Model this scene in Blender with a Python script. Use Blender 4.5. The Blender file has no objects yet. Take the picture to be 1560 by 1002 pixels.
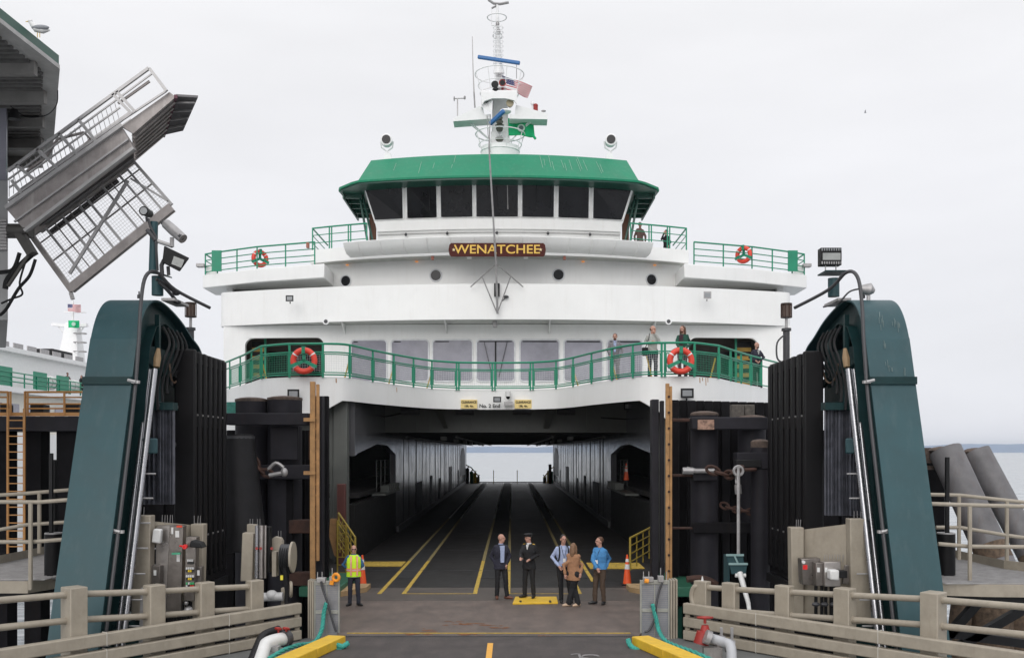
import bpy, math, random
from mathutils import Vector, Matrix, noise
random.seed(7)
R = math.radians
sc = bpy.context.scene
C = sc.collection
# ------------------------------------------------------------------ camera
F = 1517.0; HC = 4.1; VX = 780.0; VY = 686.0
cam_d = bpy.data.cameras.new('camera'); cam = bpy.data.objects.new('camera', cam_d); C.objects.link(cam)
cam.location = (0, 0, HC); cam.rotation_euler = (R(90), 0, 0)
cam_d.sensor_width = 36; cam_d.lens = 36*F/1560; cam_d.shift_x = 0.0; cam_d.shift_y = (VY-501)/1560
cam_d.clip_end = 20000; cam_d.clip_start = .1
sc.camera = cam
sc.view_settings.view_transform = 'Standard'; sc.view_settings.look = 'None'
sc.view_settings.exposure = 0.0; sc.view_settings.gamma = 1
# ------------------------------------------------------------------ sky: overcast, brighter towards the zenith
SUN_EL, SUN_AZ = R(29), R(195)
w = bpy.data.worlds.new('World'); sc.world = w; w.use_nodes = True
nt = w.node_tree; nt.nodes.clear()
def wn(t, **k):
    n = nt.nodes.new(t)
    for a, b in k.items(): setattr(n, a, b)
    return n
wo = wn('ShaderNodeOutputWorld'); bg = wn('ShaderNodeBackground'); sky = wn('ShaderNodeTexSky', sky_type='NISHITA', sun_disc=False)
sky.sun_elevation = SUN_EL; sky.sun_rotation = SUN_AZ
tc = wn('ShaderNodeTexCoord'); sep = wn('ShaderNodeSeparateXYZ'); ramp = wn('ShaderNodeValToRGB')
nt.links.new(tc.outputs['Generated'], sep.inputs[0]); nt.links.new(sep.outputs[2], ramp.inputs[0])
e = ramp.color_ramp.elements; e[0].position = 0.0; e[0].color = (.83, .84, .90, 1); e[1].position = 1.0; e[1].color = (1.55, 1.56, 1.6, 1)
x = ramp.color_ramp.elements.new(.10); x.color = (.88, .885, .925, 1)
x = ramp.color_ramp.elements.new(.38); x.color = (.95, .95, .97, 1)
mp = wn('ShaderNodeMapping'); mp.inputs['Scale'].default_value = (1.2, 1.2, 5); nz = wn('ShaderNodeTexNoise'); nz.inputs['Scale'].default_value = 2.2; nz.inputs['Detail'].default_value = 6
nt.links.new(tc.outputs['Generated'], mp.inputs[0]); nt.links.new(mp.outputs[0], nz.inputs[0])
mr = wn('ShaderNodeMapRange'); mr.inputs[1].default_value = .3; mr.inputs[2].default_value = .7; mr.inputs[3].default_value = .94; mr.inputs[4].default_value = 1.035
nt.links.new(nz.outputs[0], mr.inputs[0])
mul = wn('ShaderNodeMix', data_type='RGBA', blend_type='MULTIPLY'); mul.inputs[0].default_value = 1
nt.links.new(ramp.outputs[0], mul.inputs[6]); nt.links.new(mr.outputs[0], mul.inputs[7])
sk = wn('ShaderNodeMix', data_type='RGBA', blend_type='MULTIPLY'); sk.inputs[0].default_value = 1; sk.inputs[7].default_value = (.10, .10, .10, 1)
nt.links.new(sky.outputs[0], sk.inputs[6])
mx = wn('ShaderNodeMix', data_type='RGBA'); mx.inputs[0].default_value = .96
nt.links.new(sk.outputs[2], mx.inputs[6]); nt.links.new(mul.outputs[2], mx.inputs[7])
nt.links.new(mx.outputs[2], bg.inputs[0]); bg.inputs[1].default_value = 1.0; nt.links.new(bg.outputs[0], wo.inputs[0])
sd = bpy.data.lights.new('sun', 'SUN'); so = bpy.data.objects.new('sun', sd); C.objects.link(so)
sd.energy = 1.28; sd.angle = R(45); sd.color = (1, .97, .93)
so.rotation_euler = (R(90)-SUN_EL, 0, R(-12))     # light travels away from the viewer, from above the viewer's shoulder

# ------------------------------------------------------------------ helpers
def P(px, py, D): return Vector(((px-VX)/F*D, D, HC+(VY-py)/F*D))
def G(px, py, z=0.0):
    D = F*(HC-z)/(py-VY); return P(px, py, D)
def Pz(px, py, z):
    D = F*(z-HC)/(VY-py); return P(px, py, D)
def PX(px, py, X):
    D = X*F/(px-VX); return P(px, py, D)
MATS = {}
def mat(name, col, rough=.6, metal=0., var=.18, scale=3., bump=.15, spec=.5, streak=0., streakcol=(.25, .12, .06), bscale=None, emit=None, emits=1., alpha=None, coat=0., smap=(3.1, 3.1, .22), edge=(.52, .78)):
    if name in MATS: return MATS[name]
    m = bpy.data.materials.new(name); m.use_nodes = True; n = m.node_tree.nodes; l = m.node_tree.links
    b = n['Principled BSDF']; b.inputs['Roughness'].default_value = rough; b.inputs['Metallic'].default_value = metal
    b.inputs['Specular IOR Level'].default_value = spec; b.inputs['Coat Weight'].default_value = coat
    t = n.new('ShaderNodeTexCoord'); nz = n.new('ShaderNodeTexNoise'); nz.inputs['Scale'].default_value = scale; nz.inputs['Detail'].default_value = 8; nz.inputs['Roughness'].default_value = .62
    l.new(t.outputs['Object'], nz.inputs[0])
    r = n.new('ShaderNodeValToRGB'); r.color_ramp.elements[0].position = .3; r.color_ramp.elements[1].position = .72
    r.color_ramp.elements[0].color = tuple(c*(1-var) for c in col)+(1,); r.color_ramp.elements[1].color = tuple(min(1, c*(1+var)) for c in col)+(1,)
    l.new(nz.outputs[0], r.inputs[0]); out = r.outputs[0]
    if streak > 0:
        mp = n.new('ShaderNodeMapping'); mp.inputs['Scale'].default_value = smap
        n2 = n.new('ShaderNodeTexNoise'); n2.inputs['Scale'].default_value = 1.7; n2.inputs['Detail'].default_value = 9; n2.inputs['Roughness'].default_value = .7
        l.new(t.outputs['Object'], mp.inputs[0]); l.new(mp.outputs[0], n2.inputs[0])
        m2 = n.new('ShaderNodeMapRange'); m2.inputs[1].default_value = edge[0]; m2.inputs[2].default_value = edge[1]; m2.inputs[3].default_value = 0; m2.inputs[4].default_value = streak
        l.new(n2.outputs[0], m2.inputs[0])
        mm = n.new('ShaderNodeMix'); mm.data_type = 'RGBA'; mm.inputs[7].default_value = tuple(streakcol)+(1,)
        l.new(m2.outputs[0], mm.inputs[0]); l.new(out, mm.inputs[6]); out = mm.outputs[2]
    l.new(out, b.inputs['Base Color'])
    rr = n.new('ShaderNodeMapRange'); rr.inputs[3].default_value = max(.03, rough-.12); rr.inputs[4].default_value = min(1, rough+.14); l.new(nz.outputs[0], rr.inputs[0]); l.new(rr.outputs[0], b.inputs['Roughness'])
    if bump > 0:
        n3 = n.new('ShaderNodeTexNoise'); n3.inputs['Scale'].default_value = bscale or scale*6; n3.inputs['Detail'].default_value = 5; l.new(t.outputs['Object'], n3.inputs[0])
        bp = n.new('ShaderNodeBump'); bp.inputs['Strength'].default_value = bump; bp.inputs['Distance'].default_value = .02; l.new(n3.outputs[0], bp.inputs['Height']); l.new(bp.outputs[0], b.inputs['Normal'])
    if emit: b.inputs['Emission Color'].default_value = tuple(emit)+(1,); b.inputs['Emission Strength'].default_value = emits
    MATS[name] = m; return m
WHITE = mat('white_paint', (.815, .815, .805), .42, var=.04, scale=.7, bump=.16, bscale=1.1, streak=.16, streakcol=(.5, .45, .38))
WHITEM = mat('white_metal', (.78, .78, .78), .4, var=.05, bump=.03)
GREYW = mat('under_paint', (.095, .10, .092), .5, var=.15, scale=1.2, streak=.35, streakcol=(.05, .05, .045))
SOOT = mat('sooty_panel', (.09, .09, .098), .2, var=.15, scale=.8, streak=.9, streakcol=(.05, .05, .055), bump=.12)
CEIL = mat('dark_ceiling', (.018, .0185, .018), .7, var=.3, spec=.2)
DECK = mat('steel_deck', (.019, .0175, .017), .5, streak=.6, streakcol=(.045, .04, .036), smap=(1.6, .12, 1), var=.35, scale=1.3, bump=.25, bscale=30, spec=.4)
APRON = mat('apron_steel', (.135, .103, .087), .6, streak=.55, streakcol=(.06, .05, .045), smap=(1.3, .35, 1), edge=(.42, .7), var=.28, scale=1.6, bump=.3, bscale=40)
ASPH = mat('asphalt', (.075, .063, .060), .85, streak=.6, streakcol=(.04, .037, .036), smap=(1.5, .3, 1), edge=(.42, .7), var=.3, scale=2, bump=.5, bscale=60)
YEL = mat('yellow_paint', (.72, .45, .03), .5, var=.12, scale=5, streak=.25, streakcol=(.2, .12, .05))
LINE = mat('line_paint', (.46, .31, .045), .7, var=.4, scale=12, streak=.7, streakcol=(.10, .085, .06), smap=(5, 1.3, 1), edge=(.5, .72))
LINEW = mat('worn_line_paint', (.62, .62, .60), .7, var=.35, scale=9)
GREEN = mat('green_paint', (.0, .22, .12), .4, var=.12, scale=3)
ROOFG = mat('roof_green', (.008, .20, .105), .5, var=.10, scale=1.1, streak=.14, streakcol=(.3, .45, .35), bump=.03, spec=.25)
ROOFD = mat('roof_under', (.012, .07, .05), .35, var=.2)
TEAL = mat('tower_teal', (.022, .066, .077), .5, var=.16, scale=1.1, bump=.10, bscale=2.5, streak=.16, streakcol=(.16, .19, .19), spec=.4)
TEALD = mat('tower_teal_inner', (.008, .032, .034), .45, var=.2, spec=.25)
BLK = mat('black_fender', (.007, .0065, .0075), .5, var=.3, scale=2, bump=.1, spec=.22)
BLKR = mat('black_rubber', (.011, .0105, .012), .55, var=.4, scale=3, bump=.3, spec=.25)
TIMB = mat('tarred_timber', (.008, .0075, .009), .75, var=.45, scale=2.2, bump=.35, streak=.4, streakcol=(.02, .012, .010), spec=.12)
TIMB2 = mat('tarred_steel', (.018, .017, .022), .6, var=.35, scale=1.5, bump=.2, streak=.3, streakcol=(.035, .020, .016), spec=.22)
RUST = mat('rusty_steel', (.05, .022, .015), .8, var=.5, scale=6, bump=.4)
RUSTC = mat('rusty_cap', (.095, .068, .055), .85, var=.5, scale=7, bump=.5)
WOOD = mat('ladder_wood', (.40, .22, .09), .7, var=.3, scale=4, bump=.25, streak=.5, streakcol=(.12, .05, .02))
BEIGE = mat('beige_paint', (.33, .29, .232), .5, var=.12, scale=3.5, bump=.08, streak=.34, streakcol=(.15, .12, .085), smap=(4, 4, 1.5), edge=(.5, .8))
GALV = mat('galvanised', (.36, .35, .35), .45, metal=.55, var=.22, scale=5, bump=.12)
ALU = mat('aluminium', (.34, .31, .30), .5, metal=.4, var=.28, scale=2.5, bump=.15, streak=.45, streakcol=(.62, .60, .58))
ALUB = mat('bright_aluminium', (.44, .43, .43), .48, metal=.35, var=.12, scale=4)
STEEL = mat('stainless', (.42, .39, .37), .3, metal=.85, var=.15, scale=4, bump=.05)
CHROME = mat('cylinder_steel', (.38, .38, .40), .28, metal=.9, var=.08)
DARKG = mat('dark_grey', (.05, .05, .055), .5, var=.2)
BLACK = mat('black_paint', (.010, .010, .011), .5, var=.2, spec=.25)
GLASSB = mat('dark_glass', (.008, .008, .010), .1, var=.6, bump=0, spec=.3, scale=.6)
GLASSL = mat('glass_painted_reflection', (.27, .265, .31), .08, var=.35, bump=0, spec=.8, scale=.35)  # pale reflections painted into the pane colour as soft blotches
LENS = mat('lamp_lens', (.26, .27, .28), .15, var=.1)
ORANGE = mat('orange_ring', (.68, .055, .03), .5, var=.1)
ORG = mat('orange_rail', (.46, .22, .065), .5, var=.15)
RED = mat('red_paint', (.30, .025, .02), .45, var=.2)
MAROON = mat('maroon_board', (.065, .010, .006), .5, var=.1, spec=.2)
GOLD = mat('gold_letters', (.72, .45, .07), .45, var=.06)
BLUE = mat('radar_blue', (.02, .13, .35), .4, var=.08)
ROPE = mat('teal_rope', (.05, .36, .30), .75, var=.25, scale=30, bump=.6)
WHITEP = mat('white_plastic', (.68, .68, .67), .45, var=.08, streak=.3, streakcol=(.3, .28, .25))
CONCR = mat('concrete', (.30, .28, .26), .85, var=.2, bump=.3)

class MB:
    def __init__(s): s.v = []; s.f = []
    def add(s, vs, fs):
        o = len(s.v); s.v += [Vector(v) for v in vs]; s.f += [tuple(i+o for i in f) for f in fs]; return s
    def box(s, x0, x1, y0, y1, z0, z1):
        return s.add([(x0,y0,z0),(x1,y0,z0),(x1,y1,z0),(x0,y1,z0),(x0,y0,z1),(x1,y0,z1),(x1,y1,z1),(x0,y1,z1)],
              [(0,3,2,1),(4,5,6,7),(0,1,5,4),(1,2,6,5),(2,3,7,6),(3,0,4,7)])
    def hexa(s, q0, q1):      # two quads (4 pts each), same winding
        return s.add(list(q0)+list(q1), [(0,3,2,1),(4,5,6,7),(0,1,5,4),(1,2,6,5),(2,3,7,6),(3,0,4,7)])
    def bar(s, a, b, w, h, up=(0, 0, 1)):
        a = Vector(a); b = Vector(b); d = (b-a).normalized(); u = Vector(up)
        if abs(d.dot(u)) > .98: u = Vector((0, 1, 0))
        sd_ = d.cross(u).normalized()*w/2; u2 = sd_.cross(d).normalized()*h/2
        q = lambda p: [p-sd_-u2, p+sd_-u2, p+sd_+u2, p-sd_+u2]
        return s.hexa(q(a), q(b))
    def tube(s, pts, r, n=8, caps=True):
        pts = [Vector(p) for p in pts]
        rs = r if isinstance(r, (list, tuple)) else [r]*len(pts)
        o = len(s.v); prev = None
        for i, p in enumerate(pts):
            d = (pts[min(i+1, len(pts)-1)]-pts[max(i-1, 0)]).normalized()
            if prev is None:
                a = d.cross(Vector((0, 0, 1)))
                if a.length < .05: a = d.cross(Vector((0, 1, 0)))
                a.normalize()
            else:
                a = (prev-d*prev.dot(d)).normalized()
            prev = a; b = d.cross(a)
            for k in range(n):
                t = 2*math.pi*k/n; s.v.append(p+(a*math.cos(t)+b*math.sin(t))*rs[i])
        for i in range(len(pts)-1):
            for k in range(n):
                k2 = (k+1) % n; s.f.append((o+i*n+k, o+i*n+k2, o+(i+1)*n+k2, o+(i+1)*n+k))
        if caps:
            s.f.append(tuple(o+k for k in range(n))[::-1]); s.f.append(tuple(o+(len(pts)-1)*n+k for k in range(n)))
        return s
    def cyl(s, a, b, r, r2=None, n=16): return s.tube([a, b], [r, r if r2 is None else r2], n)
    def ell(s, c, rx, ry, rz, n=12, m=8, M=None):
        c = Vector(c); o = len(s.v); M = M or Matrix.Identity(3)
        s.v.append(c+M@Vector((0, 0, -rz)))
        for i in range(1, m):
            t = math.pi*i/m-math.pi/2
            for k in range(n):
                a = 2*math.pi*k/n; s.v.append(c+M@Vector((rx*math.cos(t)*math.cos(a), ry*math.cos(t)*math.sin(a), rz*math.sin(t))))
        s.v.append(c+M@Vector((0, 0, rz))); top = len(s.v)-1
        for k in range(n):
            k2 = (k+1) % n; s.f.append((o, o+1+k2, o+1+k)); s.f.append((top, o+1+(m-2)*n+k, o+1+(m-2)*n+k2))
            for i in range(m-2): s.f.append((o+1+i*n+k, o+1+i*n+k2, o+1+(i+1)*n+k2, o+1+(i+1)*n+k))
        return s
    def prism(s, pts, d):     # planar polygon extruded by vector d
        d = Vector(d); n = len(pts); pts = [Vector(p) for p in pts]
        return s.add(pts+[p+d for p in pts], [tuple(range(n))[::-1], tuple(range(n, 2*n))]+[(i, (i+1) % n, n+(i+1) % n, n+i) for i in range(n)])
    def slab(s, poly, z0, z1): return s.prism([(p[0], p[1], z0) for p in poly], (0, 0, z1-z0))
    def ribbon(s, A, B, off):  # two polylines A (lower) B (upper); thickness vector off (or list)
        n = len(A); A = [Vector(a) for a in A]; B = [Vector(b) for b in B]; offs = off if isinstance(off, list) else [Vector(off)]*n
        o = len(s.v); s.v += A+B+[a+Vector(q) for a, q in zip(A, offs)]+[b+Vector(q) for b, q in zip(B, offs)]
        for i in range(n-1):
            s.f += [(o+i, o+i+1, o+n+i+1, o+n+i), (o+2*n+i+1, o+2*n+i, o+3*n+i, o+3*n+i+1), (o+n+i, o+n+i+1, o+3*n+i+1, o+3*n+i), (o+i+1, o+i, o+2*n+i, o+2*n+i+1)]
        s.f += [(o, o+n, o+3*n, o+2*n), (o+n-1, o+2*n-1+0, o+4*n-1, o+3*n-1)]
        return s
    def ring(s, c, R_, r, axis=(0, 1, 0), n=40, m=10, a0=0, a1=2*math.pi):
        c = Vector(c); ax = Vector(axis).normalized(); u = ax.cross(Vector((0, 0, 1)))
        if u.length < .1: u = Vector((1, 0, 0))
        u.normalize(); v = ax.cross(u)
        full = abs(a1-a0-2*math.pi) < 1e-4
        o = len(s.v); N = n if full else n+1
        for i in range(N):
            t = a0+(a1-a0)*i/n; d = u*math.cos(t)+v*math.sin(t)
            for k in range(m):
                p = 2*math.pi*k/m; s.v.append(c+d*(R_+r*math.cos(p))+ax*r*math.sin(p))
        for i in range(n):
            i2 = (i+1) % N
            for k in range(m):
                k2 = (k+1) % m; s.f.append((o+i*m+k, o+i2*m+k, o+i2*m+k2, o+i*m+k2))
        if not full: s.f.append(tuple(o+k for k in range(m))); s.f.append(tuple(o+n*m+k for k in range(m))[::-1])
        return s
    def build(s, name, m, parent=None, smooth=True, bevel=0., label=None):
        org = Vector((0, 0, 0)); q = parent
        while q is not None: org += q.location; q = q.parent
        me = bpy.data.meshes.new(name); me.from_pydata([v-org for v in s.v], [], s.f); me.validate(); me.update()
        import bmesh
        b = bmesh.new(); b.from_mesh(me); bmesh.ops.recalc_face_normals(b, faces=b.faces); b.to_mesh(me); b.free()
        if smooth:
            me.polygons.foreach_set('use_smooth', [True]*len(me.polygons)); me.set_sharp_from_angle(angle=R(38))
        me.materials.append(m); o = bpy.data.objects.new(name, me); C.objects.link(o)
        if parent is not None: o.parent = parent
        if bevel > 0:
            bv = o.modifiers.new('bevel', 'BEVEL'); bv.width = bevel; bv.segments = 2; bv.limit_method = 'ANGLE'; bv.angle_limit = R(40)
        if label: o['label'] = label
        return o
def thing(name, loc, label, cat, group=None, rz=0.):
    o = bpy.data.objects.new(name, None); C.objects.link(o); o.location = loc; o.rotation_euler = (0, 0, rz); o['label'] = label; o['category'] = cat
    o.empty_display_size = .3
    if group: o['group'] = group
    return o
def tag(o, label, cat, group=None):
    o['label'] = label; o['category'] = cat
    if group: o['group'] = group
    return o
def struct(o): o['kind'] = 'structure'; return o
def copy_tree(o, parent=None):
    c = o.copy(); C.objects.link(c); c.parent = parent
    for ch in list(o.children): copy_tree(ch, c)
    return c
def lerp(a, b, t): return a+(b-a)*t
def interp(tab, x):
    if x <= tab[0][0]: return tab[0][1]
    for (a, b), (c, d) in zip(tab, tab[1:]):
        if x <= c: return b+(d-b)*(x-a)/(c-a)
    return tab[-1][1]
def catmull(pts, n=6):
    pts = [Vector(p) for p in pts]; out = []
    for i in range(len(pts)-1):
        p0 = pts[max(i-1, 0)]; p1 = pts[i]; p2 = pts[i+1]; p3 = pts[min(i+2, len(pts)-1)]
        for k in range(n):
            t = k/n; out.append(.5*((2*p1)+(p2-p0)*t+(2*p0-5*p1+4*p2-p3)*t*t+(3*p1-p0-3*p2+p3)*t**3))
    out.append(pts[-1]); return out
def rrect(u0, u1, v0, v1, r, n=4):
    o = []
    for cx, cy, a in ((u1-r, v1-r, 0), (u0+r, v1-r, 90), (u0+r, v0+r, 180), (u1-r, v0+r, 270)):
        for k in range(n+1): t = R(a+90*k/n); o.append((cx+r*math.cos(t), cy+r*math.sin(t)))
    return o
def text_mesh(name, txt, size, m, parent, loc, rot=(math.pi/2, 0, 0), depth=.01, fat=0., align='CENTER', sx=1.):
    cu = bpy.data.curves.new(name, 'FONT'); cu.body = txt; cu.size = size; cu.extrude = depth; cu.offset = fat; cu.align_x = align; cu.align_y = 'CENTER'
    t = bpy.data.objects.new('t', cu); C.objects.link(t); bpy.context.view_layer.update()
    me = bpy.data.meshes.new_from_object(t.evaluated_get(bpy.context.evaluated_depsgraph_get())); bpy.data.objects.remove(t)
    org = Vector((0, 0, 0)); q = parent
    while q is not None: org += q.location; q = q.parent
    M = Matrix.Translation(Vector(loc)-org)@Matrix.Rotation(rot[2], 4, 'Z')@Matrix.Rotation(rot[0], 4, 'X')@Matrix.Diagonal((sx, 1, 1, 1))
    me.transform(M); me.materials.clear(); me.materials.append(m); me.name = name
    o = bpy.data.objects.new(name, me); C.objects.link(o); o.parent = parent; return o
# ================================================================== SETTING
def wave_mat():
    m = bpy.data.materials.new('sea_water'); m.use_nodes = True; n = m.node_tree.nodes; l = m.node_tree.links; b = n['Principled BSDF']
    b.inputs['Base Color'].default_value = (.16, .20, .23, 1); b.inputs['Roughness'].default_value = .22; b.inputs['Specular IOR Level'].default_value = .6
    t = n.new('ShaderNodeTexCoord'); prev = None
    mp = n.new('ShaderNodeMapping'); mp.inputs['Scale'].default_value = (.35, 1, 1); l.new(t.outputs['Object'], mp.inputs[0])
    for sc_, st, ds in ((.9, .6, .45), (.12, .7, 3.0), (4, .4, .08)):
        z = n.new('ShaderNodeTexNoise'); z.inputs['Scale'].default_value = sc_; z.inputs['Detail'].default_value = 6; l.new(mp.outputs[0], z.inputs[0])
        bp = n.new('ShaderNodeBump'); bp.inputs['Strength'].default_value = st; bp.inputs['Distance'].default_value = ds; l.new(z.outputs[0], bp.inputs['Height'])
        if prev: l.new(prev.outputs[0], bp.inputs['Normal'])
        prev = bp
    l.new(prev.outputs[0], b.inputs['Normal'])
    m3 = n.new('ShaderNodeMapping'); m3.inputs['Scale'].default_value = (.10, .55, 1); z3 = n.new('ShaderNodeTexNoise'); z3.inputs['Scale'].default_value = 1; z3.inputs['Detail'].default_value = 9; z3.inputs['Roughness'].default_value = .75
    l.new(t.outputs['Object'], m3.inputs[0]); l.new(m3.outputs[0], z3.inputs[0]); r3 = n.new('ShaderNodeValToRGB'); r3.color_ramp.elements[0].position = .36; r3.color_ramp.elements[0].color = (.10, .13, .15, 1); r3.color_ramp.elements[1].position = .66; r3.color_ramp.elements[1].color = (.52, .53, .54, 1)
    l.new(z3.outputs[0], r3.inputs[0]); l.new(r3.outputs[0], b.inputs['Base Color']); return m
ZS = -5.0
mb = MB(); mb.add([(-9000, -200, ZS), (9000, -200, ZS), (9000, 9000, ZS), (-9000, 9000, ZS)], [(0, 1, 2, 3)])
struct(mb.build('water', wave_mat(), smooth=False))
# far shore: low wooded hills, kilometres away
HILL = mat('haze_tinted_hill', (.14, .20, .30), .95, var=.10, scale=.01, bump=0)  # bluish distance haze is mixed into this base colour
mb = MB(); n = 160; A = []; B = []; T = []
for i in range(n+1):
    X = -4500+9000*i/n; h = 26+10*math.sin(i*.11+1)+6*math.sin(i*.31)+3*math.sin(i*.9)+2*random.random()
    Y = 4300+250*math.sin(i*.07)
    A.append((X, Y, ZS-2)); B.append((X, Y+120, max(8, h*.8))); T.append((X, Y+500, max(10, h)))
o = len(mb.v); mb.add(A+B+T, [f for i in range(n) for f in ((i, i+1, n+1+i+1, n+1+i), (n+1+i, n+1+i+1, 2*n+2+i+1, 2*n+2+i))])
struct(mb.build('hills', HILL))
# transfer span road
mb = MB(); mb.slab([(-5.6, 12), (4.8, 12), (4.8, 14), (2.75, 22.0), (-3.78, 22.0), (-5.6, 14)], -.35, 0)
struct(mb.build('road', ASPH, smooth=False))
mb = MB()
for (a, b, w_) in ((P(745.5, 981, 1), P(747, 1002, 1), .10),):
    pass
x0 = -.035*F/F
mb.box(-.52, -.40, 12, 21.2, .004, .010)
struct(mb.build('road_centre_line', mat('road_line', (.75, .38, .06), .6, var=.12, scale=8), smooth=False))
mb = MB()   # worn white numerals on the road at lower right
for s in (((870, 996), (882, 995)), ((882, 995), (884, 1002)),): mb.bar(G(*s[0], .012), G(*s[1], .012), .05, .004)
c = G(900, 1000, .012); mb.ring(c, .18, .02, axis=(0, 0, 1), n=14, m=4, a0=.3, a1=4.4)
struct(mb.build('road_marking', mat('faded_marking', (.22, .21, .21), .8, var=.4, scale=9), smooth=False))
mb = MB()   # finger joint between the span and the apron
mb.box(-3.78, 2.75, 22.004, 22.10, -.2, -.03)
for i in range(130): x = -3.75+i*.05; mb.box(x, x+.028, 21.93, 22.06, -.1, .012)
struct(mb.build('road_joint', DARKG, smooth=False))
mb = MB(); mb.slab([(-3.85, 22.104), (2.82, 22.104), (4.35, 27.25), (-5.15, 27.25)], -.25, .0)
struct(mb.build('road_apron', APRON, smooth=False))
mb = MB(); mb.box(-3.70, 2.66, 22.32, 22.40, .004, .010)
struct(mb.build('road_apron_line', LINE, smooth=False))
RSTAIN = mat('rust_stain', (.19, .075, .03), .8, var=.4, scale=12)
mb = MB()
for (cx, cy, L, W) in ((650, 960, 24, 3), (690, 949, 20, 3), (725, 951, 30, 2.5), (757, 955, 28, 3), (640, 966, 30, 2), (720, 967, 26, 2), (830, 968, 14, 1.5)):
    for k in range(8):
        c = G(cx+random.uniform(-L, L)*.6, cy+random.uniform(-W, W), .0)
        pts = []; rx = L*.0147*random.uniform(.12, .45); ry = .05*random.uniform(.5, 1.4); nn = 13
        for j in range(nn):
            t = 2*math.pi*j/nn; q = random.uniform(.55, 1.15); pts.append((c.x+rx*q*math.cos(t), c.y+ry*q*math.sin(t), .002+.0006*k+.0001*len(mb.f)/20))
        mb.add(pts, [tuple(range(nn))])
struct(mb.build('road_rust_stains', RSTAIN, smooth=False))

# ================================================================== FERRY
FY = thing('car_ferry', (-.5, 28, 0), 'huge white car ferry with a green roof, its open bow facing the dock', 'ferry')
RT = [(330, 44.3), (345, 42.9), (348, 42.6), (398, 36.4), (420, 35.9), (441, 35.6), (492, 35.5), (520, 35.6), (533, 35.9), (568, 37.9), (600, 39.5), (630, 41.0), (658, 42.3), (697, 43.1), (757, 43.3), (810, 43.1), (847, 42.4), (873, 40.9), (901, 38.9), (932, 37.2), (964, 35.8), (985, 35.3), (1011, 35.2), (1058, 35.2), (1095, 36.2), (1167, 41.8), (1190, 43.6)]
def railD(px): return (interp(RT, px-7)+interp(RT, px)+interp(RT, px+7))/3 if 400 < px < 1092 else interp(RT, px)
def railP(px, z, out=0.): D = railD(px)-out; v = P(px, 0, D); v.z = z; return v
PXS = [336, 345, 372, 398]+list(range(404, 1094, 10))+[1095, 1120, 1145, 1167, 1184]
# --- bow bulwark with the arched lower edge
def zlow(px):
    return interp([(344, 4.6), (480, 5.2), (490, 5.46), (521, 5.88), (975, 5.88), (1005, 5.46), (1015, 5.2), (1170, 4.6)], px)
pl = sorted(set(PXS+[490, 521, 975, 1005, 480, 1015]))
mb = MB(); mb.ribbon([railP(p, zlow(p)) for p in pl], [railP(p, 6.72) for p in pl], (0, .16, 0)); mb.build('bow_bulwark', WHITE, FY)
mb = MB(); poly = [(railP(p, 0).x, railP(p, 0).y+.17) for p in PXS]; poly += [(12.6, 44.5), (12.6, 60), (-13.2, 60), (-13.2, 44.5)]
mb.slab(poly, 6.5, 6.68); mb.build('promenade_deck', mat('deck_grey', (.42, .43, .42), .6), FY, smooth=False)
# --- green railing round the bow
def rail_run(mb, f, pxs, z, r, n=6): mb.tube([f(p, z) for p in pxs], r, n)
mb = MB(); rail_run(mb, lambda p, z: railP(p, z, .06), PXS, 7.9, .042, 8); mb.build('top_rail', GREEN, FY)
mb = MB(); rail_run(mb, lambda p, z: railP(p, z, .06), PXS, 7.60, .028); mb.build('middle_rail', GREEN, FY)
mb = MB(); rail_run(mb, lambda p, z: railP(p, z, .06), PXS, 6.80, .028); mb.build('bottom_rail', GREEN, FY)
POSTS = [350, 366, 383, 398, 441, 492, 533, 568, 600, 630, 658, 695.5, 699, 750, 754, 808, 812, 847, 873, 901, 932, 964, 1008, 1013, 1058, 1095, 1113, 1129, 1144, 1160]
for p in POSTS:
    mb = MB(); a = railP(p, 6.70, .06); b = railP(p, 7.9, .06); mb.bar(a, b, .075 if p not in (350, 366, 383) else .05, .05); mb.build('rail_post', GREEN, FY, smooth=False)
WIRE = mat('mesh_wire', (.55, .57, .57), .5)
WIREG = mat('mesh_wire_green', (.02, .25, .14), .5)
gates = [(441, 492), (1013, 1058)]
for a, b in zip(POSTS, POSTS[1:]):
    if b-a < 12: continue
    g = 2.0
    fr = MB(); n = 4; f = lambda t: lerp(a+g, b-g, t)
    for z in (6.88, 7.53): fr.tube([railP(f(i/n), z, .06) for i in range(n+1)], .022, 6)
    for t in (0, 1): fr.tube([railP(f(t), 6.88, .06), railP(f(t), 7.53, .06)], .022, 6)
    pn = fr.build('mesh_panel', GREEN, FY)
    m2 = MB(); L = (railP(a+g, 0)-railP(b-g, 0)).length; nv = max(4, int(L/.085)); nh = 8
    for i in range(1, nv): m2.tube([railP(f(i/nv), 6.88, .06), railP(f(i/nv), 7.53, .06)], .0045, 3, caps=False)
    for k in range(1, nh): z = 6.88+.65*k/nh; m2.tube([railP(f(i/n), z, .06) for i in range(n+1)], .0045, 3, caps=False)
    m2.build('wire_mesh', WIREG if (a < 430 or b > 1070 or 385 < a < 500 and a < 441) else WIRE, pn)
    if a in (364,) or p: pass
for p, s in ((398, 1), (533, -1), (600, -1), (658, -1), (873, 1), (932, 1), (985, 1), (1090, -1)):
    mb = MB(); a = railP(p, 7.45, -.1); b = railP(p+s*8, 6.72, -.5); mb.tube([a, b], .028, 6); mb.build('rail_brace', mat('brace_yellow', (.62, .40, .05), .5), FY)
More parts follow.
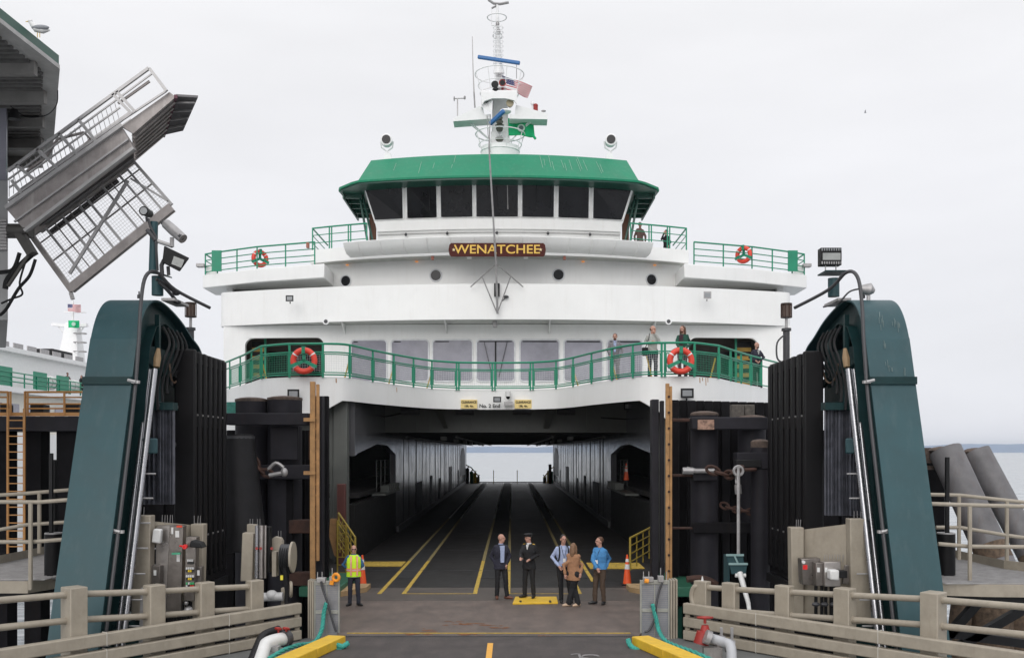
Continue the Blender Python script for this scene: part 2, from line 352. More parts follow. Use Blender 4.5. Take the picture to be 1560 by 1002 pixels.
# --- bow portal beam, ceilings, casings
mb = MB(); mb.box(-13.3, 12.6, 45.5, 45.8, 4.92, 6.48); mb.build('portal_beam', GREYW, FY, smooth=False)
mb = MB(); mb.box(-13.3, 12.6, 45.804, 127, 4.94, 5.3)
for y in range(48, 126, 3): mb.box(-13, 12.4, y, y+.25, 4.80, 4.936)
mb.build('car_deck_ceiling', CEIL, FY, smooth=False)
mb = MB()
for x in (-9.5, -7.2, -4.4, -1.9, .7, 3.4, 6.1, 8.6): mb.box(x, x+.06, 45.42, 45.498, 4.95, 6.45)
mb.box(-13, 12.4, 45.40, 45.497, 4.93, 4.99)
mb.build('portal_stiffeners', GREYW, FY, smooth=False)
mb = MB(); a = P(694, 622, 42); b = P(673, 652, 45.3)
mb.hexa([P(660, 620, 43.5), P(672, 620, 43.5), P(682, 652, 45.3), P(676, 652, 45.3)], [P(660, 620, 43.9), P(672, 620, 43.9), P(682, 652, 45.4), P(676, 652, 45.4)])
mb.build('deck_girder', GREYW, FY, smooth=False); mb = MB()
mb.hexa([P(834, 620, 43.5), P(846, 620, 43.5), P(836, 652, 45.3), P(828, 652, 45.3)], [P(834, 620, 43.9), P(846, 620, 43.9), P(836, 652, 45.4), P(828, 652, 45.4)])
mb.build('deck_girder', GREYW, FY, smooth=False)
for px in (625, 708, 795, 862):
    mb = MB(); c = P(px, 626, 45.3); mb.tube([c+Vector((-.42, 0, 0)), c+Vector((.42, 0, 0))], .17, 12); mb.build('vent', DARKG, FY)
for pt in ([P(500, 648, 45.2), P(600, 632, 45.2), P(640, 622, 45.2)], [P(560, 622, 45.1), P(520, 640, 45.1)], [P(915, 636, 45.2), P(985, 640, 45.2)], [P(862, 618, 45.3), P(862, 632, 45.3)]): mb = MB(); mb.tube(pt, .035, 6); mb.build('conduit', CEIL, FY)
def casing(X, s, D1, dm):
    # s: +1 = outward is negative x
    t = -.3*s; up = MB(); q = lambda D, z: (X, D, z)
    up.prism([q(36.76, 6.48), q(36.76, 3.9), q(37.5, 4.0), q(42.9*dm, 4.38), q(46.3*dm, 4.34), q(D1, 3.9), q(D1, 6.48)], (t, 0, 0))
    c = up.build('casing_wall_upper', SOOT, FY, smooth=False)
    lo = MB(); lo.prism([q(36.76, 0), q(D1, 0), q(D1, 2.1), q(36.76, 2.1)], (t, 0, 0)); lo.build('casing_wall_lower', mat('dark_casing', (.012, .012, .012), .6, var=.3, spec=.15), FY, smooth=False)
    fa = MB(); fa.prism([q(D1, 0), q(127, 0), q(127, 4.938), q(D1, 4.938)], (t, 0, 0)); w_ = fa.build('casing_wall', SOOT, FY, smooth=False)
    for i in range(1, 22):
        y = D1+3.5*i+random.uniform(-1.0, 1.0)
        if y < 126: rb = MB(); e_ = random.choice((.015, .03)); rb.box(min(X, X+e_*s), max(X, X+e_*s), y, y+.06, .1, 4.93); rb.build('casing_stiffener', CEIL, FY, smooth=False)
    for d0, d1, z1 in ((60, 64, 2.15), (70.5, 72.2, 2.3), (79, 80.5, 1.9), (92, 96, 2.6), (107, 108.5, 2)):
        m_ = MB(); m_.box(min(X, X+.035*s), max(X, X+.035*s), d0, d1, .05, z1); m_.build('casing_door', BLACK, FY, smooth=False)
    m_ = MB(); m_.prism([q(112, 1.2), q(122, 1.2), q(122, 3.6), q(119.5, 4.4), q(115, 4.4), q(112, 3.6)], (.04*s, 0, 0)); m_.build('casing_recess', BLACK, FY, smooth=False)
    sl = MB(); sl.box(min(X-.4*s, X+.22*s), max(X-.4*s, X+.22*s), 44, D1, 2.104, 2.2)
    for i in range(6): y = D1-.5-i*.75; sl.box(X-.2, X+.2, y, y+.3, 2.2, 2.5)
    sl.build('casing_sill', GREYW, FY, smooth=False)
    rl = MB()
    for z in (2.6, 2.95, 3.3, 3.65): rl.tube([(X-.35*s, D1-4.5, z), (X-.35*s, D1-.1, z)], .02, 5)
    for y in (D1-4.5, D1-3, D1-1.5): rl.tube([(X-.35*s, y, 2.2), (X-.35*s, y, 3.65)], .025, 5)
    rl.build('casing_rail', GREYW, FY)
    sk_ = MB(); sk_.box(min(X, X+.1*s), max(X, X+.1*s), D1+.5, 126, .0, .3); sk_.build('casing_kerb', DARKG, FY, smooth=False)
    r2 = MB(); r2.box(min(X-.35*s, X-3.5*s), max(X-.35*s, X-3.5*s), 40, 70, 2.2, 2.4); r2.build('side_ramp', DECK, FY, smooth=False)
casing(-5.8, 1, 49.7, 1.0); casing(5.22, -1, 52.6, 1.03)
m_ = MB(); m_.box(-6.51, -6.0, 36.2, 36.75, 0, 6.48); m_.build('portal_pillar', GREYW, FY, bevel=.03)
m_ = MB(); m_.box(5.21, 5.7, 36.2, 36.75, 0, 6.48); m_.build('portal_pillar', GREYW, FY, bevel=.03)
m_ = MB(); D = 36.3
pts = [P(507, 850, D), P(502, 850, D), P(502, 712, D), P(497, 697, D), P(486, 685, D), P(472, 677, D), P(455, 673, D), P(455, 580, D), P(507, 580, D)]
m_.prism(pts, (0, .3, 0)); m_.build('portal_bracket', GREYW, FY, smooth=False)
m_ = MB(); m_.prism([P(503, 790, 36), P(516, 790, 36), P(516, 852, 36), P(509, 845, 36), P(501, 815, 36)], (0, .3, 0)); m_.build('portal_foot', WOOD, FY, smooth=False)
m_ = MB(); m_.box(-6.3, -6.0, 35.8, 36.1, .0, 2.9); m_.build('fire_station_pipe', mat('dull_red', (.09, .025, .02), .6), FY, bevel=.03)
for x in (-4.9, -2.6, 1.9, 4.3):
    q_ = MB(); q_.tube([(x, 46.3, 4.72), (x, 126, 4.72)], .05, 6); q_.build('ceiling_pipe', mat('pipe_dull', (.10, .10, .10), .5), FY)
for k in range(7):
    for x in (-3.4, 2.9): q_ = MB(); y = 49+11*k; q_.box(x-.12, x+.12, y, y+1.3, 4.62, 4.79); q_.build('ceiling_lamp', mat('lamp_case', (.22, .22, .21), .4), FY, bevel=.02)
# --- outer hull sides with openings
for s, X in ((1, -12.6), (-1, 12.0)):
    m_ = MB(); x0, x1 = min(X, X-.3*s), max(X, X-.3*s)
    m_.box(x0, x1, 44, 127, -3.5, 2.95); m_.box(x0, x1, 44, 127, 4.1, 6.5)
    m_.box(x0, x1, 74, 127, 2.95, 4.1)
    for y in range(44, 74, 5): m_.box(x0, x1, y, y+2.8, 2.95, 4.1)
    m_.build('hull_side', WHITE, FY, smooth=False)
    m_ = MB(); m_.box(x0-.02 if s > 0 else x0+.32, x1-.32 if s > 0 else x1+.02, 44, 127, -5.5, -3.0); m_.build('hull_boot', BLACK, FY, smooth=False)
    for y in (44.3,):
        m_ = MB(); m_.box(min(X, X+6.4*s), max(X, X+6.4*s), 126.7, 127, 0, 4.93); m_.build('end_bulkhead', CEIL, FY, smooth=False)
# --- car deck and bow plating
m_ = MB(); m_.slab([(-5.15, 27.26), (4.35, 27.26), (4.85, 29.8), (-5.55, 29.8)], -.5, .002); m_.build('near_deck_lightened', mat('deck_painted_daylight', (.078, .064, .055), .55, var=.25, scale=1.1, bump=.3, bscale=35), FY, smooth=False)  # near strip of the car deck, daylight falloff painted in as a lighter colour
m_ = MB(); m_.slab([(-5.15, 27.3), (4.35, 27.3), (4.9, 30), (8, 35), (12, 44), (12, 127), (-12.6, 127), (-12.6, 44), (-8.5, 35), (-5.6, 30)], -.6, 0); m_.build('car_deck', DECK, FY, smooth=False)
m_ = MB(); m_.slab([(-4.9, 27.5), (4.1, 27.5), (7.5, 36), (11, 46), (11, 127), (-11.6, 127), (-11.6, 46), (-8, 36)], -5.5, -.604); m_.build('bow_plating', mat('hull_green', (.01, .09, .06), .5), FY, smooth=False)
for x0, x1 in ((-3.86, -3.74), (-3.16, -3.04), (-1.12, -1.0), (-.16, -.05), (1.88, 2.0), (2.48, 2.6)):
    m_ = MB(); m_.box(x0, x1, 28.5 if x0 != 2.48 else 31.2, 37, .004, .009); m_.build('lane_line', LINE, FY, smooth=False)
    m_ = MB(); m_.box(x0, x1, 37.01, 60, .004, .009); m_.build('worn_lane_line', mat('line_dull', (.22, .175, .075), .8, var=.6, scale=7), FY, smooth=False); m_ = MB(); m_.box(x0, x1, 60.01, 126.5, .004, .009); m_.build('far_lane_line', LINEW, FY, smooth=False)
for x0, x1 in ((-3.04, -1.12), (-.05, 1.88)):
    m_ = MB(); m_.box(x0+.002, x1-.002, 28.5, 28.56, .004, .009); m_.build('stop_line', LINE, FY, smooth=False)
SLOT = mat('lane_slot', (.012, .012, .013), .8, var=.2)
for x0, x1 in ((-3.74, -3.16), (-1.0, -.16), (2.0, 2.48)):
    m_ = MB(); m_.box(x0+.004, x1-.004, 32, 126.5, .003, .007); m_.build('lane_slot_strip', SLOT, FY, smooth=False)
m_ = MB()
for y in (34, 41, 49, 58, 70, 84, 100, 115): m_.box(-5.6, 5.0, y, y+.05, .009, .013)
m_.build('deck_seam', DARKG, FY, smooth=False)
m_ = MB(); m_.box(-5.4, -3.9, 35.2, 36.6, .004, .03); m_.build('yellow_threshold', LINE, FY, smooth=False)
m_ = MB(); m_.box(2.7, 4.6, 34.5, 36.2, .004, .03); m_.build('yellow_threshold', LINE, FY, smooth=False)
for s, c in ((1, G(525, 892)), (-1, G(996, 886))):
    m_ = MB(); m_.box(c.x-.9, c.x+.25, 27.9, 31.2, .0, .28) if s > 0 else m_.box(c.x-.1, c.x+1.0, 27.9, 31.2, 0, .28); m_.build('deck_coaming', mat('deck_green', (.012, .10, .055), .55), FY, bevel=.03)
for (a, b) in (((533, 903), (566, 872)), ((984, 903), (941, 880))):
    q0 = G(a[0], a[1]); s = 1 if a[0] < 700 else -1
    m_ = MB(); m_.prism([(q0.x-.1*s, 28.0, 0), (q0.x+.45*s, 28.9, 0), (q0.x+.45*s, 29.7, 0), (q0.x-.35*s, 29.7, 0), (q0.x-.35*s, 28.0, 0)], (0, 0, .14)); m_.build('wedge_step', mat('tan_steel', (.36, .24, .12), .7), FY, smooth=False)
# yellow stair rails at both casings
def stair_rail(pts, n=4):
    m_ = MB(); a, b, h = pts
    m_.tube([a, a+Vector((0, 0, h)), b+Vector((0, 0, h)), b], .035, 6)
    for k in range(1, n): m_.tube([a+Vector((0, 0, h*k/n)), b+Vector((0, 0, h*k/n))], .022, 5)
    for k in range(1, 4): q = lerp(a, b, k/4); m_.tube([q, q+Vector((0, 0, h))], .022, 5)
    m_.build('stair_rail', mat('stair_yellow', (.32, .23, .03), .6), FY)
stair_rail((P(960, 868, 31), P(998, 845, 33.5), 1.0)); stair_rail((P(541, 862, 31), P(516, 822, 33.5), .9)); stair_rail((P(530, 862, 32), P(514, 835, 33.8), .9))
m_ = MB()
for i in range(7): q = lerp(P(516, 872, 32), P(514, 800, 32), i/6.); m_.bar(q, q+Vector((.28, 0, 0)), .03, .03)
m_.tube([P(514, 872, 32), P(514, 792, 32)], .03, 6); m_.tube([P(527, 872, 32), P(527, 800, 32)], .03, 6); m_.build('ladder', mat('stair_yellow', (.5, .38, .05)), FY)
# far end details: rails, chain posts
m_ = MB()
for px in (752, 788, 716, 722, 728, 838, 832): m_.tube([G(px, 736), P(px, 716 if px in (752, 788) else 722, G(px, 736).y)], .05, 5)
m_.tube([P(710, 708, 124), P(718, 712, 124), P(730, 726, 124)], .07, 5); m_.tube([P(846, 710, 124), P(838, 714, 124), P(828, 728, 124)], .07, 5)
m_.build('far_end_rail', YEL, FY)
for s_, xs_ in ((1, (712, 718, 723, 728)), (-1, (846, 840, 836, 830))):
    for k, (x_, h_, mm_) in enumerate(zip(xs_, (1.9, 1.5, 1.3, .8), (CEIL, GREEN, YEL, BLACK))):
        a = P(x_, 733, 124+k*.5); m_ = MB(); m_.box(a.x-.22, a.x+.22, a.y, a.y+.4, 0, h_); m_.tube([(a.x, a.y, h_), (a.x+.2*s_, a.y, h_+.25)], .08, 6); m_.build('mooring_gear', mm_, FY, bevel=.03)
m_ = MB(); a = P(838, 730, 123.5); m_.box(a.x-.18, a.x+.18, a.y, a.y+.3, 0, 2.4); m_.build('fire_locker', mat('dull_red', (.09, .025, .02)), FY, bevel=.03)
m_ = MB(); m_.tube([P(710, 733.8, 126), P(748, 734, 126), P(800, 734, 126), P(848, 733.8, 126)], .06, 5); m_.build('far_end_coaming', RUST, FY)
# --- level two: passenger house with two shelter openings and seven windows
def hc(D0, k, c): return lambda X: D0+k*(X-c)**2
def curve_pts(Df, X0, X1, z, n=24): return [Vector((lerp(X0, X1, i/n), Df(lerp(X0, X1, i/n)), z)) for i in range(n+1)]
def pxX(px, D): return (px-VX)/F*D
Df2 = hc(47.8, .004, -.3)
def wallseg(name, Df, xa, xb, z0, z1, m=WHITE, th=.25, n=10):
    q = MB(); q.ribbon(curve_pts(Df, xa, xb, z0, n), curve_pts(Df, xa, xb, z1, n), (0, th, 0)); return q.build(name, m, FY)
hL = (pxX(371, 48.2), pxX(493, 48)); hR = (pxX(1050, 48), pxX(1155, 48.4)); XL, XR = pxX(340, 48.5), pxX(1205, 48.6)
wallseg('cabin_wall', Df2, hL[1], hR[0], 6.68, 10.158, n=20)
for xa, xb in ((XL, hL[0]), (hR[1], XR)): wallseg('cabin_wall_end', Df2, xa, xb, 6.68, 10.158, n=4)
for xa, xb in (hL, hR):
    wallseg('shelter_lintel', Df2, xa+.002, xb-.002, 9.56, 10.158, n=6)
    for xc, s in ((xa, 1), (xb, -1)):
        q = MB(); pts = [(xc, 0, 9.56)]+[(xc+s*.4*(1-math.cos(R(t))), 0, 9.16+.4*math.sin(R(t))) for t in range(0, 91, 15)]
        pts = [Vector((p[0], Df2(xc), p[2])) for p in pts]; q.prism(pts, (0, .24, 0)); q.build('shelter_corner', WHITE, FY, smooth=False)
    q = MB(); q.box(xa-.6, xb+.6, 50.6, 50.8, 6.69, 10.15); q.build('shelter_back_wall', mat('shelter_brown', (.07, .055, .045), .6), FY, smooth=False)
    for i in range(2):
        q = MB(); xx = lerp(xa, xb, .3+.4*i); q.box(xx-.5, xx+.5, 50.5, 50.598, 7.6, 9.1); q.build('shelter_window', GLASSB, FY, smooth=False)
for (xa, xb) in ((hL[0]+.1, hL[0]+.75), (hR[1]-.85, hR[1]-.1)):
    q = MB(); q.box(xa, xb, 49.4, 49.6, 6.7, 9.5); st = q.build('stair_board', BLACK, FY, smooth=False)
    q = MB()
    for k in range(6): q.box(xa+.01, xb-.01, 49.36, 49.398, 6.9+k*.42, 7.1+k*.42)
    q.build('yellow_slats', mat('slat_yellow', (.36, .22, .04), .6), st, smooth=False)
    q = MB(); xx = xb+.06 if xa < 0 else xa-.06; q.bar((xx, 49.2, 6.7), (xx, 49.2, 9.9), .1, .1); q.build('shelter_post', GREEN, FY, smooth=False)
def window(Sf, u0, u1, v0, v1, r, fw, fm, pm, name='window', proud=.06, pd=.034):
    # Sf(u, v, off) -> point; frame ring proud of the wall, pane a little behind it
    o = rrect(u0-fw, u1+fw, v0-fw, v1+fw, r+fw); i = rrect(u0, u1, v0, v1, r); n = len(o)
    q = MB(); A = [Sf(*p, 0) for p in o]; B = [Sf(*p, proud) for p in o]; Cc = [Sf(*p, proud) for p in i]; Dd = [Sf(*p, 0) for p in i]
    q.add(A+B+Cc+Dd, [f for k in range(n) for f in ((k, (k+1) % n, n+(k+1) % n, n+k), (n+k, n+(k+1) % n, 2*n+(k+1) % n, 2*n+k), (2*n+k, 2*n+(k+1) % n, 3*n+(k+1) % n, 3*n+k))])
    fr = q.build(name, fm, FY, smooth=False)
    q = MB(); E = [Sf(*p, pd) for p in i]; q.add(E, [tuple(range(n))]); q.build('pane', pm, fr, smooth=False)
    return fr
S2 = lambda u, v, off: Vector((u, Df2(u)-off, v))
FRM = mat('window_frame', (.62, .63, .65), .4)
for a, b in ((535, 588), (597, 652), (660, 719), (727, 783), (793, 851), (860, 917), (926, 978)):
    fr = window(S2, pxX(a, 47.85), pxX(b, 47.85), 7.45, 9.38, .14, .07, FRM, GLASSL)
    q = MB(); xa, xb = pxX(a, 47.85), pxX(b, 47.85); q.box(xa+.1, xb-.1, Df2(xa)-.05, Df2(xa)-.04, 9.30, 9.35); q.build('window_top_bar', BLACK, fr, smooth=False)
q = MB(); cc = pxX(755, 47.7)
for dx, dx2 in ((-.55, -.15), (0, 0), (.55, .15)): q.bar((cc+dx, 47.73, 9.3), (cc+dx2, 47.73, 7.6), .07, .02)
q.build('window_brace', BLACK, FY, smooth=False)
for X in (XL, XR-.25):
    q = MB(); q.box(X, X+.25, Df2(XL)+.25, 75, 4.6, 10.15); q.build('cabin_side_wall', WHITE, FY, smooth=False)
# --- level three bulwark
Df3 = hc(46., .0135, -.3)
X3 = (pxX(334, 48.6), pxX(1206, 48.6))
A3 = curve_pts(Df3, X3[0]+.5, X3[1]-.5, 10.16, 30)
def corner(X, s):
    D = Df3(X+.5*s); return [Vector((X+.5*s-s*.5*math.sin(R(t)), D+.55*(1-math.cos(R(t)))+.0, 10.16)) for t in (25, 50, 75, 90)]
cl = corner(X3[0], 1); cr = corner(X3[1], -1)
A3 = [cl[-1]+Vector((0, 8, 0))]+cl[::-1]+A3+cr+[cr[-1]+Vector((0, 8, 0))]
q = MB(); B3 = [a+Vector((0, 0, 1.64)) for a in A3]; q.ribbon(A3, B3, [Vector((-.12 if i > len(A3)-6 else (.12 if i < 5 else 0), .14, 0)) for i in range(len(A3))]); q.build('upper_bulwark', WHITE, FY)
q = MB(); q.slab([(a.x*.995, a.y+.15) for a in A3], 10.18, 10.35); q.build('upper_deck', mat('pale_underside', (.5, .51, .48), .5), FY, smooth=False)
q = MB()
for px in (517, 677, 837, 1000):
    X = pxX(px, 46.6); q.prism([(X, Df3(X)+.2, 10.17), (X, Df2(X)-.01, 10.17), (X, Df2(X)-.01, 9.7)], (.05, 0, 0))
q.build('deck_bracket', WHITE, FY, smooth=False)
for i in range(13):
    X = lerp(X3[0]+1.2, X3[1]-1.2, i/12)+.3*math.sin(i*2.3); q = MB(); q.box(X, X+.012, Df3(X)-.006, Df3(X)+.05, 10.17, 11.78); q.build('plate_seam', WHITE, FY, smooth=False)
for i in range(1, 11):
    X = lerp(XH[0], XH[1], i/11.)+.2*math.sin(i*1.7) if False else lerp(-9, 8, i/11.)
# --- level three house, portholes
DfH = hc(47.6, .022, -.6); XH = (pxX(485, 49.0), pxX(1038, 49.0))
wallseg('officers_house_wall', DfH, XH[0], XH[1], 10.35, 13.3, n=26)
for X in (XH[0], XH[1]-.25):
    q = MB(); q.box(X, X+.25, DfH(XH[0])+.25, 60, 10.36, 13.3); q.build('officers_side_wall', WHITE, FY, smooth=False)
for px, py in ((527, 428), (663.5, 419.5), (851, 418.5), (992, 426)):
    X = pxX(px, 47.6 if 600 < px < 900 else 48.9); c = Vector((X, DfH(X), HC+(VY-py)/F*DfH(X))); sl = 2*.022*(X+.6); ax = Vector((sl, -1, 0)).normalized()
    q = MB(); q.ring(c+ax*.01, .28, .035, axis=ax, n=24, m=8); ph = q.build('porthole', FRM, FY)
    q = MB(); q.cyl(c-ax*.02, c+ax*.015, .27, n=24); q.build('porthole_pane', GLASSB, ph)
# --- level four band
Df4 = hc(46.5, .025, -.6); X4 = (pxX(475, 49.0), pxX(1047, 49.0))
q = MB(); A = curve_pts(Df4, X4[0], X4[1], 13.24, 30); q.ribbon(A, [a+Vector((0, 0, .63)) for a in A], (0, .15, 0)); q.build('bridge_deck_fascia', WHITE, FY)
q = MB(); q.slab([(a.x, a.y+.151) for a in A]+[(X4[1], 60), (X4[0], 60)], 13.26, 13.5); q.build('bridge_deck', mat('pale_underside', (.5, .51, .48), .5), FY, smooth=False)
for X in (X4[0], X4[1]-.12):
    q = MB(); q.box(X, X+.12, A[0].y+.152, 60, 13.24, 13.87); q.build('bridge_deck_side', WHITE, FY, smooth=False)
# orange glow lamps under the fascia
AMB = mat('amber_glow', (.9, .35, .08), .4); AMB.node_tree.nodes['Principled BSDF'].inputs['Emission Color'].default_value = (1, .38, .10, 1); AMB.node_tree.nodes['Principled BSDF'].inputs['Emission Strength'].default_value = .5
for px in (523, 634, 889, 1003):
    X = pxX(px, 47.6); q = MB(); q.ell((X, DfH(X)-.10, 13.17), .08, .06, .035, 10, 6); q.build('amber_lamp', AMB, FY)
RS = mat('rust_run', (.42, .22, .10), .8, var=.4, scale=20)
for px, y0, y1 in ((1066, 575, 583), (1070, 575, 580), (1075, 575, 587), (1078, 575, 582), (512, 576, 583), (604, 590, 597)):
    a = railP(px, 6.72, .006); a.z = HC+(VY-y0)/F*a.y; b = railP(px+.3, 6.72, .006); b.z = HC+(VY-y1)/F*b.y; q = MB(); q.bar(a, b, .035, .004); q.build('rust_run', RS, FY, smooth=False)
# --- curved wind deflector
c4 = -.65
def wd(X, row):
    dz, dd, sc_ = ((13.28, -.30, .965), (13.40, -.62, .985), (13.62, -.86, .995), (13.86, -.98, 1.0))[row]
    Xs = c4+(X-c4)*sc_; return Vector((Xs, 46.42+.0255*(X-c4)**2+dd, dz))
q = MB(); n = 30; xs = [c4-7.3+14.6*i/n for i in range(n+1)]; V = []; Fa = []
for r in range(4): V += [wd(x, r) for x in xs]
for r in range(4): V += [wd(x, r)+Vector((0, .06, .03)) for x in xs]
N = n+1
for r in range(3):
    for i in range(n):
        a = r*N+i; Fa.append((a, a+1, a+N+1, a+N)); b = a+4*N; Fa.append((b, b+N, b+N+1, b+1))
for i in range(n): Fa.append((3*N+i, 3*N+i+1, 7*N+i+1, 7*N+i))
for r in range(3): Fa.append((r*N, (r+1)*N, (r+5)*N, (r+4)*N)); Fa.append((r*N+n, (r+1)*N+n, (r+5)*N+n, (r+4)*N+n))
q.add(V, Fa); q.build('wind_deflector', WHITE, FY)
for i in range(13):
    X = c4-6.6+13.2*i/12; a = [wd(X, r)+Vector((0, -.03, -.0)) for r in range(4)]
    q = MB(); q.tube(a, .025, 5); q.build('deflector_rib', WHITE, FY)
# --- wheelhouse
cw = -.66
def W(u, v, off=0.):
    X = cw+u*6.5+(1 if u > 0 else -1)*max(0, min(1, (abs(u)-.80)/.17))*lerp(-.30, .26, v); D = lerp(49.0, 48.5, v)+lerp(.018, .025, v)*(X-cw)**2; return Vector((X, D-off, lerp(15.45, 17.25, v)+off*.2))
q = MB(); us = [-1+2*i/28 for i in range(29)]; q.ribbon([W(u, 0) for u in us], [W(u, 1) for u in us], (0, .2, 0)); q.build('wheelhouse_window_wall', WHITE, FY)
q = MB(); lowr = lambda u, z, d: Vector((cw+u*(6.05-d*.2), 49.12+d+.018*(u*6.1)**2, z))
q.ribbon([lowr(u, 13.5, .3) for u in us], [lowr(u, 15.0, .0) for u in us], (0, .2, 0)); q.build('wheelhouse_wall', WHITE, FY)
q = MB(); q.ribbon([lowr(u, 15.0, -.10) for u in us], [lowr(u*1.015, 15.45, -.16) for u in us], (0, .3, 0)); q.build('wheelhouse_ledge', WHITE, FY)
q = MB(); q.tube([lowr(u, 14.85, -.02) for u in us], .018, 5); q.build('wash_pipe', GALV, FY)
for px in (617, 681, 757, 835, 900):
    q = MB(); u = (pxX(px, 49.2)-cw)/6.1; p = lowr(u, 14.8, -.12); q.ell(p, .07, .06, .08, 8, 6); q.tube([p, p+Vector((0, .1, .1))], .02, 5); q.build('deck_light', DARKG, FY)
BFR = mat('bridge_window_frame', (.72, .72, .72), .35)
for a, b in ((561, 613), (620, 665.5), (672, 720), (726, 789), (795.5, 843.5), (850.5, 897), (904, 957)):
    ua = (pxX(a, 49.1)-cw)/6.5; ub = (pxX(b, 49.1)-cw)/6.5
    sg = lambda u, v, off: W(u, v/6.5*3.0, off)
    fr = window(sg, ua, ub, .12, 1.93, .03, .010, BFR, GLASSB, name='bridge_window', proud=.085, pd=.06)
for px in (654, 718, 757, 773, 817, 839):
    u = (pxX(px, 49.1)-cw)/6.5; q = MB(); q.bar(W(u, .9, .09), W(u+.004, .25, .06), .03, .02); q.build('wiper', BLACK if px != 773 else GALV, FY)
for s in (-1, 1):
    X = cw+s*6.1; q = MB(); x0, x1 = sorted((X, X-.2*s)); q.box(x0, x1, 49.9, 56, 13.5, 15.4); q.build('wheelhouse_side', WHITE, FY, smooth=False)
    q = MB(); a = W(s, 0); b = W(s, 1); q.hexa([a, a+Vector((0, 6, 0)), b+Vector((0, 6, 0)), b], [v+Vector((-.2*s, 0, 0)) for v in (a, a+Vector((0, 6, 0)), b+Vector((0, 6, 0)), b)]); q.build('wheelhouse_side_windows', GLASSB, FY, smooth=False)
    q = MB(); xd = cw+s*6.3
    q.box(min(xd, xd+s*.35), max(xd, xd+s*.35), 51.0, 51.1, 13.87, 16.2); q.build('wing_door', mat('door_brown', (.14, .05, .02), .5), FY, smooth=False)
    for a_, b_ in (((xd+s*.2, 50.2, 13.9), (xd+s*.75, 50.4, 17.0)), ((xd-s*.1, 50.2, 13.9), (xd+s*.6, 50.4, 17.0)), ((xd+s*.5, 54, 13.9), (xd+s*.6, 54, 17.0))): q = MB(); q.tube([a_, b_], .06, 6); q.build('eave_strut', ROOFD, FY)
# roof
def eave(X): return 47.45+.019*(X-cw)**2
xs = [cw-6.8+13.6*i/24 for i in range(25)]
Lo = [Vector((x, eave(x), 17.2)) for x in xs]+[Vector((cw+6.9, 55, 17.2)), Vector((cw-6.9, 55, 17.2))]
Up = [Vector((cw+(x-cw)*.945, 49.0+.026*((x-cw)*.945)**2, 18.67)) for x in xs]+[Vector((cw+6.4, 54.5, 18.67)), Vector((cw-6.4, 54.5, 18.67))]
n = len(Lo); q = MB(); q.add(Lo+Up, [tuple(range(n)), tuple(range(n, 2*n))]+[(i, (i+1) % n, n+(i+1) % n, n+i) for i in range(n)]); rf = q.build('roof', ROOFG, FY)
for px, y0, y1 in ((596, 248, 262), (638, 249, 270), (689, 237, 253), (687, 256, 262), (658, 252, 262), (828, 240, 262), (832, 246, 258), (841, 238, 261), (845, 250, 266), (861, 246, 262), (864, 252, 266), (873, 245, 264), (886, 244, 266), (889, 240, 262), (897, 244, 264), (918, 246, 268), (921, 250, 266)):
    X = pxX(px, 48.5); A_ = Vector((X, eave(X), 17.2)); t = lambda y: min(1, max(0, (276-y)/38.))
    B_ = Vector((cw+(X-cw)*.945, 49.0+.026*((X-cw)*.945)**2, 18.67)); nrm = Vector((0, -.012, .008)); q = MB(); q.bar(lerp(A_, B_, t(y1))+nrm, lerp(A_, B_, t(y0))+Vector((random.uniform(-.06, .02), 0, 0))+nrm, .016, .006); q.build('roof_dropping_streak', mat('streak_white', (.28, .42, .34), .7, var=.4, scale=20), rf, smooth=False)
poly = [(cw-7.95, 49.6), (cw-7.2, 48.65)]+[(x, eave(x)-.03) for x in xs]+[(cw+7.2, 48.65), (cw+7.95, 49.6), (cw+8.05, 50), (cw+7.8, 55), (cw-7.8, 55), (cw-8.05, 50)]
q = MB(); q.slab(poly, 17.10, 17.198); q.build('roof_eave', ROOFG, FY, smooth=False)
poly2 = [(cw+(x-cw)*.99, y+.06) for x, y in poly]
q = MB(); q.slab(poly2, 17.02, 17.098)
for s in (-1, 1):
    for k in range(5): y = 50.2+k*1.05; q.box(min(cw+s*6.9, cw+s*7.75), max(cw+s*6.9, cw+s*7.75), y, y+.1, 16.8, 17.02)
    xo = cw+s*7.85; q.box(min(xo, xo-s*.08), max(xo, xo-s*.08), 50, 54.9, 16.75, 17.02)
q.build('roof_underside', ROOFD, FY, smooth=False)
# searchlights
for px in (591, 928):
    b = P(px, 242, 50.5); q = MB(); q.hexa([b+Vector((x, y, -.3)) for x, y in ((-.25, -.2), (.25, -.2), (.25, .2), (-.25, .2))], [b+Vector((x, y, .25)) for x, y in ((-.14, -.14), (.14, -.14), (.14, .14), (-.14, .14))]); sl = q.build('searchlight', WHITEM, FY, smooth=False)
    c = P(px-1.5 if px < 700 else px+2, 216, 50.5); q = MB(); q.ring(c, .28, .04, axis=(0, 1, 0), n=20, m=6, a0=0, a1=math.pi) if False else q.tube([c+Vector((-.32, 0, .0)), c+Vector((-.28, 0, -.3)), c+Vector((0, 0, -.5)), c+Vector((.28, 0, -.3)), c+Vector((.32, 0, 0))], .04, 6)
    q.tube([c+Vector((0, 0, -.5)), b+Vector((0, 0, .2))], .06, 8); q.build('searchlight_yoke', WHITEM, sl)
    q = MB(); q.tube([c+Vector((0, -.3, .03)), c+Vector((0, -.28, .03)), c+Vector((0, .1, 0)), c+Vector((0, .3, 0))], [.26, .30, .28, .12], 20); q.build('searchlight_drum', WHITEM, sl)
    q = MB(); q.cyl(c+Vector((0, -.33, .03)), c+Vector((0, -.301, .03)), .22, n=20); q.build('searchlight_lens', GLASSB, sl)
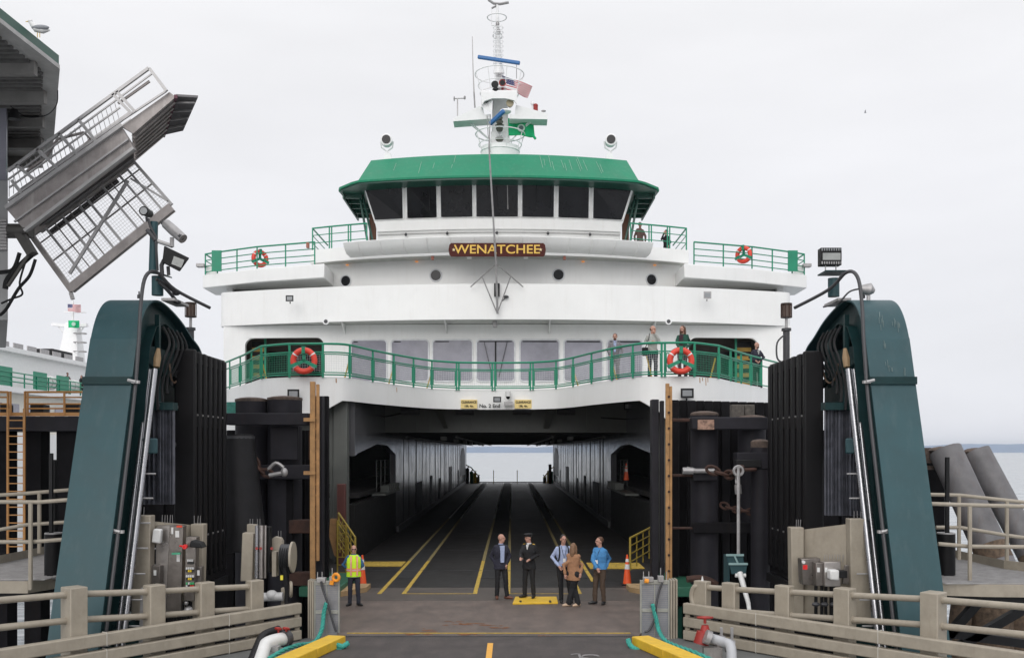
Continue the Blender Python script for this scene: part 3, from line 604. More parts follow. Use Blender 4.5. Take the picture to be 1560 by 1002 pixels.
# bridge wings and their railings
def wing(s):
    f = (lambda X: X) if s < 0 else (lambda X: -.72-X)
    a = [(-8.8, 46.7), (-12.3, 48.0), (-15.45, 49.75), (-15.5, 52.0), (-12.4, 53), (-8.8, 53)]
    q = MB(); q.slab([(f(x), y) for x, y in a], 12.2, 12.86); q.build('bridge_wing', WHITE, FY, bevel=.04)
    q = MB(); q.box(min(f(-9.2), f(-14.2)), max(f(-9.2), f(-14.2)), 50.2, 51.8, 11.9, 12.198); q.build('wing_girder', GREYW, FY, smooth=False)
    q = MB(); q.box(min(f(-14.0), f(-14.3)), max(f(-14.0), f(-14.3)), 49.9, 50.2, 11.75, 12.2); q.build('wing_bracket', WHITE, FY, smooth=False)
    rp = [Vector((f(-9.3), 46.95, 0)), Vector((f(-12.3), 48.05, 0)), Vector((f(-14.6), 49.35, 0)), Vector((f(-15.35), 49.85, 0)), Vector((f(-15.35), 51.6, 0))]
    for z, r in ((13.92, .04), (13.6, .025), (13.3, .025), (13.02, .025)):
        q = MB(); q.tube([p+Vector((0, 0, z)) for p in rp], r, 6); q.build('wing_rail', GREEN, FY)
    dn = []
    for i in range(len(rp)-1):
        k = max(1, int((rp[i+1]-rp[i]).length/1.3))
        for j in range(k): dn.append(lerp(rp[i], rp[i+1], j/k))
    for p in dn: q = MB(); q.bar(p+Vector((0, 0, 12.86)), p+Vector((0, 0, 13.92)), .06, .04); q.build('wing_rail_post', GREEN, FY, smooth=False)
    q = MB(); x = f(-14.6); q.box(x-.24, x+.24, 49.2, 49.26, 12.95, 13.98); q.build('wing_panel', GREEN, FY, smooth=False)
    q = MB(); x = f(-15.1); q.box(x-.22, x+.22, 49.9, 50.4, 12.86, 13.4); q.build('wing_locker', WHITE, FY, bevel=.02)
    q = MB(); x = f(-15.5); q.box(x-.25, x+.15, 49.6, 49.95, 13.25, 13.42); q.build('wing_floodlight', GALV, FY, bevel=.02)
    # upper railing round the bridge deck edge
    xs_ = [X4[0]+.1, pxX(500, 48), pxX(529, 47.6), pxX(557, 47.2)] if s < 0 else [pxX(962, 47.2), pxX(990, 47.6), pxX(1018, 48), X4[1]-.1]
    for z, r in ((14.95, .04), (14.6, .022), (14.22, .022)):
        q = MB(); pp = [Vector((x, Df4(x)+.1, z)) for x in xs_]; e_ = pp[0] if s < 0 else pp[-1]; ext = [e_+Vector((0, 4, 0))]
        pp = ext+pp if s < 0 else pp+ext; q.tube(pp, r, 6); q.build('bridge_deck_rail', GREEN, FY)
    for x in xs_+[xs_[1]+.12, xs_[2]+.12]: q = MB(); q.bar((x, Df4(x)+.1, 13.85), (x, Df4(x)+.1, 14.95), .06, .04); q.build('bridge_deck_post', GREEN, FY, smooth=False)
wing(-1); wing(1)
# --- name board
q = MB(); y = Df4(-.7)-.12; xa, xb = pxX(685.5, 46.4), pxX(830.5, 46.4); z0, z1 = HC+(VY-397.5)/F*46.4, HC+(VY-377.5)/F*46.4; k = .12
pts = [(xa+k, z0), (xb-k, z0), (xb-.04, z0+.08), (xb, (z0+z1)/2), (xb-.04, z1-.08), (xb-k, z1), (xa+k, z1), (xa+.04, z1-.08), (xa, (z0+z1)/2), (xa+.04, z0+.08)]
q.prism([(p[0], y-1.05, p[1]) for p in pts], (0, .08, 0)); nb = q.build('name_board', MAROON, FY, smooth=False)
text_mesh('name_lettering', 'WENATCHEE', .56, GOLD, nb, ((xa+xb)/2, y-1.065, (z0+z1)/2), fat=.006, sx=1.16)
for xx in (xa+.24, xb-.24):
    q = MB(); pts = []
    for i in range(10): r = .085 if i % 2 == 0 else .035; t = R(90+36*i); pts.append((xx+r*math.cos(t), y-1.07, (z0+z1)/2+r*math.sin(t)))
    q.prism(pts, (0, .015, 0)); q.build('name_star', mat('star_cream', (.75, .6, .35), .5), nb, smooth=False)
q = MB(); q.box(xa+.8, xa+1.0, y-.97, y+.1, z0+.1, z1-.1); q.box(xb-1.0, xb-.8, y-.97, y+.1, z0+.1, z1-.1); q.build('board_bracket', WHITE, nb, smooth=False)
# --- clearance signs, end lettering, lights on the bow lip
SIGN = mat('sign_yellow', (.78, .60, .24), .5, var=.05)
for a, b in ((702, 727), (784, 810)):
    y = railD((a+b)/2)-.10; q = MB(); xa, xb = pxX(a, y), pxX(b, y); z0, z1 = HC+(VY-622)/F*y, HC+(VY-608.5)/F*y; q.box(xa, xb, y, y+.09, z0, z1); sg = q.build('clearance_sign', SIGN, FY, smooth=False)
    text_mesh('sign_lettering', 'CLEARANCE', .135, BLACK, sg, ((xa+xb)/2, y-.012, z0+.27), depth=.003, fat=.004, sx=.86); text_mesh('sign_lettering', '15ft. 4in.', .13, BLACK, sg, ((xa+xb)/2, y-.012, z0+.10), depth=.003, fat=.003, sx=.9)
y = railD(747)-.07; text_mesh('end_lettering', 'No. 2 End', .21, BLACK, FY, (pxX(746, y), y, HC+(VY-618.2)/F*y), depth=.004, fat=.004, sx=1.05)
def flood(name, px, py, D, w_, h_, fac=(0, -1), par=FY, m=BLACK, mt=True):
    c = P(px, py, D); q = MB(); q.hexa([c+Vector((x*w_/2, -.12, z*h_/2)) for x, z in ((-1, -1), (1, -1), (1, 1), (-1, 1))], [c+Vector((x*w_/2*.7, .08, z*h_/2*.7)) for x, z in ((-1, -1), (1, -1), (1, 1), (-1, 1))])
    if mt: q.tube([c+Vector((0, 0, -h_*.5)), c+Vector((0, .02, -h_*.8))], .03, 6)
    else: q.tube([c+Vector((0, 0, 0)), c+Vector((0, .35, .1))], .03, 6)
    o = q.build(name, m, par, smooth=False)
    q = MB(); q.box(c.x-w_*.36, c.x+w_*.36, c.y-.132, c.y-.121, c.z-h_*.3, c.z+h_*.3); q.build('lens', LENS, o, smooth=False); return o
flood('bow_floodlight', 757.5, 608.5, 42.7, .34, .24, mt=False); flood('bow_floodlight', 442, 455, 46.6, .36, .28); flood('bow_floodlight', 1077, 450, 46.6, .36, .34, m=GALV)
flood('bow_floodlight', 448, 600, 35.3, .42, .32); flood('bow_floodlight', 1046, 599, 35.0, .46, .34)
flood('portal_floodlight', 545, 622, 44.8, .5, .42, m=GREYW); flood('portal_floodlight', 957, 619, 44.8, .42, .32)
q = MB(); c = P(774, 603, 42.9); q.tube([c+Vector((0, 0, -.02)), c+Vector((0, 0, .2))], .12, 14); q.tube([c+Vector((0, 0, .2)), c+Vector((0, .3, .25))], .05, 8); cm = q.build('security_camera', WHITEP, FY)
q = MB(); q.ell(c+Vector((0, 0, -.04)), .09, .09, .1); q.build('camera_dome', GLASSB, cm)
q = MB(); c = P(774.5, 614, 42.9); q.box(c.x-.19, c.x+.19, c.y, c.y+.2, c.z-.09, c.z+.07); q.build('sensor_box', GALV, FY, smooth=False)
for px in (497, 1018):
    q = MB(); c = P(px, 490, 46.6); q.tube([c+Vector((0, .25, 0)), c+Vector((0, -.05, 0)), c+Vector((0, -.12, 0))], [.06, .12, .15], 14); sp = q.build('deck_speaker', WHITEM, FY)
    q = MB(); q.cyl(c+Vector((0, -.135, 0)), c+Vector((0, -.122, 0)), .09, n=14); q.build('speaker_mouth', DARKG, sp)
q = MB(); c = P(754, 492, 46.8); q.box(c.x-.11, c.x+.11, c.y-.1, c.y+.1, c.z-.2, c.z+.2); q.build('bow_light', GALV, FY, bevel=.03)
q = MB(); c = P(757, 441, 45.9); q.box(c.x-.13, c.x+.13, c.y-.1, c.y+.08, c.z-.32, c.z+.28); q.build('light_box', BLACK, FY, bevel=.02)
q = MB(); c = P(771, 452, 45.9); q.ell(c, .13, .1, .07); q.tube([c, c+Vector((-.2, .1, -.2))], .02, 5); q.build('bow_lamp', DARKG, FY)
for px, py in ((659, 391), (860, 391), (469, 373),):
    q = MB(); c = P(px, py, 46.9); q.box(c.x-.06, c.x+.06, c.y-.1, c.y+.1, c.z-.15, c.z+.1); q.build('red_marker', mat('marker_red', (.35, .12, .08), .6), FY, smooth=False)
# jackstaff: leaning pole with its four stays
q = MB(); q.tube([P(758, 478, 45.7), P(755.5, 400, 45.2), P(745, 225, 44.0), P(747, 176, 43.8)], [.055, .05, .035, .015], 8); js = q.build('jackstaff', GALV, FY)
q = MB()
for a, b in (((756, 402), (717, 437)), ((756, 402), (797, 437)), ((735, 423), (757, 476)), ((778, 421), (758, 476))): q.tube([P(*a, 45.2), P(*b, 45.8)], .028, 6)
q.build('jackstaff_stay', GALV, js)
# --- mast
MD = 52.0
q = MB(); q.hexa([P(*p, MD) for p in ((747, 237), (777, 237), (776, 200), (748, 200))], [P(*p, MD+1.2) for p in ((747, 237), (777, 237), (776, 200), (748, 200))])
q.hexa([P(*p, MD+.1) for p in ((749, 205), (775, 205), (773, 130), (751, 130))], [P(*p, MD+1.1) for p in ((749, 205), (775, 205), (773, 130), (751, 130))])
mast = q.build('mast', WHITEM, FY, bevel=.05)
q = MB()
q.hexa([P(*p, MD-1.2) for p in ((733, 163), (748, 172), (750, 152), (733, 143))], [P(*p, MD+1) for p in ((733, 163), (748, 172), (750, 152), (733, 143))])
q.prism([P(*p, MD-1.4) for p in ((732, 140), (788, 140), (787, 158), (783, 153), (770, 150), (750, 150), (738, 154), (734, 160))], (0, .12, 0)); q.prism([P(732, 140, MD-1.28), P(788, 140, MD-1.28), P(788, 140, MD+1.5), P(732, 140, MD+1.5)], (0, 0, .08))
q.prism([P(*p, MD-.9) for p in ((690.5, 180), (690.5, 185), (748, 181), (748, 174), (738, 175), (735, 160))], (0, 1.0, 0)); q.prism([P(*p, MD-.9) for p in ((834, 173), (834, 182), (776, 181), (776, 174), (784, 175), (786, 160))], (0, 1.0, 0))
q.build('crosstree', WHITEM, mast, smooth=False)
q = MB()
for a, b in (((710, 184), (745, 213)), ((714, 184), (750, 216)), ((808, 183), (779, 214)), ((812, 183), (775, 217))): q.tube([P(*a, MD-.4), P(*b, MD)], .03, 6)
q.build('crosstree_strut', WHITEM, mast)
def basket(cx, y0, y1, rt, rb, nm):
    q = MB(); ct = P(cx, y0, MD-.3); cb = P(cx, y1, MD-.3)
    q.ring(ct, rt, .028, axis=(0, 0, 1), n=28, m=6); q.ring(lerp(ct, cb, .6), lerp(rt, rb, .6), .022, axis=(0, 0, 1), n=28, m=5); q.ring(cb, rb, .03, axis=(0, 0, 1), n=28, m=6)
    for k in range(8):
        t = 2*math.pi*(k+.4)/8; d = Vector((math.cos(t), math.sin(t), 0)); q.tube([ct+d*rt, cb+d*rb], .02, 5)
    q.build(nm, WHITEM, mast)
basket(761, 114, 143, 1.27, 1.0, 'upper_basket'); basket(762, 205, 232, 1.28, 1.0, 'lower_basket')
q = MB(); c = P(762, 236, MD-.3); q.cyl(c-Vector((0, 0, .5)), c+Vector((0, 0, .35)), 1.0, n=24); q.build('mast_foot', WHITEM, mast)
q = MB(); q.tube([P(762, 135, MD), P(759.5, 105, MD), P(758.5, 60, MD), P(757.5, 8, MD)], [.3, .22, .13, .06], 10); q.build('upper_mast', WHITEM, mast)
q = MB(); q.tube([P(752, 100, MD-.3), P(753, 38, MD-.3)], .02, 5); q.tube([P(766, 100, MD-.3), P(765, 38, MD-.3)], .02, 5); q.tube([P(766, 100, MD+.3), P(765, 38, MD+.3)], .02, 5)
for y in range(41, 102, 7): q.tube([P(752, y, MD-.3), P(766, y, MD-.3)], .018, 5); q.ring(P(759, y+2, MD), .26, .016, axis=(0, 0, 1), n=14, m=4)
q.ring(P(757, 27, MD), .50, .03, axis=(0, 0, 1), n=26, m=6); q.ring(P(758, 55, MD), .24, .03, axis=(0, .3, 1), n=16, m=6); q.tube([P(749, 39, MD), P(749, 12, MD), P(757, 12, MD)], .02, 5); q.tube([P(749, 39, MD), P(758, 39, MD)], .035, 5)
q.build('mast_ladder', WHITEM, mast)
q = MB(); q.tube([P(744, 0, MD), P(752, 5.5, MD), P(762, 6.5, MD), P(775, 4, MD)], .07, 6); q.tube([P(749, 13, MD), P(757, 9, MD)], .05, 6); q.build('wind_vane', GALV, mast)
q = MB(); q.ell(P(759.5, 48, MD-.1), .12, .12, .12); q.ell(P(758, 37, MD-.15), .1, .1, .16); q.build('mast_lamp', GALV, mast)
q = MB(); q.bar(P(728, 87, MD-.6), P(792, 96.5, MD-1.0), .18, .18); q.build('radar_scanner', BLUE, mast, bevel=.04)
q = MB(); q.tube([P(760, 112, MD-.5), P(760, 97, MD-.6)], [.3, .18], 12); q.build('radar_pedestal', WHITEM, mast)
q = MB(); q.bar(P(746.5, 189, MD-1.5), P(768, 169, MD-2.2), .16, .22); q.build('lower_radar_scanner', BLUE, mast, bevel=.04)
q = MB(); q.ell(P(770, 170, MD-1.9), .3, .3, .12); q.tube([P(761, 208, MD-.7), P(761, 180, MD-.7)], .16, 8); q.build('radar_housing', WHITEM, mast)
q = MB()
for y, r in ((181, .18), (187, .2), (193, .24), (198, .2), (213, .24), (229, .22)): q.tube([P(761, y+2, MD-1.0), P(761, y-2, MD-1.0)], [r*.7, r], 10)
q.tube([P(757, 236, MD-1), P(757, 228, MD-1)], .16, 10); q.build('navigation_lamp', mat('lamp_brass', (.10, .10, .08), .5), mast)
for px, py, mm in ((754, 129, BLACK), (765.5, 126.5, RED)):
    q = MB(); c = P(px, py, MD-1.3); q.tube([c+Vector((0, .9, 0)), c+Vector((0, .2, 0)), c+Vector((0, .02, 0)), c+Vector((0, -.02, 0))], [.07, .09, .15, .19], 16); q.tube([c+Vector((0, .3, 0)), P(px, 140, MD-1)], .05, 6); h = q.build('horn', mm, mast)
    q = MB(); q.cyl(c+Vector((0, -.03, 0)), c+Vector((0, -.021, 0)), .14, n=16); q.build('horn_mouth', BLACK, h)
q = MB(); q.ell(P(755, 137, MD-1.2), .17, .15, .12); q.build('mast_bell', BLACK, mast)
q = MB(); q.tube([P(719.5, 56, MD), P(720.5, 100, MD), P(722, 140, MD)], [.018, .025, .035], 6); q.tube([P(722, 140, MD), P(723.5, 164, MD)], .045, 6); q.build('whip_antenna', GALV, mast)
q = MB(); q.tube([P(697, 180, MD-.4), P(697, 150, MD-.4)], .03, 6); q.tube([P(691, 150.5, MD-.4), P(708, 150, MD-.4)], .025, 6); q.ell(P(692, 150.5, MD-.4), .04, .1, .14); q.ell(P(708, 149, MD-.4), .06, .1, .1); q.build('anemometer', GALV, mast)
q = MB(); q.tube([P(811, 171, MD-.4), P(811, 158, MD-.4)], .03, 6); q.ell(P(811, 158, MD-.4), .09, .09, .1); q.build('small_aerial', WHITEM, mast)
q = MB(); q.ell(P(816, 161, MD-.4), .13, .13, .1); q.tube([P(816, 169, MD-.4), P(816, 162, MD-.4)], .12, 8); q.build('red_lamp', RED, mast)
q = MB(); q.ell(P(828, 169.5, MD-.4), .13, .13, .05); q.build('disc_aerial', GALV, mast)
q = MB(); q.tube([P(742, 176, MD-1), P(743.5, 205, MD-1), P(747, 232, MD-1.4)], .02, 5); q.build('halyard', GALV, mast); q = MB(); q.tube([P(787, 120, MD-.5), P(787, 98, MD-.5)], .02, 5); q.build('flag_staff', GALV, mast)
for px, s in ((741, 1), (779, -1)):
    q = MB(); c = P(px+2*s, 158, MD-1.1); q.tube([c+Vector((0, .3, 0)), c+Vector((0, -.1, 0))], [.12, .2], 10); q.build('signal_lamp', mat('lamp_amber', (.30, .25, .15), .4), mast)
# ================================================================== LIFT TOWERS either side of the ramp
PROF = [(19.1, -1.2), (19.5, .58), (21.2, 5.86), (21.45, 6.55), (21.75, 7.05), (22.15, 7.38), (22.7, 7.52), (23.4, 7.46), (24.3, 7.25), (25.1, 6.95), (25.7, 6.75), (26.1, 6.45)]
INN = [(26.0, 5.9), (25.2, 6.5), (24.2, 6.85), (23.2, 7.05), (22.6, 6.9), (22.2, 6.4), (22.0, 5.6), (20.6, -1.2)]
_p = catmull([Vector((a, b, 0)) for a, b in PROF], 4); PROF = [(p.x, p.y) for p in _p]
def tower(s, Xi, Xo):
    T = thing('lift_tower', ((Xi+Xo)/2, 19.5, 0), 'leaning teal steel lift tower with a rounded top, left of the ramp' if s < 0 else 'leaning teal steel lift tower with white scratches, right of the ramp', 'tower', 'teal lift towers')
    x0, x1 = min(Xi, Xo), max(Xi, Xo)
    # outer skin: curved plate following the profile
    q = MB(); A = [Vector((x0, y, z)) for y, z in PROF]; B = [Vector((x1, y, z)) for y, z in PROF]
    offs = []
    for i in range(len(PROF)):
        a = Vector(PROF[max(0, i-1)]); b = Vector(PROF[min(len(PROF)-1, i+1)]); d = (b-a).normalized(); offs.append(Vector((0, d.y, -d.x))*.04)
    q.ribbon(A, B, offs); q.build('front_plate', TEAL, T)
    for X in (Xi, Xo-s*.0):
        q = MB(); pts = [(X-s*.06 if X == Xi else X, y, z) for y, z in PROF[:]]+[(X-s*.06 if X == Xi else X, y, z) for y, z in INN]
        if X == Xi: pts = [(p[0]+s*.30, p[1]+.0, p[2]) for p in pts]
        q.prism([(p[0], p[1]+.03, p[2]-.03) for p in pts], (-.03*s if X == Xi else -.03*s, 0, 0)); q.build('side_web', TEALD, T, smooth=False)
    # flange on the inner edge of the web
    q = MB(); q.ribbon([Vector((Xi+s*.3, y, z)) for y, z in INN], [Vector((Xi-s*.0, y, z)) for y, z in INN], (0, -.03, .0)); q.build('inner_flange', TEALD, T)
    q = MB(); y, z = 20.98, 5.50; q.bar((x0-.012, y+.09, z+.08), (x1+.012, y+.09, z+.08), .07, .16); q.build('joint_band', TEALD, T, smooth=False)
    q = MB(); q.box(x0+.01, x1-.01, 20.6, 22.3, -1.2, .5); q.build('tower_foot', TEALD, T, smooth=False)
    # cross members and cylinders in the open side
    q = MB(); xi = Xi-s*.15
    q.bar((xi+s*.2, 22.1, 6.1), (xi+s*.2, 25.3, 5.6), .12, .14); q.bar((xi+s*.2, 22.8, 7.2), (xi+s*.2, 22.8, 5.2), .1, .12); q.bar((xi+s*.2, 24.0, 7.0), (xi+s*.2, 24.0, 5.6), .08, .08)
    q.build('cross_member', TEALD, T, smooth=False)
    q = MB(); q.bar((xi-s*.05, 22.0, 4.2), (xi+s*.25, 21.8, 4.2), .32, .34); q.build('bracket', TEAL, T, bevel=.03)
    for dx, dy in ((0, 0), (-.16, .12)):
        q = MB(); a = Vector((xi+s*.02-s*dx*1.0, 22.1+dy, 5.9)); b = Vector((xi+s*.02-s*dx, 19.9+dy, -1.0)); q.tube([a, b], .055 if dx else .07, 10); q.build('hydraulic_pipe', CHROME, T)
    q = MB(); a = Vector((xi-s*.02, 22.1, 5.95)); q.tube([a, a+Vector((s*.0, .05, .2)), a+Vector((s*.0, .12, .42))], [.07, .085, .04], 8); q.build('cylinder_eye', mat('grease_tan', (.30, .20, .11), .7), T)
    # black conduit running down the edge of the front plate
    xh = Xi-s*.06
    pts = [Vector((xh-s*.9, 23.4, 7.45)), Vector((xh-s*.35, 22.6, 7.75)), Vector((xh-s*.12, 22.1, 8.05)), Vector((xh, 21.75, 7.9)), Vector((xh+s*.03, 21.55, 7.3)), Vector((xh, 21.3, 6.2)), Vector((xh+s*.0, 20.9, 4.6)), Vector((xh+s*.0, 19.2, -.8))]
    q = MB(); q.tube(catmull(pts, 5), .04, 8); q.build('conduit', DARKG, T)
    for y, z in ((21.1, 5.55), (20.25, 2.45), (19.55, .3)):
        q = MB(); q.box(xh-.10, xh+.10, y-.05, y+.05, z-.03, z+.03); q.tube([(xh-s*.05, y-.06, z), (xh+s*.12, y-.05, z+.04)], .035, 6); q.build('pipe_clamp', ALUB, T)
    q = MB()
    for k in range(9): z = 3.6-k*.52; y = 20.9+(z-3.6)*.30; q.tube([(xi+s*.0, y+.6, z), (xi-s*.22, y+.6, z)], .018, 5)
    q.build('pipe_rungs', ALUB, T)
    q = MB(); q.box(min(Xi+s*.36, Xi+s*.92), max(Xi+s*.36, Xi+s*.92), 22.9, 25.4, 3.9, 6.55); q.build('machinery_housing', TEALD, T, bevel=.03)
    # tangle of hoses under the arch
    for k in range(5):
        a = Vector((xi-s*.02, 22.5+k*.3, 6.9)); q = MB(); q.tube(catmull([a, a+Vector((-s*.12, .1, -.35)), a+Vector((-s*.05, -.1, -.8)), a+Vector((s*.03, -.25, -1.4+.1*k)), a+Vector((0, -.3, -1.9+.2*k))], 4), .03, 6); q.build('hose', BLACK, T)
    q = MB(); q.ring((xi, 23.3, 6.1), .42, .022, axis=(1, .1, 0), n=20, m=5, a0=0, a1=math.pi); q.build('hose_loop', mat('hose_bronze', (.14, .09, .06), .6), T)
    for k in range(6): q = MB(); y = 22.3+random.random()*1.2; z = 4.2+random.random()*1.2; q.ell((xi, y, z), .07, .1, .09, 8, 6); q.build('fitting', STEEL if k % 2 else DARKG, T)
    q = MB(); q.hexa([(xi-.05, y, z) for y, z in ((22.6, 7.5), (23.6, 7.5), (23.6, 7.56), (22.6, 7.56))], [(xi+.25, y, z) for y, z in ((22.6, 7.5), (23.6, 7.5), (23.6, 7.56), (22.6, 7.56))]); q.build('top_bracket', GALV, T, smooth=False)
    q = MB(); c = Vector(((x0+x1)/2-s*.1, 22.6, 7.55)); q.cyl(c, c+Vector((0, 0, .08)), .04); q.cyl(c+Vector((0, 0, .08)), c+Vector((0, 0, .16)), .015); q.build('lifting_lug', DARKG, T)
    return T
TL = tower(-1, -8.06, -9.07); TR = tower(1, 7.60, 8.55)
# bird droppings on the right tower
q = MB()
for px, py, L in ((1341, 488, 20), (1344, 495, 14), (1362, 492, 10), (1348, 530, 22), (1351, 560, 16), (1380, 570, 12), (1357, 565, 10), (1368, 500, 12)):
    for k in range(5):
        x = px+random.uniform(-3, 3); a = py-L/2+random.uniform(-6, 6); 
        def on(py_):
            for (y0, z0), (y1, z1) in zip(PROF, PROF[1:]):
                for t in [i/12 for i in range(12)]:
                    y = lerp(y0, y1, t); z = lerp(z0, z1, t)
                    if abs(VY-(z-HC)*F/y-py_) < 2.5: return y-.012, z+.006
            return None
        u, v = on(a), on(a+random.uniform(4, 9))
        if u and v: q = MB(); q.bar(Vector(((x-VX)/F*u[0], u[0], u[1])), Vector(((x+.6-VX)/F*v[0], v[0], v[1])), .009, .005); q.build('dropping_streak', mat('dropping_white', (.13, .18, .18), .8), TR, smooth=False)
# lights and cameras on the tower tops
q = MB(); q.tube([P(1270, 452, 22.8), P(1270, 424, 22.8)], .13, 12); t = tag(q.build('lamp_post', TEAL), 'short teal post with a flat plate on top of the right tower', 'post')
q = MB(); c = P(1271.5, 419, 22.8); q.box(c.x-.3, c.x+.3, c.y-.3, c.y+.3, c.z+.03, c.z+.06); q.build('post_plate', TEALD, t, smooth=False)
def box_flood(D, px, py, w_, h_, label):
    c = P(px, py, D); T = thing('floodlight', c, label, 'floodlight'); q = MB()
    q.box(c.x-w_/2, c.x+w_/2, c.y-.05, c.y+.2, c.z-h_/2, c.z+h_/2); q.build('housing', BLACK, T, bevel=.015)
    q = MB(); q.box(c.x-w_*.42, c.x+w_*.42, c.y-.075, c.y-.052, c.z-h_*.22, c.z+h_*.18); q.build('lens', mat('flood_glass', (.30, .31, .30), .2), T, smooth=False)
    for z in (-1, 1):
        q = MB()
        for k in range(9): x = c.x-w_*.45+w_*.9*k/8; q.box(x-.012, x+.012, c.y-.08, c.y-.051, c.z+z*h_*.38-.03, c.z+z*h_*.38+.03)
        q.build('cooling_fins', LENS if z > 0 else GALV, T, smooth=False)
    q = MB(); q.tube([c+Vector((-.12, 0, -h_/2)), c+Vector((-.12, 0, -h_/2-.14))], .015, 6); q.tube([c+Vector((.12, 0, -h_/2)), c+Vector((.12, 0, -h_/2-.14))], .015, 6); q.build('mount', GALV, T)
    return T
box_flood(22.8, 1265.5, 391, .48, .40, 'black finned floodlight standing on the plate above the right tower')
T = thing('siren', P(1320, 443, 22.5), 'small grey siren with a curved pipe on the right tower top', 'siren')
c = P(1321, 441, 22.5); q = MB(); q.tube([c+Vector((-.15, 0, .02)), c+Vector((.05, 0, 0)), c+Vector((.16, 0, -.04))], [.08, .15, .05], 12); q.build('siren_body', GALV, T)
q = MB(); q.tube([c+Vector((.03, 0, -.05)), c+Vector((.03, 0, -.3))], .045, 8); q.build('siren_foot', ALUB, T)
q = MB(); q.tube(catmull([c+Vector((-.15, 0, .02)), c+Vector((-.4, 0, -.05)), c+Vector((-.62, .1, -.28)), c+Vector((-.9, .3, -.35))], 5), .022, 6); q.build('siren_pipe', DARKG, T)
# left tower: camera post
q = MB(); q.tube([P(240, 450, 22.6), P(240, 421, 22.6)], .13, 12); t = tag(q.build('camera_post', TEAL), 'teal camera post with a plate on top of the left tower', 'post')
q = MB(); q.hexa([P(*p, 22.35) for p in ((224, 414), (252, 418), (252, 420), (224, 416))], [P(*p, 22.9) for p in ((232, 414), (262, 422), (262, 424), (232, 416))]); q.build('post_plate', TEALD, t, smooth=False)
q = MB(); q.tube([P(233, 415, 22.5), P(235, 338, 22.5)], [.095, .085], 12); q.build('upper_pole', TEAL, t)
q = MB(); q.tube([P(236, 366, 22.45), P(263, 375, 22.45)], .045, 8); q.build('camera_arm', ALUB, t)
q = MB(); q.tube([P(240, 412, 22.4), P(237, 360, 22.4), P(229, 345, 22.4), P(226, 333, 22.4)], .03, 6); q.tube([P(224, 350, 22.4), P(237, 366, 22.4)], .05, 6); q.build('cable', DARKG, t)
T = thing('security_camera', P(223, 324, 22.4), 'black round security camera seen end on atop the left tower post', 'camera')
c = P(223, 324, 22.4); q = MB(); q.tube([c+Vector((0, .2, .02)), c+Vector((0, -.12, 0)), c+Vector((0, -.16, 0))], [.09, .10, .11], 14); q.build('housing', BLACK, T)
q = MB(); q.cyl(c+Vector((0, -.175, 0)), c+Vector((0, -.162, 0)), .08, n=16); q.build('lens', LENS, T)
q = MB(); q.tube([c+Vector((0, 0, -.1)), c+Vector((.02, 0, -.20))], .03, 6); q.build('mount', DARKG, T)
T = thing('security_camera', P(263, 352, 22.4), 'grey tubular security camera pointing down right beside the left tower post', 'camera')
q = MB(); q.tube([P(253, 341, 22.4), P(264, 351, 22.3), P(279, 364, 22.2)], [.11, .12, .11], 14); q.build('housing', GALV, T); q = MB(); q.tube([P(249, 339, 22.45), P(277, 362, 22.15)], .07, 8); q.build('sun_shield', DARKG, T)
q = MB(); q.tube([P(262, 376, 22.4), P(262, 362, 22.4)], .05, 8); q.build('mount', ALUB, T)
T = thing('floodlight', P(265, 394, 22.3), 'black hooded floodlight tilted down right beside the left tower post', 'floodlight')
q = MB(); q.hexa([P(*p, 22.1) for p in ((247, 400), (250, 374), (289, 393), (274, 414))], [P(*p, 22.5) for p in ((247, 398), (252, 378), (283, 394), (270, 411))]); q.build('housing', BLACK, T, bevel=.02)
q = MB(); q.hexa([P(*p, 22.07) for p in ((261, 402), (265, 390), (281, 396), (276, 408))], [P(*p, 22.09) for p in ((261, 402), (265, 390), (281, 396), (276, 408))]); q.build('lens', mat('flood_glass', (.3, .31, .3)), T, smooth=False)
q = MB(); q.tube([P(247, 419, 22.3), P(246, 404, 22.3), P(250, 396, 22.3)], .05, 8); q.tube([P(257, 419, 22.3), P(256, 406, 22.3)], .04, 8); q.build('mount', DARKG, T)
for k, (a, b) in enumerate((((238, 425), (268, 447)), ((242, 430), (270, 460)))):
    q = MB(); q.tube(catmull([P(*a, 22.3)+Vector((0, 0, 0)), P((a[0]+b[0])/2, (a[1]+b[1])/2-2, 22.5), P(*b, 22.9)], 4), .04, 8); q.ell(P(*b, 22.9), .09, .09, .05); tag(q.build('cable_elbow', DARKG), 'upper black cable elbow at the left tower top' if k == 0 else 'lower black cable elbow at the left tower top', 'cable')
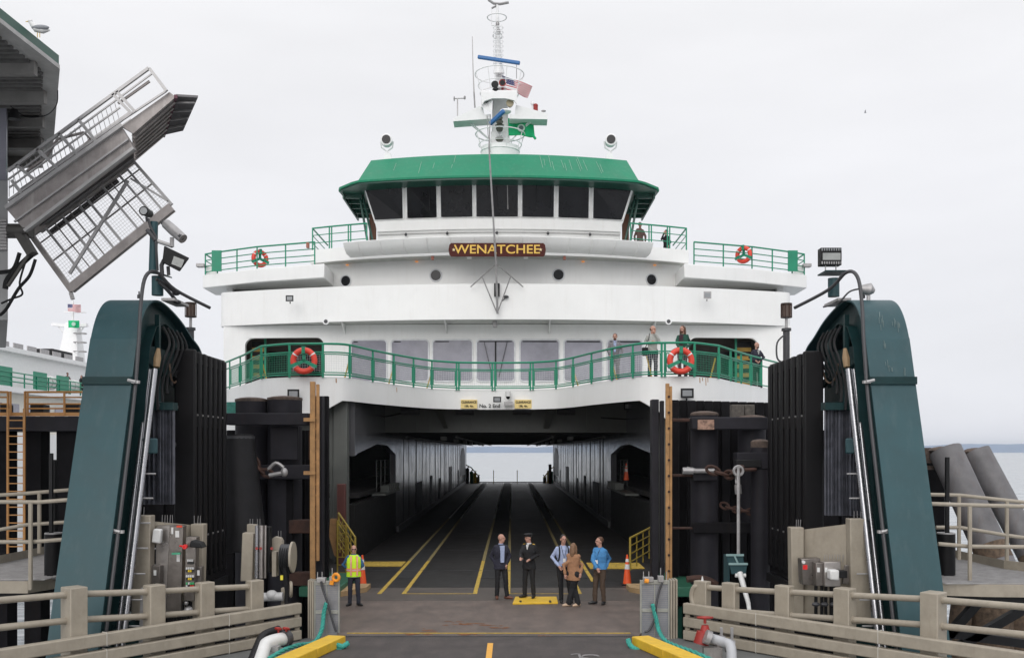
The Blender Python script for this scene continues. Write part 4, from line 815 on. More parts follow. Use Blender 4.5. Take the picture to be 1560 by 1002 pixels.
# brown lantern beacons on the wing walls
def beacon(px, D, label, py0):
    T = thing('beacon_light', P(px, 520, D), label, 'beacon', 'brown lantern beacons'); c = P(px, py0, D); k = D/1517
    q = MB(); q.tube([c+Vector((0, 0, -9*k)), c+Vector((0, 0, 10*k))], 7*k, 14); q.build('lantern', mat('lantern_brown', (.085, .055, .042), .5), T)
    q = MB()
    for z in (-9, 11): q.cyl(c+Vector((0, 0, z*k)), c+Vector((0, 0, (z+2)*k)), 8.5*k, n=14)
    q.build('lantern_rim', mat('lantern_rim', (.05, .032, .025), .6), T)
    q = MB()
    for t in range(8): a = R(45*t+20); d = Vector((math.cos(a), math.sin(a), 0))*8*k; q.tube([c+d+Vector((0, 0, -9*k)), c+d+Vector((0, 0, 12*k))], .7*k, 5)
    q.build('lantern_cage', RUST, T)
    q = MB(); q.tube([c+Vector((0, 0, -9*k)), c+Vector((0, 0, -25*k))], 2.2*k, 8); q.build('lantern_stem', GALV, T)
    q = MB(); q.tube([c+Vector((0, 0, -25*k)), c+Vector((0, 0, -29*k))], 7.5*k, 10); q.tube([c+Vector((0, 0, -29*k)), c+Vector((0, 0, -110*k))], 5.2*k, 10); q.build('lantern_post', DARKG, T)
    return T
beacon(290.5, 26.5, 'brown caged lantern beacon behind the left tower arm', 474); beacon(1198, 27.5, 'brown caged lantern beacon on a black post beside the right fender panel', 475)
q = MB(); q.tube(catmull([P(1195, 510, 27.3), P(1184, 522, 27.3), P(1184, 545, 27.3), P(1192, 552, 27.3)], 4), .025, 6); tag(q.build('beacon_cable', DARKG), 'thin black cable looping down beside the right lantern beacon', 'cable')
# ================================================================== ribbed black fender panels
def panel(s, Xo, Xi, y0, y1, zt, zb, label):
    T = thing('fender_panel', ((Xo+Xi)/2, y0, zb), label, 'fender', 'ribbed black fender panels'); x0, x1 = min(Xo, Xi), max(Xo, Xi)
    q = MB(); q.box(x0, x1, y0, y0+.18, zb, zt); q.build('end_plate', BLK, T, bevel=.04)
    q = MB(); xb = x0 if s < 0 else x1-.08; q.box(xb, xb+.08, y0+.18, y1, zb, zt-.1); q.build('back_plate', BLK, T, smooth=False)
    N = 6; w_ = (y1-y0-.18)/N
    for k in range(N):
        ya = y0+.18+w_*k
        q = MB(); xa, xb = (x0+.08, x1) if s < 0 else (x0, x1-.08); q.box(xa, xb, ya+w_*.52, ya+w_-.002, zb+.15, zt-.02-.01*k); q.build('fender_rib', BLK, T, bevel=.05)
    q = MB(); xa, xb = (x0+.08, x1-.06) if s < 0 else (x0+.06, x1-.08)
    for z in (zt-.3, (zt+zb)/2+1.0, zb+.9, zb+.02): q = MB(); q.box(xa, xb, y0+.18, y1-.01, z, z+.26); q.build('panel_web', BLK, T, smooth=False)
    for z in ((zt+zb)/2+1.25, zb+1.15):
        q = MB()
        for k in range(N): ya = y0+.18+w_*(k+.25); xx = (xb+.0 if s < 0 else xa); q.box(xx-.03, xx+.03, ya-.05, ya+.07, z+.01, z+.05)
        q.build('bolt_row', GALV, T, smooth=False)
    q = MB(); xx = x1 if s < 0 else x0; q.box(xx-.03, xx+.03, y0+.2, y1, zb-.25, zb-.02); q.build('lower_edge', BLKR, T, smooth=False)
panel(-1, -7.98, -7.48, 23.5, 26.15, 6.49, .85, 'tall black ribbed fender panel beside the left teal tower')
panel(1, 7.36, 6.90, 23.5, 26.9, 6.45, .85, 'tall black ribbed fender panel beside the right teal tower')
# corrugated grey sheets (folded curtain) between tower and panel
for s, a, b, lab in ((-1, 217, 263, 'hanging grey corrugated plastic curtain beside the left tower'), (1, 1258, 1312, 'hanging grey corrugated plastic curtain beside the right tower')):
    D = 22.4; pts = []; xa, xb = pxX(a, D), pxX(b, D); n = 13
    for i in range(n*2+1): pts.append(Vector((lerp(xa, xb, i/(2*n)), D+(.12 if i % 2 else -.08)+.1*random.random(), 0)))
    z0, z1 = HC+(VY-(768 if s < 0 else 785))/F*D, HC+(VY-621)/F*D
    q = MB(); q.ribbon([p+Vector((0, 0, z0)) for p in pts], [p+Vector((0, 0, z1)) for p in pts], (0, .03, 0)); o = tag(q.build('curtain', mat('curtain_grey', (.15, .155, .185), .35, var=.5, scale=4), smooth=False), lab, 'curtain', 'corrugated curtains')
    q = MB(); q.box(xa-.05, xb+.05, D-.12, D+.2, z1-.05, z1+.12); q.build('curtain_rail', TEALD, o, smooth=False)
# ================================================================== wing walls of piles and dark steel against the ferry bow
def wall_left():
    T = thing('pile_dolphin', P(420, 880, 29), 'dark timber and steel wing wall with two rusty capped piles left of the bow', 'dolphin', 'dark pile wing walls')
    def px_box(name, x0, x1, y0, y1, D, th, m, bev=.02):
        a = P(x0, y1, D); b = P(x1, y0, D); q = MB(); q.box(a.x, b.x, D, D+th, a.z, b.z); return q.build(name, m, T, bevel=bev)
    px_box('top_beam', 344, 470, 629, 647, 27.6, .5, TIMB2); px_box('waling', 395, 474, 708, 730, 28.0, .5, TIMB2, .03); px_box('waling', 440, 478, 792, 812, 28.2, .4, RUST)
    px_box('waling', 440, 478, 872, 892, 28.2, .4, RUST)
    for x, w_, top in ((383, 24, 609), (434, 26, 607)):
        a = P(x, 1010, 28.8); b = P(x, top, 28.8); r = w_/1517*28.8; q = MB(); q.tube([a, b], r, 20); pl_ = q.build('pile', TIMB2, T)
        q = MB(); q.ell(b, r*1.0, r*1.0, .08, 20, 8); q.tube([b-Vector((0, 0, .05)), b+Vector((0, 0, .02))], r*1.02, 20); q.build('pile_cap', RUSTC, pl_)
    px_box('fender_board', 412, 454, 650, 700, 28.0, .14, TIMB2)
    for x in range(345, 490, 12): px_box('sheet_pile', x, x+11, 655 if x < 466 else 603, 1010, 30.0+.25*((x//12) % 2), .2, TIMB)
    px_box('corner_post', 472, 491, 603, 900, 28.0, .35, TIMB2, .02)
    px_box('green_box', 345, 364, 612, 634, 28.6, .4, mat('faded_green', (.05, .22, .18), .7, var=.4, scale=8))
    px_box('pile_block', 352, 420, 655, 700, 29.0, .5, TIMB); px_box('stud_plate', 470, 474, 655, 700, 27.9, .1, RUST)
    px_box('post', 436, 446, 730, 880, 28.3, .3, TIMB)
wall_left()
def cone_fender():
    T = thing('cone_fender', P(370, 800, 26.8), 'large black rubber cone fender leaning behind the left ribbed panel', 'fender')
    q = MB(); q.tube([P(347, 668, 27.2), P(372, 664, 27.3)], .3, 8) if False else None
    q = MB(); q.tube([P(372, 840, 26.8), P(368, 775, 26.9), P(363, 664, 27.1)], [.62, .56, .42], 22); q.build('cone', BLKR, T)
    q = MB(); q.tube([P(363, 668, 27.1), P(363, 664, 27.1)], .44, 22); q.build('cone_rim', DARKG, T)
cone_fender()
def wall_right():
    T = thing('pile_dolphin', P(1080, 880, 29), 'dark sheet pile wing wall with paint-flaked pile caps right of the bow', 'dolphin', 'dark pile wing walls')
    def px_box(name, x0, x1, y0, y1, D, th, m, bev=.02):
        a = P(x0, y1, D); b = P(x1, y0, D); q = MB(); q.box(a.x, b.x, D, D+th, a.z, b.z); return q.build(name, m, T, bevel=bev)
    px_box('corner_post', 993, 1004, 608, 910, 28.2, .4, TIMB2); px_box('channel', 1006, 1012, 610, 910, 28.1, .2, TIMB2)
    for i, x in enumerate(range(1022, 1170, 13)): px_box('sheet_pile', x, x+12, 609+.35*i, 1000, 30.0+.3*(i % 2), .25, TIMB)
    px_box('top_beam', 1054, 1170, 635, 654, 27.8, .5, TIMB2, .03)
    px_box('side_beam', 1024, 1054, 637, 642, 28.1, .3, RUST); px_box('side_beam', 1024, 1060, 722, 726, 28.1, .3, RUST); px_box('side_beam', 1024, 1058, 803, 806, 28.1, .3, RUST)
    for x, w_, top, low in ((1073, 21, 630, 1000), (1145, 21, 636, 800), (1158, 14, 673, 1000)):
        D = 28.6 if x != 1158 else 27.2; a = P(x, low, D); b = P(x, top, D); r = w_/1517*D; q = MB(); q.tube([a, b], r, 20); pl_ = q.build('pile', TIMB2, T)
        q = MB(); q.ell(b, r, r, .08, 20, 8); q.tube([b-Vector((0, 0, .05 if x != 1158 else .15)), b+Vector((0, 0, .01))], r*1.02, 20); q.build('pile_cap', RUSTC, pl_)
    px_box('flaked_patch', 1063, 1088, 639, 654, 27.78, .018, mat('flaked_paint', (.32, .20, .15), .85, var=.75, scale=9), 0)
    px_box('walling', 1056, 1093, 715, 732, 28.0, .4, TIMB2, .02); px_box('walling', 1056, 1148, 796, 812, 28.0, .3, TIMB, .02); px_box('walling', 1123, 1172, 689, 714, 26.9, .5, TIMB2, .02)
    px_box('walling', 1122, 1160, 700, 712, 26.8, .3, BLACK)
    px_box('timber_block', 1115, 1134, 616, 640, 28.6, .3, mat('weathered_wood', (.09, .08, .07), .8, var=.5, scale=10)); px_box('timber_block', 1135, 1150, 616, 634, 28.6, .3, mat('weathered_wood', (.09, .08, .07)))
    q = MB(); q.tube([P(1046, 714, 27.9), P(1060, 717, 27.9), P(1088, 717, 27.9)], .07, 8); q.tube([P(1040, 717, 27.9), P(1056, 717, 27.9)], .1, 8); q.build('tie_rod', GALV, T)
wall_right()
# darkness behind them: solid pier cell so no sea shows between
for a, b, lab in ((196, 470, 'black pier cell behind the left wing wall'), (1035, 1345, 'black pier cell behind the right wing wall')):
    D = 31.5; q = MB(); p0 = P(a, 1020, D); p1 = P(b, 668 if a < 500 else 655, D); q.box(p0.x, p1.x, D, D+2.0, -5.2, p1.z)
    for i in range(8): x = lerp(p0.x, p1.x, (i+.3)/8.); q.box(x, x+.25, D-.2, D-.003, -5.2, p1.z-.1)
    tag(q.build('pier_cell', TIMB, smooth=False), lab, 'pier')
# wooden ladders / batten pairs
def ladder(xa, xb, y0, y1, D, label, two):
    T = thing('wooden_ladder', P((xa+xb)/2, y1, D), label, 'ladder', 'timber ladders on the wing walls')
    q = MB(); a = P(xa, y1, D); b = P(xa+7.5, y0, D); q.box(a.x, b.x, D, D+.14, a.z, b.z); q.build('ladder_rail', WOOD, T, smooth=False, bevel=.01)
    q = MB(); a = P(xb-4.5, y1-30, D+.1); b = P(xb, y0+4, D+.1); q.box(a.x, b.x, D+.1, D+.2, a.z, b.z); q.build('ladder_rail', WOOD, T, smooth=False, bevel=.01)
    n = 15
    for k in range(n):
        y = lerp(y0+55, y1-12, k/(n-1)); q = MB(); q.bar(P(xa+7, y, D+.12), P(xb-4, y, D+.12), .035, .05); q.build('rung', WOOD if k < 8 else RUST, T, smooth=False)
    if two:
        for y in (639, 720): q = MB(); q.bar(P(463, y, D-.02), P(480, y, D-.02), .1, .1); q.build('ladder_cleat', WOOD, T, smooth=False)
ladder(472, 486, 581, 884, 27.5, 'tall timber ladder with rungs on the left wing wall corner', True)
def batten(x0, x1, y0, y1, D):
    T = thing('wooden_ladder', P(x0, y1, D), 'tall double timber batten studded with bolts on the right wing wall corner', 'ladder', 'timber ladders on the wing walls')
    for a_, b_, dd, t in ((x0, x0+5.5, .0, 6), (x0+6, x1, .05, 0)):
        q = MB(); a = P(a_, y1, D); b = P(b_, y0-t*.7+4, D); q.box(a.x, b.x, D+dd, D+dd+.12, a.z, b.z); q.build('batten', WOOD, T, bevel=.01)
    for k in range(12):
        c = P(x0+4.5, lerp(y0+20, y1-15, k/11), D-.01); q = MB(); q.cyl(c+Vector((0, -.04, 0)), c+Vector((0, .02, 0)), .035, n=8); q.build('bolt', RUST, T)
batten(1014.5, 1024.5, 584, 884, 27.6)
# chains
def chain(name, pts, r, link, label, m=RUST, grp=None):
    cp = catmull(pts, 8); q = MB(); L = 0; nxt = 0; k = 0
    for a, b in zip(cp, cp[1:]):
        d = (b-a); seg = d.length
        while nxt <= L+seg:
            p = a+d*((nxt-L)/seg); dn = d.normalized(); side = dn.cross(Vector((0, 0, 1))).normalized() if k % 2 else dn.cross(dn.cross(Vector((0, 0, 1)))).normalized()
            ring = [p+dn*math.cos(t)*link*.62+side*math.sin(t)*link*.36 for t in [R(36*i) for i in range(11)]]
            q.tube(ring, r, 6, caps=False); nxt += link*.85; k += 1
        L += seg
    return tag(q.build(name, m), label, 'chain', grp)
chain('mooring_chain', [P(388, 703, 27.2), P(398, 716, 27.2), P(415, 722, 27.2), P(432, 718, 27.3)], .045, .28, 'rusty chain hanging beside the black cone fender', grp='rusty chains')
q = MB(); q.tube(catmull([P(408, 716, 27.2), P(420, 705, 27.2), P(432, 712, 27.2)], 4), .05, 8); q.tube([P(410, 724, 27.1), P(432, 720, 27.1)], .06, 8); q.ell(P(433, 719, 27.1), .1, .1, .13); tag(q.build('shackle', GALV), 'pale galvanised shackle on the chain beside the cone fender', 'shackle')
chain('mooring_chain', [P(1086, 716, 27.4), P(1104, 722, 27.3), P(1118, 722, 27.0), P(1126, 716, 26.7), P(1140, 715, 26.6)], .05, .3, 'heavy rusty chain across the top of the right wing wall', grp='rusty chains')
chain('mooring_chain', [P(1104, 770, 28), P(1118, 775, 27.8), P(1135, 778, 27.6), P(1150, 780, 27.5)], .035, .24, 'thin rusty chain hanging low on the right wing wall', grp='rusty chains')
q = MB(); q.tube(catmull([P(1046, 882, 26), P(1066, 880, 26), P(1082, 884, 26), P(1092, 890, 26)], 4), .09, 6); tag(q.build('mooring_chain', RUST), 'rusty heap of chain behind the right guard rail', 'chain')
# hanging cable with teal sheave box
T = thing('lifting_cable', P(1124, 850, 25.5), 'grey lifting cable ending in a teal bracket and white rod right of the ramp', 'cable')
q = MB(); q.tube([P(1125, 712, 26.2), P(1125, 845, 25.5)], .045, 8); q.build('cable', GALV, T)
q = MB(); q.ring(P(1125, 717, 26.2), .12, .04, axis=(0, 1, 0), n=14, m=6); q.ring(P(1123, 731, 26.2), .11, .035, axis=(1, 0, 0), n=14, m=6); q.tube([P(1124, 738, 26.2), P(1125, 752, 26.2)], .09, 8); q.build('cable_eye', GALV, T)
q = MB(); q.hexa([P(*p, 24.8) for p in ((1106, 845), (1132, 845), (1134, 860), (1110, 860))], [P(*p, 25.3) for p in ((1106, 845), (1132, 845), (1134, 860), (1110, 860))])
q.box(P(1106, 0, 25.3).x, P(1108, 0, 25.3).x, 25.0, 25.6, P(0, 890, 25.3).z, P(0, 845, 25.3).z); q.hexa([P(*p, 24.6) for p in ((1111, 858), (1139, 858), (1136, 874), (1114, 874))], [P(*p, 25.0) for p in ((1111, 858), (1139, 858), (1136, 874), (1114, 874))]); q.build('sheave_bracket', TEAL, T, bevel=.02)
q = MB(); q.bar(P(1106, 845, 24.78), P(1133, 845, 24.78), .05, .05); q.bar(P(1110, 858.5, 24.58), P(1139, 858.5, 24.58), .06, .05); q.bar(P(1119, 846, 24.78), P(1124, 857, 24.75), .04, .04); q.build('bracket_edge', mat('edge_pale', (.25, .38, .38), .5), T, smooth=False)
q = MB(); q.tube([P(1127, 872, 24.5), P(1140, 918, 24.0), P(1142, 934, 23.8)], [.075, .055, .05], 10); q.tube([P(1120, 876, 24.5), P(1136, 876, 24.5)], .05, 8); q.build('push_rod', WHITEP, T)
# ================================================================== guard rails flaring out beside the ramp
def guard(s, E, N_, posts, label, ext):
    # E: plan point of the ferry-side end; N_: plan point nearer the camera
    E = Vector((E[0], E[1], 0)); N_ = Vector((N_[0], N_[1], 0)); u = (N_-E).normalized(); out = Vector((u.y, -u.x, 0)) if s > 0 else Vector((-u.y, u.x, 0))
    if out.x*s < 0: out = -out
    T = thing('guard_rail', E, label, 'guard rail', 'beige steel guard rails beside the ramp'); Z = [(.46, .70), (.17, .39), (-.12, .10)]
    for z0, z1 in Z:
        for tt in (1.9, 4.6): qs = MB(); c_ = E+u*tt+Vector((0, 0, (z0+z1)/2-.012)); qs.bar(c_, c_+u*.012, .168, z1-z0+.008); qs.build('weld_seam', mat('weld_pale', (.55, .53, .48), .5), T, smooth=False)
        q = MB(); a = E+Vector((0, 0, (z0+z1)/2)); b = N_+u*ext+Vector((0, 0, (z0+z1)/2-.04)); q.bar(a, b, .16, z1-z0); q.build('beam', BEIGE, T, bevel=.025)
    q = MB(); a = E+u*.05; q.bar(a+Vector((0, 0, -.12))+out*.03, a+Vector((0, 0, .69))+out*.03, .10, .12); q.build('beam_end_post', BEIGE, T, bevel=.01)
    tops = []
    for px, ptop, wp in posts:
        # intersect viewing ray with offset plan line
        k = (px-VX)/F; o = E+out*.30; t = (k*o.y-o.x)/(u.x-k*u.y); p = o+u*t; zt = HC+(VY-ptop)/F*p.y; w_ = wp/F*p.y
        q = MB(); q.bar(p+Vector((0, 0, -.8)), p+Vector((0, 0, zt)), w_, .34, up=(u.x, u.y, 0)); q.build('post', BEIGE, T, bevel=.02); tops.append((p, zt))
    rows = []
    for j, dz in enumerate((.14, .62)):
        for (p, z), (p2, z2) in zip(tops, tops[1:]+[(N_+u*(ext)+out*.3, tops[-1][1]+.12)]):
            q = MB(); a = Vector((p.x, p.y, z-dz)); b = Vector((p2.x, p2.y, z2-dz)); q.tube([a, b], .062, 12); q.build('rail', BEIGE, T)
            for c, d in ((a, b),): 
                w2 = (d-c).normalized(); q = MB(); q.tube([c+w2*.10, c+w2*.2], .072, 12); q.build('rail_collar', BEIGE, T)
    return T, tops, u, out
GLt, topsL, uL, oL = guard(-1, (-4.75, 22.3), (-8.87, 17.25), [(388, 883, 15), (312, 886, 17), (235, 890, 22), (113, 893, 31)], 'beige steel guard rail flaring out to the left of the ramp', 2.5)
GRt, topsR, uR, oR = guard(1, (3.87, 22.3), (8.74, 17.0), [(1070, 884, 14), (1113, 887, 14), (1195, 891, 17), (1287, 895, 24), (1422, 901, 33)], 'beige steel guard rail flaring out to the right of the ramp', 2.5)
for (p, z), T, s in ((topsR[0], GRt, 1),):
    q = MB(); q.tube(catmull([Vector((p.x, p.y, z-.14)), Vector((p.x-.16, p.y+.05, z-.14)), Vector((p.x-.22, p.y+.1, z-.36)), Vector((p.x-.16, p.y+.05, z-.6)), Vector((p.x, p.y, z-.62))], 4), .06, 10); q.build('rail_loop', BEIGE, T)
    q = MB(); q.tube([Vector((p.x, p.y, z)), Vector((p.x, p.y, z+.1))], [.03, .01], 8); q.build('post_pin', WHITEP, T)
# side plates under the guard rails
for s, pts, lab in ((-1, [(-3.8, 22.0), (-4.6, 22.6), (-9.4, 16.8), (-10.5, 14), (-5.9, 14), (-5.3, 15.5)], 'left'), (1, [(2.8, 22.0), (3.7, 22.6), (9.2, 16.5), (10.4, 14), (5.1, 14), (4.5, 15.5)], 'right')):
    q = MB(); q.slab(pts, -.5, -.14); tag(q.build('walkway_plate', mat('grey_plate', (.13, .135, .135), .5, var=.2)), f'grey steel edge plate between the yellow kerb and the {lab} guard rail', 'steel plate', 'grey edge plates')
# yellow kerb beams
for s, L, lab in ((-1, [((527, 966), (527, 979)), ((484, 985), (484, 1003)), ((380, 1030), (380, 1055))], 'left'), (1, [((962, 967), (962, 980)), ((1010, 987), (1010, 1005)), ((1110, 1030), (1110, 1058))], 'right')):
    T = thing('yellow_kerb', G(L[0][0][0], 980), f'bright yellow steel kerb beam angled along the {lab} edge of the ramp', 'kerb', 'yellow kerb beams')
    P0 = [Pz(a[0], a[1]+1.5, .20) for a, b in L]; tx = 1.0
    for i in range(2):
        a, b = P0[i], P0[i+1]; d = (b-a).normalized(); o = Vector((d.y, -d.x, 0)); o = o if o.x*s > 0 else -o; w_ = .40
        g = d*.006
        q = MB(); q.hexa([a+g+Vector((0, 0, -.20)), b-g+Vector((0, 0, -.20)), b-g+o*w_+Vector((0, 0, -.20)), a+g+o*w_+Vector((0, 0, -.20))], [a+g, b-g, b-g+o*w_, a+g+o*w_]); q.build('kerb_segment', YEL, T, bevel=.02)
# folded lattice gates
def gate(s, x0, x1, y0, y1, D, label):
    T = thing('folded_gate', P((x0+x1)/2, y1, D), label, 'gate', 'folded grey mesh gates'); a = P(x0, y1, D); b = P(x1, y0, D); W_ = b.x-a.x; H_ = b.z-a.z
    FRG = mat('gate_frame', (.30, .30, .27), .5, var=.15, scale=5)
    def bx(n, xa, xb, za, zb, ya, yb, m, bev=.008): q = MB(); q.box(a.x+xa*W_, a.x+xb*W_, D+ya, D+yb, a.z+za*H_, a.z+zb*H_); return q.build(n, m, T, bevel=bev)
    for n, xa, xb, za, zb in (('frame_stile', 0, .06, 0, 1), ('frame_stile', .94, 1, 0, 1), ('frame_rail', .061, .939, .93, 1), ('frame_rail', .061, .939, 0, .05), ('frame_rail', .061, .939, .47, .53), ('frame_mullion', .47, .52, .05, .93)):
        bx(n, xa, xb, za, zb, -.03 if n != 'frame_mullion' else -.02, .05, FRG)
    for xa, xb in ((.06, .47), (.52, .94)):
        for za, zb in ((.05, .47), (.53, .93)):
            bx('mesh_infill', xa, xb, za, zb, .0, .02, mat('gate_mesh', (.23, .25, .30), .5, var=.1, scale=8), 0)
            q = MB()
            for k in range(1, 12): x = a.x+lerp(xa, xb, k/12)*W_; q.box(x-.004, x+.004, D-.012, D-.001, a.z+za*H_, a.z+zb*H_)
            for k in range(1, 12): z = a.z+lerp(za, zb, k/12)*H_; q.box(a.x+xa*W_, a.x+xb*W_, D-.010, D-.0005, z-.004, z+.004)
            q.build('mesh_wire', GALV, T, smooth=False)
    for k in range(3):
        e = -.06-.10*k if s < 0 else 1.06+.10*k; bx('folded_leaf', min(e-.035, e+.035), max(e-.035, e+.035), 0, 1, -.02+.05*k, .3+.05*k, BEIGE)
    for t in (.12, .3, .7, .9): bx('hinge_pin', t-.012, t+.012, 1, 1.14 if t in (.12, .3, .9) else 1.2, 0, .03, GALV, 0)
    bx('bracket_plate', .1, .45, .97, 1.05, -.06, .1, GALV)
    bx('bracket_plate', .6, .8, .97, 1.07, -.06, .1, GALV)
    return T, a, b
gate(-1, 479, 517.5, 884, 979, 22.45, 'folded grey mesh gate with an orange strap at the left ramp edge')
gate(1, 975, 1020, 883, 975, 22.45, 'folded grey mesh gate at the right ramp edge')
def rope_obj(name, pts, r, label, m=ROPE, cat='rope', par=None, twist=True):
    cp = catmull(pts, 8); q = MB()
    if twist:
        n = len(cp)
        for ph in range(3):
            st = []
            for i, p in enumerate(cp):
                d = (cp[min(i+1, n-1)]-cp[max(i-1, 0)]).normalized(); a = d.cross(Vector((0, 1, .2))).normalized(); b = d.cross(a); t = i*.9+ph*2.09; st.append(p+(a*math.cos(t)+b*math.sin(t))*r*.55)
            q.tube(st, r*.62, 6)
    else: q.tube(cp, r, 8)
    o = q.build(name, m, par)
    if par is None: tag(o, label, cat)
    return o
rope_obj('mooring_rope', [P(497, 918, 22.3), P(493, 935, 22.3), P(491, 955, 22.2), P(484, 972, 22.0), P(474, 980, 21.2), P(455, 982, 20.6), P(432, 990, 19.8), P(410, 1003, 19.2)], .045, 'teal rope hanging on the left gate and trailing over the edge plate')
rope_obj('mooring_rope', [P(994, 920, 22.3), P(999, 940, 22.3), P(1004, 960, 22.2), P(1014, 975, 21.6), P(1032, 984, 20.6), P(1055, 992, 20), P(1085, 1005, 19.4)], .045, 'teal rope hanging on the right gate and trailing over the yellow kerb')
rope_obj('rope_knot', [P(530, 979, 20.7), P(522, 984, 20.6), P(513, 982, 20.6), P(510, 988, 20.6), P(520, 990, 20.6)], .05, 'short teal rope knot on the tip of the left yellow kerb')
rope_obj('rope_knot', [P(957, 974, 20.8), P(960, 982, 20.7), P(968, 988, 20.6), P(978, 992, 20.6), P(984, 988, 20.6), P(976, 986, 20.6)], .05, 'short teal rope knot on the tip of the right yellow kerb')
rope_obj('strap', [P(489, 885, 22.35), P(492, 898, 22.35), P(498, 915, 22.3), P(502, 930, 22.3), P(508, 950, 22.3), P(512, 962, 22.3)], .025, 'dark brown lashing strap across the left gate', m=DARKG, cat='strap', twist=False)
rope_obj('strap', [P(1009, 887, 22.35), P(1004, 900, 22.35), P(1000, 920, 22.3), P(998, 940, 22.3), P(990, 958, 22.3), P(982, 962, 22.3)], .025, 'dark brown lashing strap across the right gate', m=DARKG, cat='strap', twist=False)
q = MB(); q.ring(P(512, 879, 22.3), .075, .035, axis=(.3, 1, 0), n=16, m=8); q.tube([P(506, 884, 22.3), P(505, 890, 22.3)], .05, 8); tag(q.build('orange_strap', mat('strap_orange', (.75, .28, .02), .6, var=.2)), 'orange ratchet strap coiled on top of the left gate', 'strap')
q = MB(); q.tube([P(982, 884, 22.3), P(988, 885, 22.3)], .05, 8); tag(q.build('orange_strap', mat('strap_orange', (.75, .28, .02))), 'small orange strap on top of the right gate', 'strap')
# pipes beside the ramp
T = thing('drain_pipe', P(420, 990, 19.6), 'white wrapped pipe elbow with red valve handles by the left kerb', 'pipe')
q = MB(); q.tube(catmull([P(388, 1030, 18.9), P(397, 1004, 19.2), P(403, 984, 19.6), P(413, 977, 19.8), P(433, 972, 20.2)], 5), .135, 16); q.build('pipe', WHITEP, T)
q = MB(); q.tube([P(431, 972.5, 20.15), P(437, 970, 20.25)], .185, 16); q.build('pipe_coupling', DARKG, T)
for px in (424, 436): q = MB(); c = P(px, 957, 20.1); q.ring(c, .055, .025, axis=(.1, .4, 1), n=12, m=6); q.tube([c, c+Vector((0, .02, -.1))], .02, 6); q.build('valve_handle', RED, T)
q = MB(); q.box(*(lambda c: (c.x-.1, c.x+.1, c.y-.1, c.y+.1, c.z-.06, c.z+.03))(P(418, 986, 19.7))); q.build('pipe_support', GALV, T, smooth=False)
q = MB(); q.tube(catmull([P(380, 1015, 19.0), P(392, 985, 19.5), P(402, 967, 20.2), P(425, 958, 20.6)], 5), .085, 10); tag(q.build('rubber_hose', BLKR), 'thick black rubber hose behind the white pipe elbow', 'hose')
T = thing('fire_hydrant_pipe', P(1085, 985, 19.6), 'grey jointed pipe with a red hand wheel valve by the right kerb', 'pipe')
q = MB(); q.tube(catmull([P(1074, 969, 20.2), P(1088, 973, 20.0), P(1103, 978, 19.8), P(1113, 984, 19.6), P(1115, 1010, 19.4)], 5), .10, 14); q.build('pipe', mat('pipe_grey', (.42, .43, .45), .35, var=.1), T)
for px, py in ((1078, 970), (1097, 977), (1112, 983)):
    q = MB(); c = P(px, py, 19.95); q.tube([c+Vector((-.05, 0, .02)), c+Vector((.05, 0, -.02))], .145, 14); q.build('pipe_flange', GALV, T)
q = MB(); c = P(1074, 953, 20.2); q.tube([c+Vector((0, 0, .02)), c+Vector((0, 0, -.1)), c+Vector((0, 0, -.12)), c+Vector((0, 0, -.25))], [.07, .1, .14, .12], 12); q.tube([P(1072, 962, 20.2), P(1068, 980, 20.2)], [.14, .16], 12); q.build('valve_body', RED, T)
q = MB(); c = P(1074, 940, 20.2); q.ring(c, .15, .022, axis=(0, .1, 1), n=18, m=6); q.bar(c-Vector((.15, 0, 0)), c+Vector((.15, 0, 0)), .03, .02); q.tube([c, c+Vector((0, 0, -.12))], .03, 6); q.build('hand_wheel', RED, T)
for px in (1078, 1092): q = MB(); c = P(px, 990, 19.8); q.box(c.x-.09, c.x+.09, c.y-.1, c.y+.1, -.14, c.z+.07); q.build('pipe_support', STEEL, T, smooth=False)
for k, px in enumerate((1099, 1115)): q = MB(); q.bar(P(px, 975, 20.3), P(px, 955, 20.3), .06, .03); tag(q.build('steel_stake', GALV, bevel=.005), ['left flat steel stake in front of the right guard rail', 'right flat steel stake in front of the right guard rail'][k], 'stake')
# ================================================================== control cabinets
def slabbox(name, T, q4, D, th, m, bev=.012):
    q = MB(); q.hexa([P(*p, D) for p in q4], [P(*p, D)+Vector((0, th, 0)) for p in q4]); return q.build(name, m, T, bevel=bev)
T = thing('control_station', P(250, 940, 21.2), 'left control station: stainless cabinets with red and green buttons on beige posts', 'control station')
slabbox('support_post', T, ((199, 945), (227, 945), (229, 785), (205, 785)), 21.3, .3, BEIGE, .02); slabbox('support_post', T, ((290, 945), (306, 945), (310, 798), (290, 798)), 22.2, .3, BEIGE, .02)
q = MB(); q.hexa([P(227, 830, 21.55), P(290, 830, 22.3), P(290, 799, 22.3), P(227, 793, 21.55)], [P(227, 830, 21.6), P(290, 830, 22.35), P(290, 799, 22.35), P(227, 793, 21.6)]); q.build('back_plate', BEIGE, T, smooth=False)
for k, x in enumerate((209, 214, 219, 296, 301, 305, 247, 251, 255, 259, 263)): q = MB(); yb = 785 if x < 230 else (798 if x > 290 else 797); q.tube([P(x, yb, 21.8), P(x+random.uniform(-1, 1), yb-13, 21.8)], .006, 4); q.build('bird_spike', GALV, T)
STD = mat('cabinet_steel', (.20, .18, .165), .3, metal=.75, var=.25, scale=3)
slabbox('cabinet', T, ((236, 934), (272, 934), (276, 801), (238, 800)), 21.6, .35, STEEL); slabbox('cabinet', T, ((252, 936), (276, 934), (279, 801), (258, 801)), 21.35, .24, STD)
cb = slabbox('cabinet', T, ((280, 915), (296, 915), (299, 818), (283, 817)), 21.3, .25, STD)
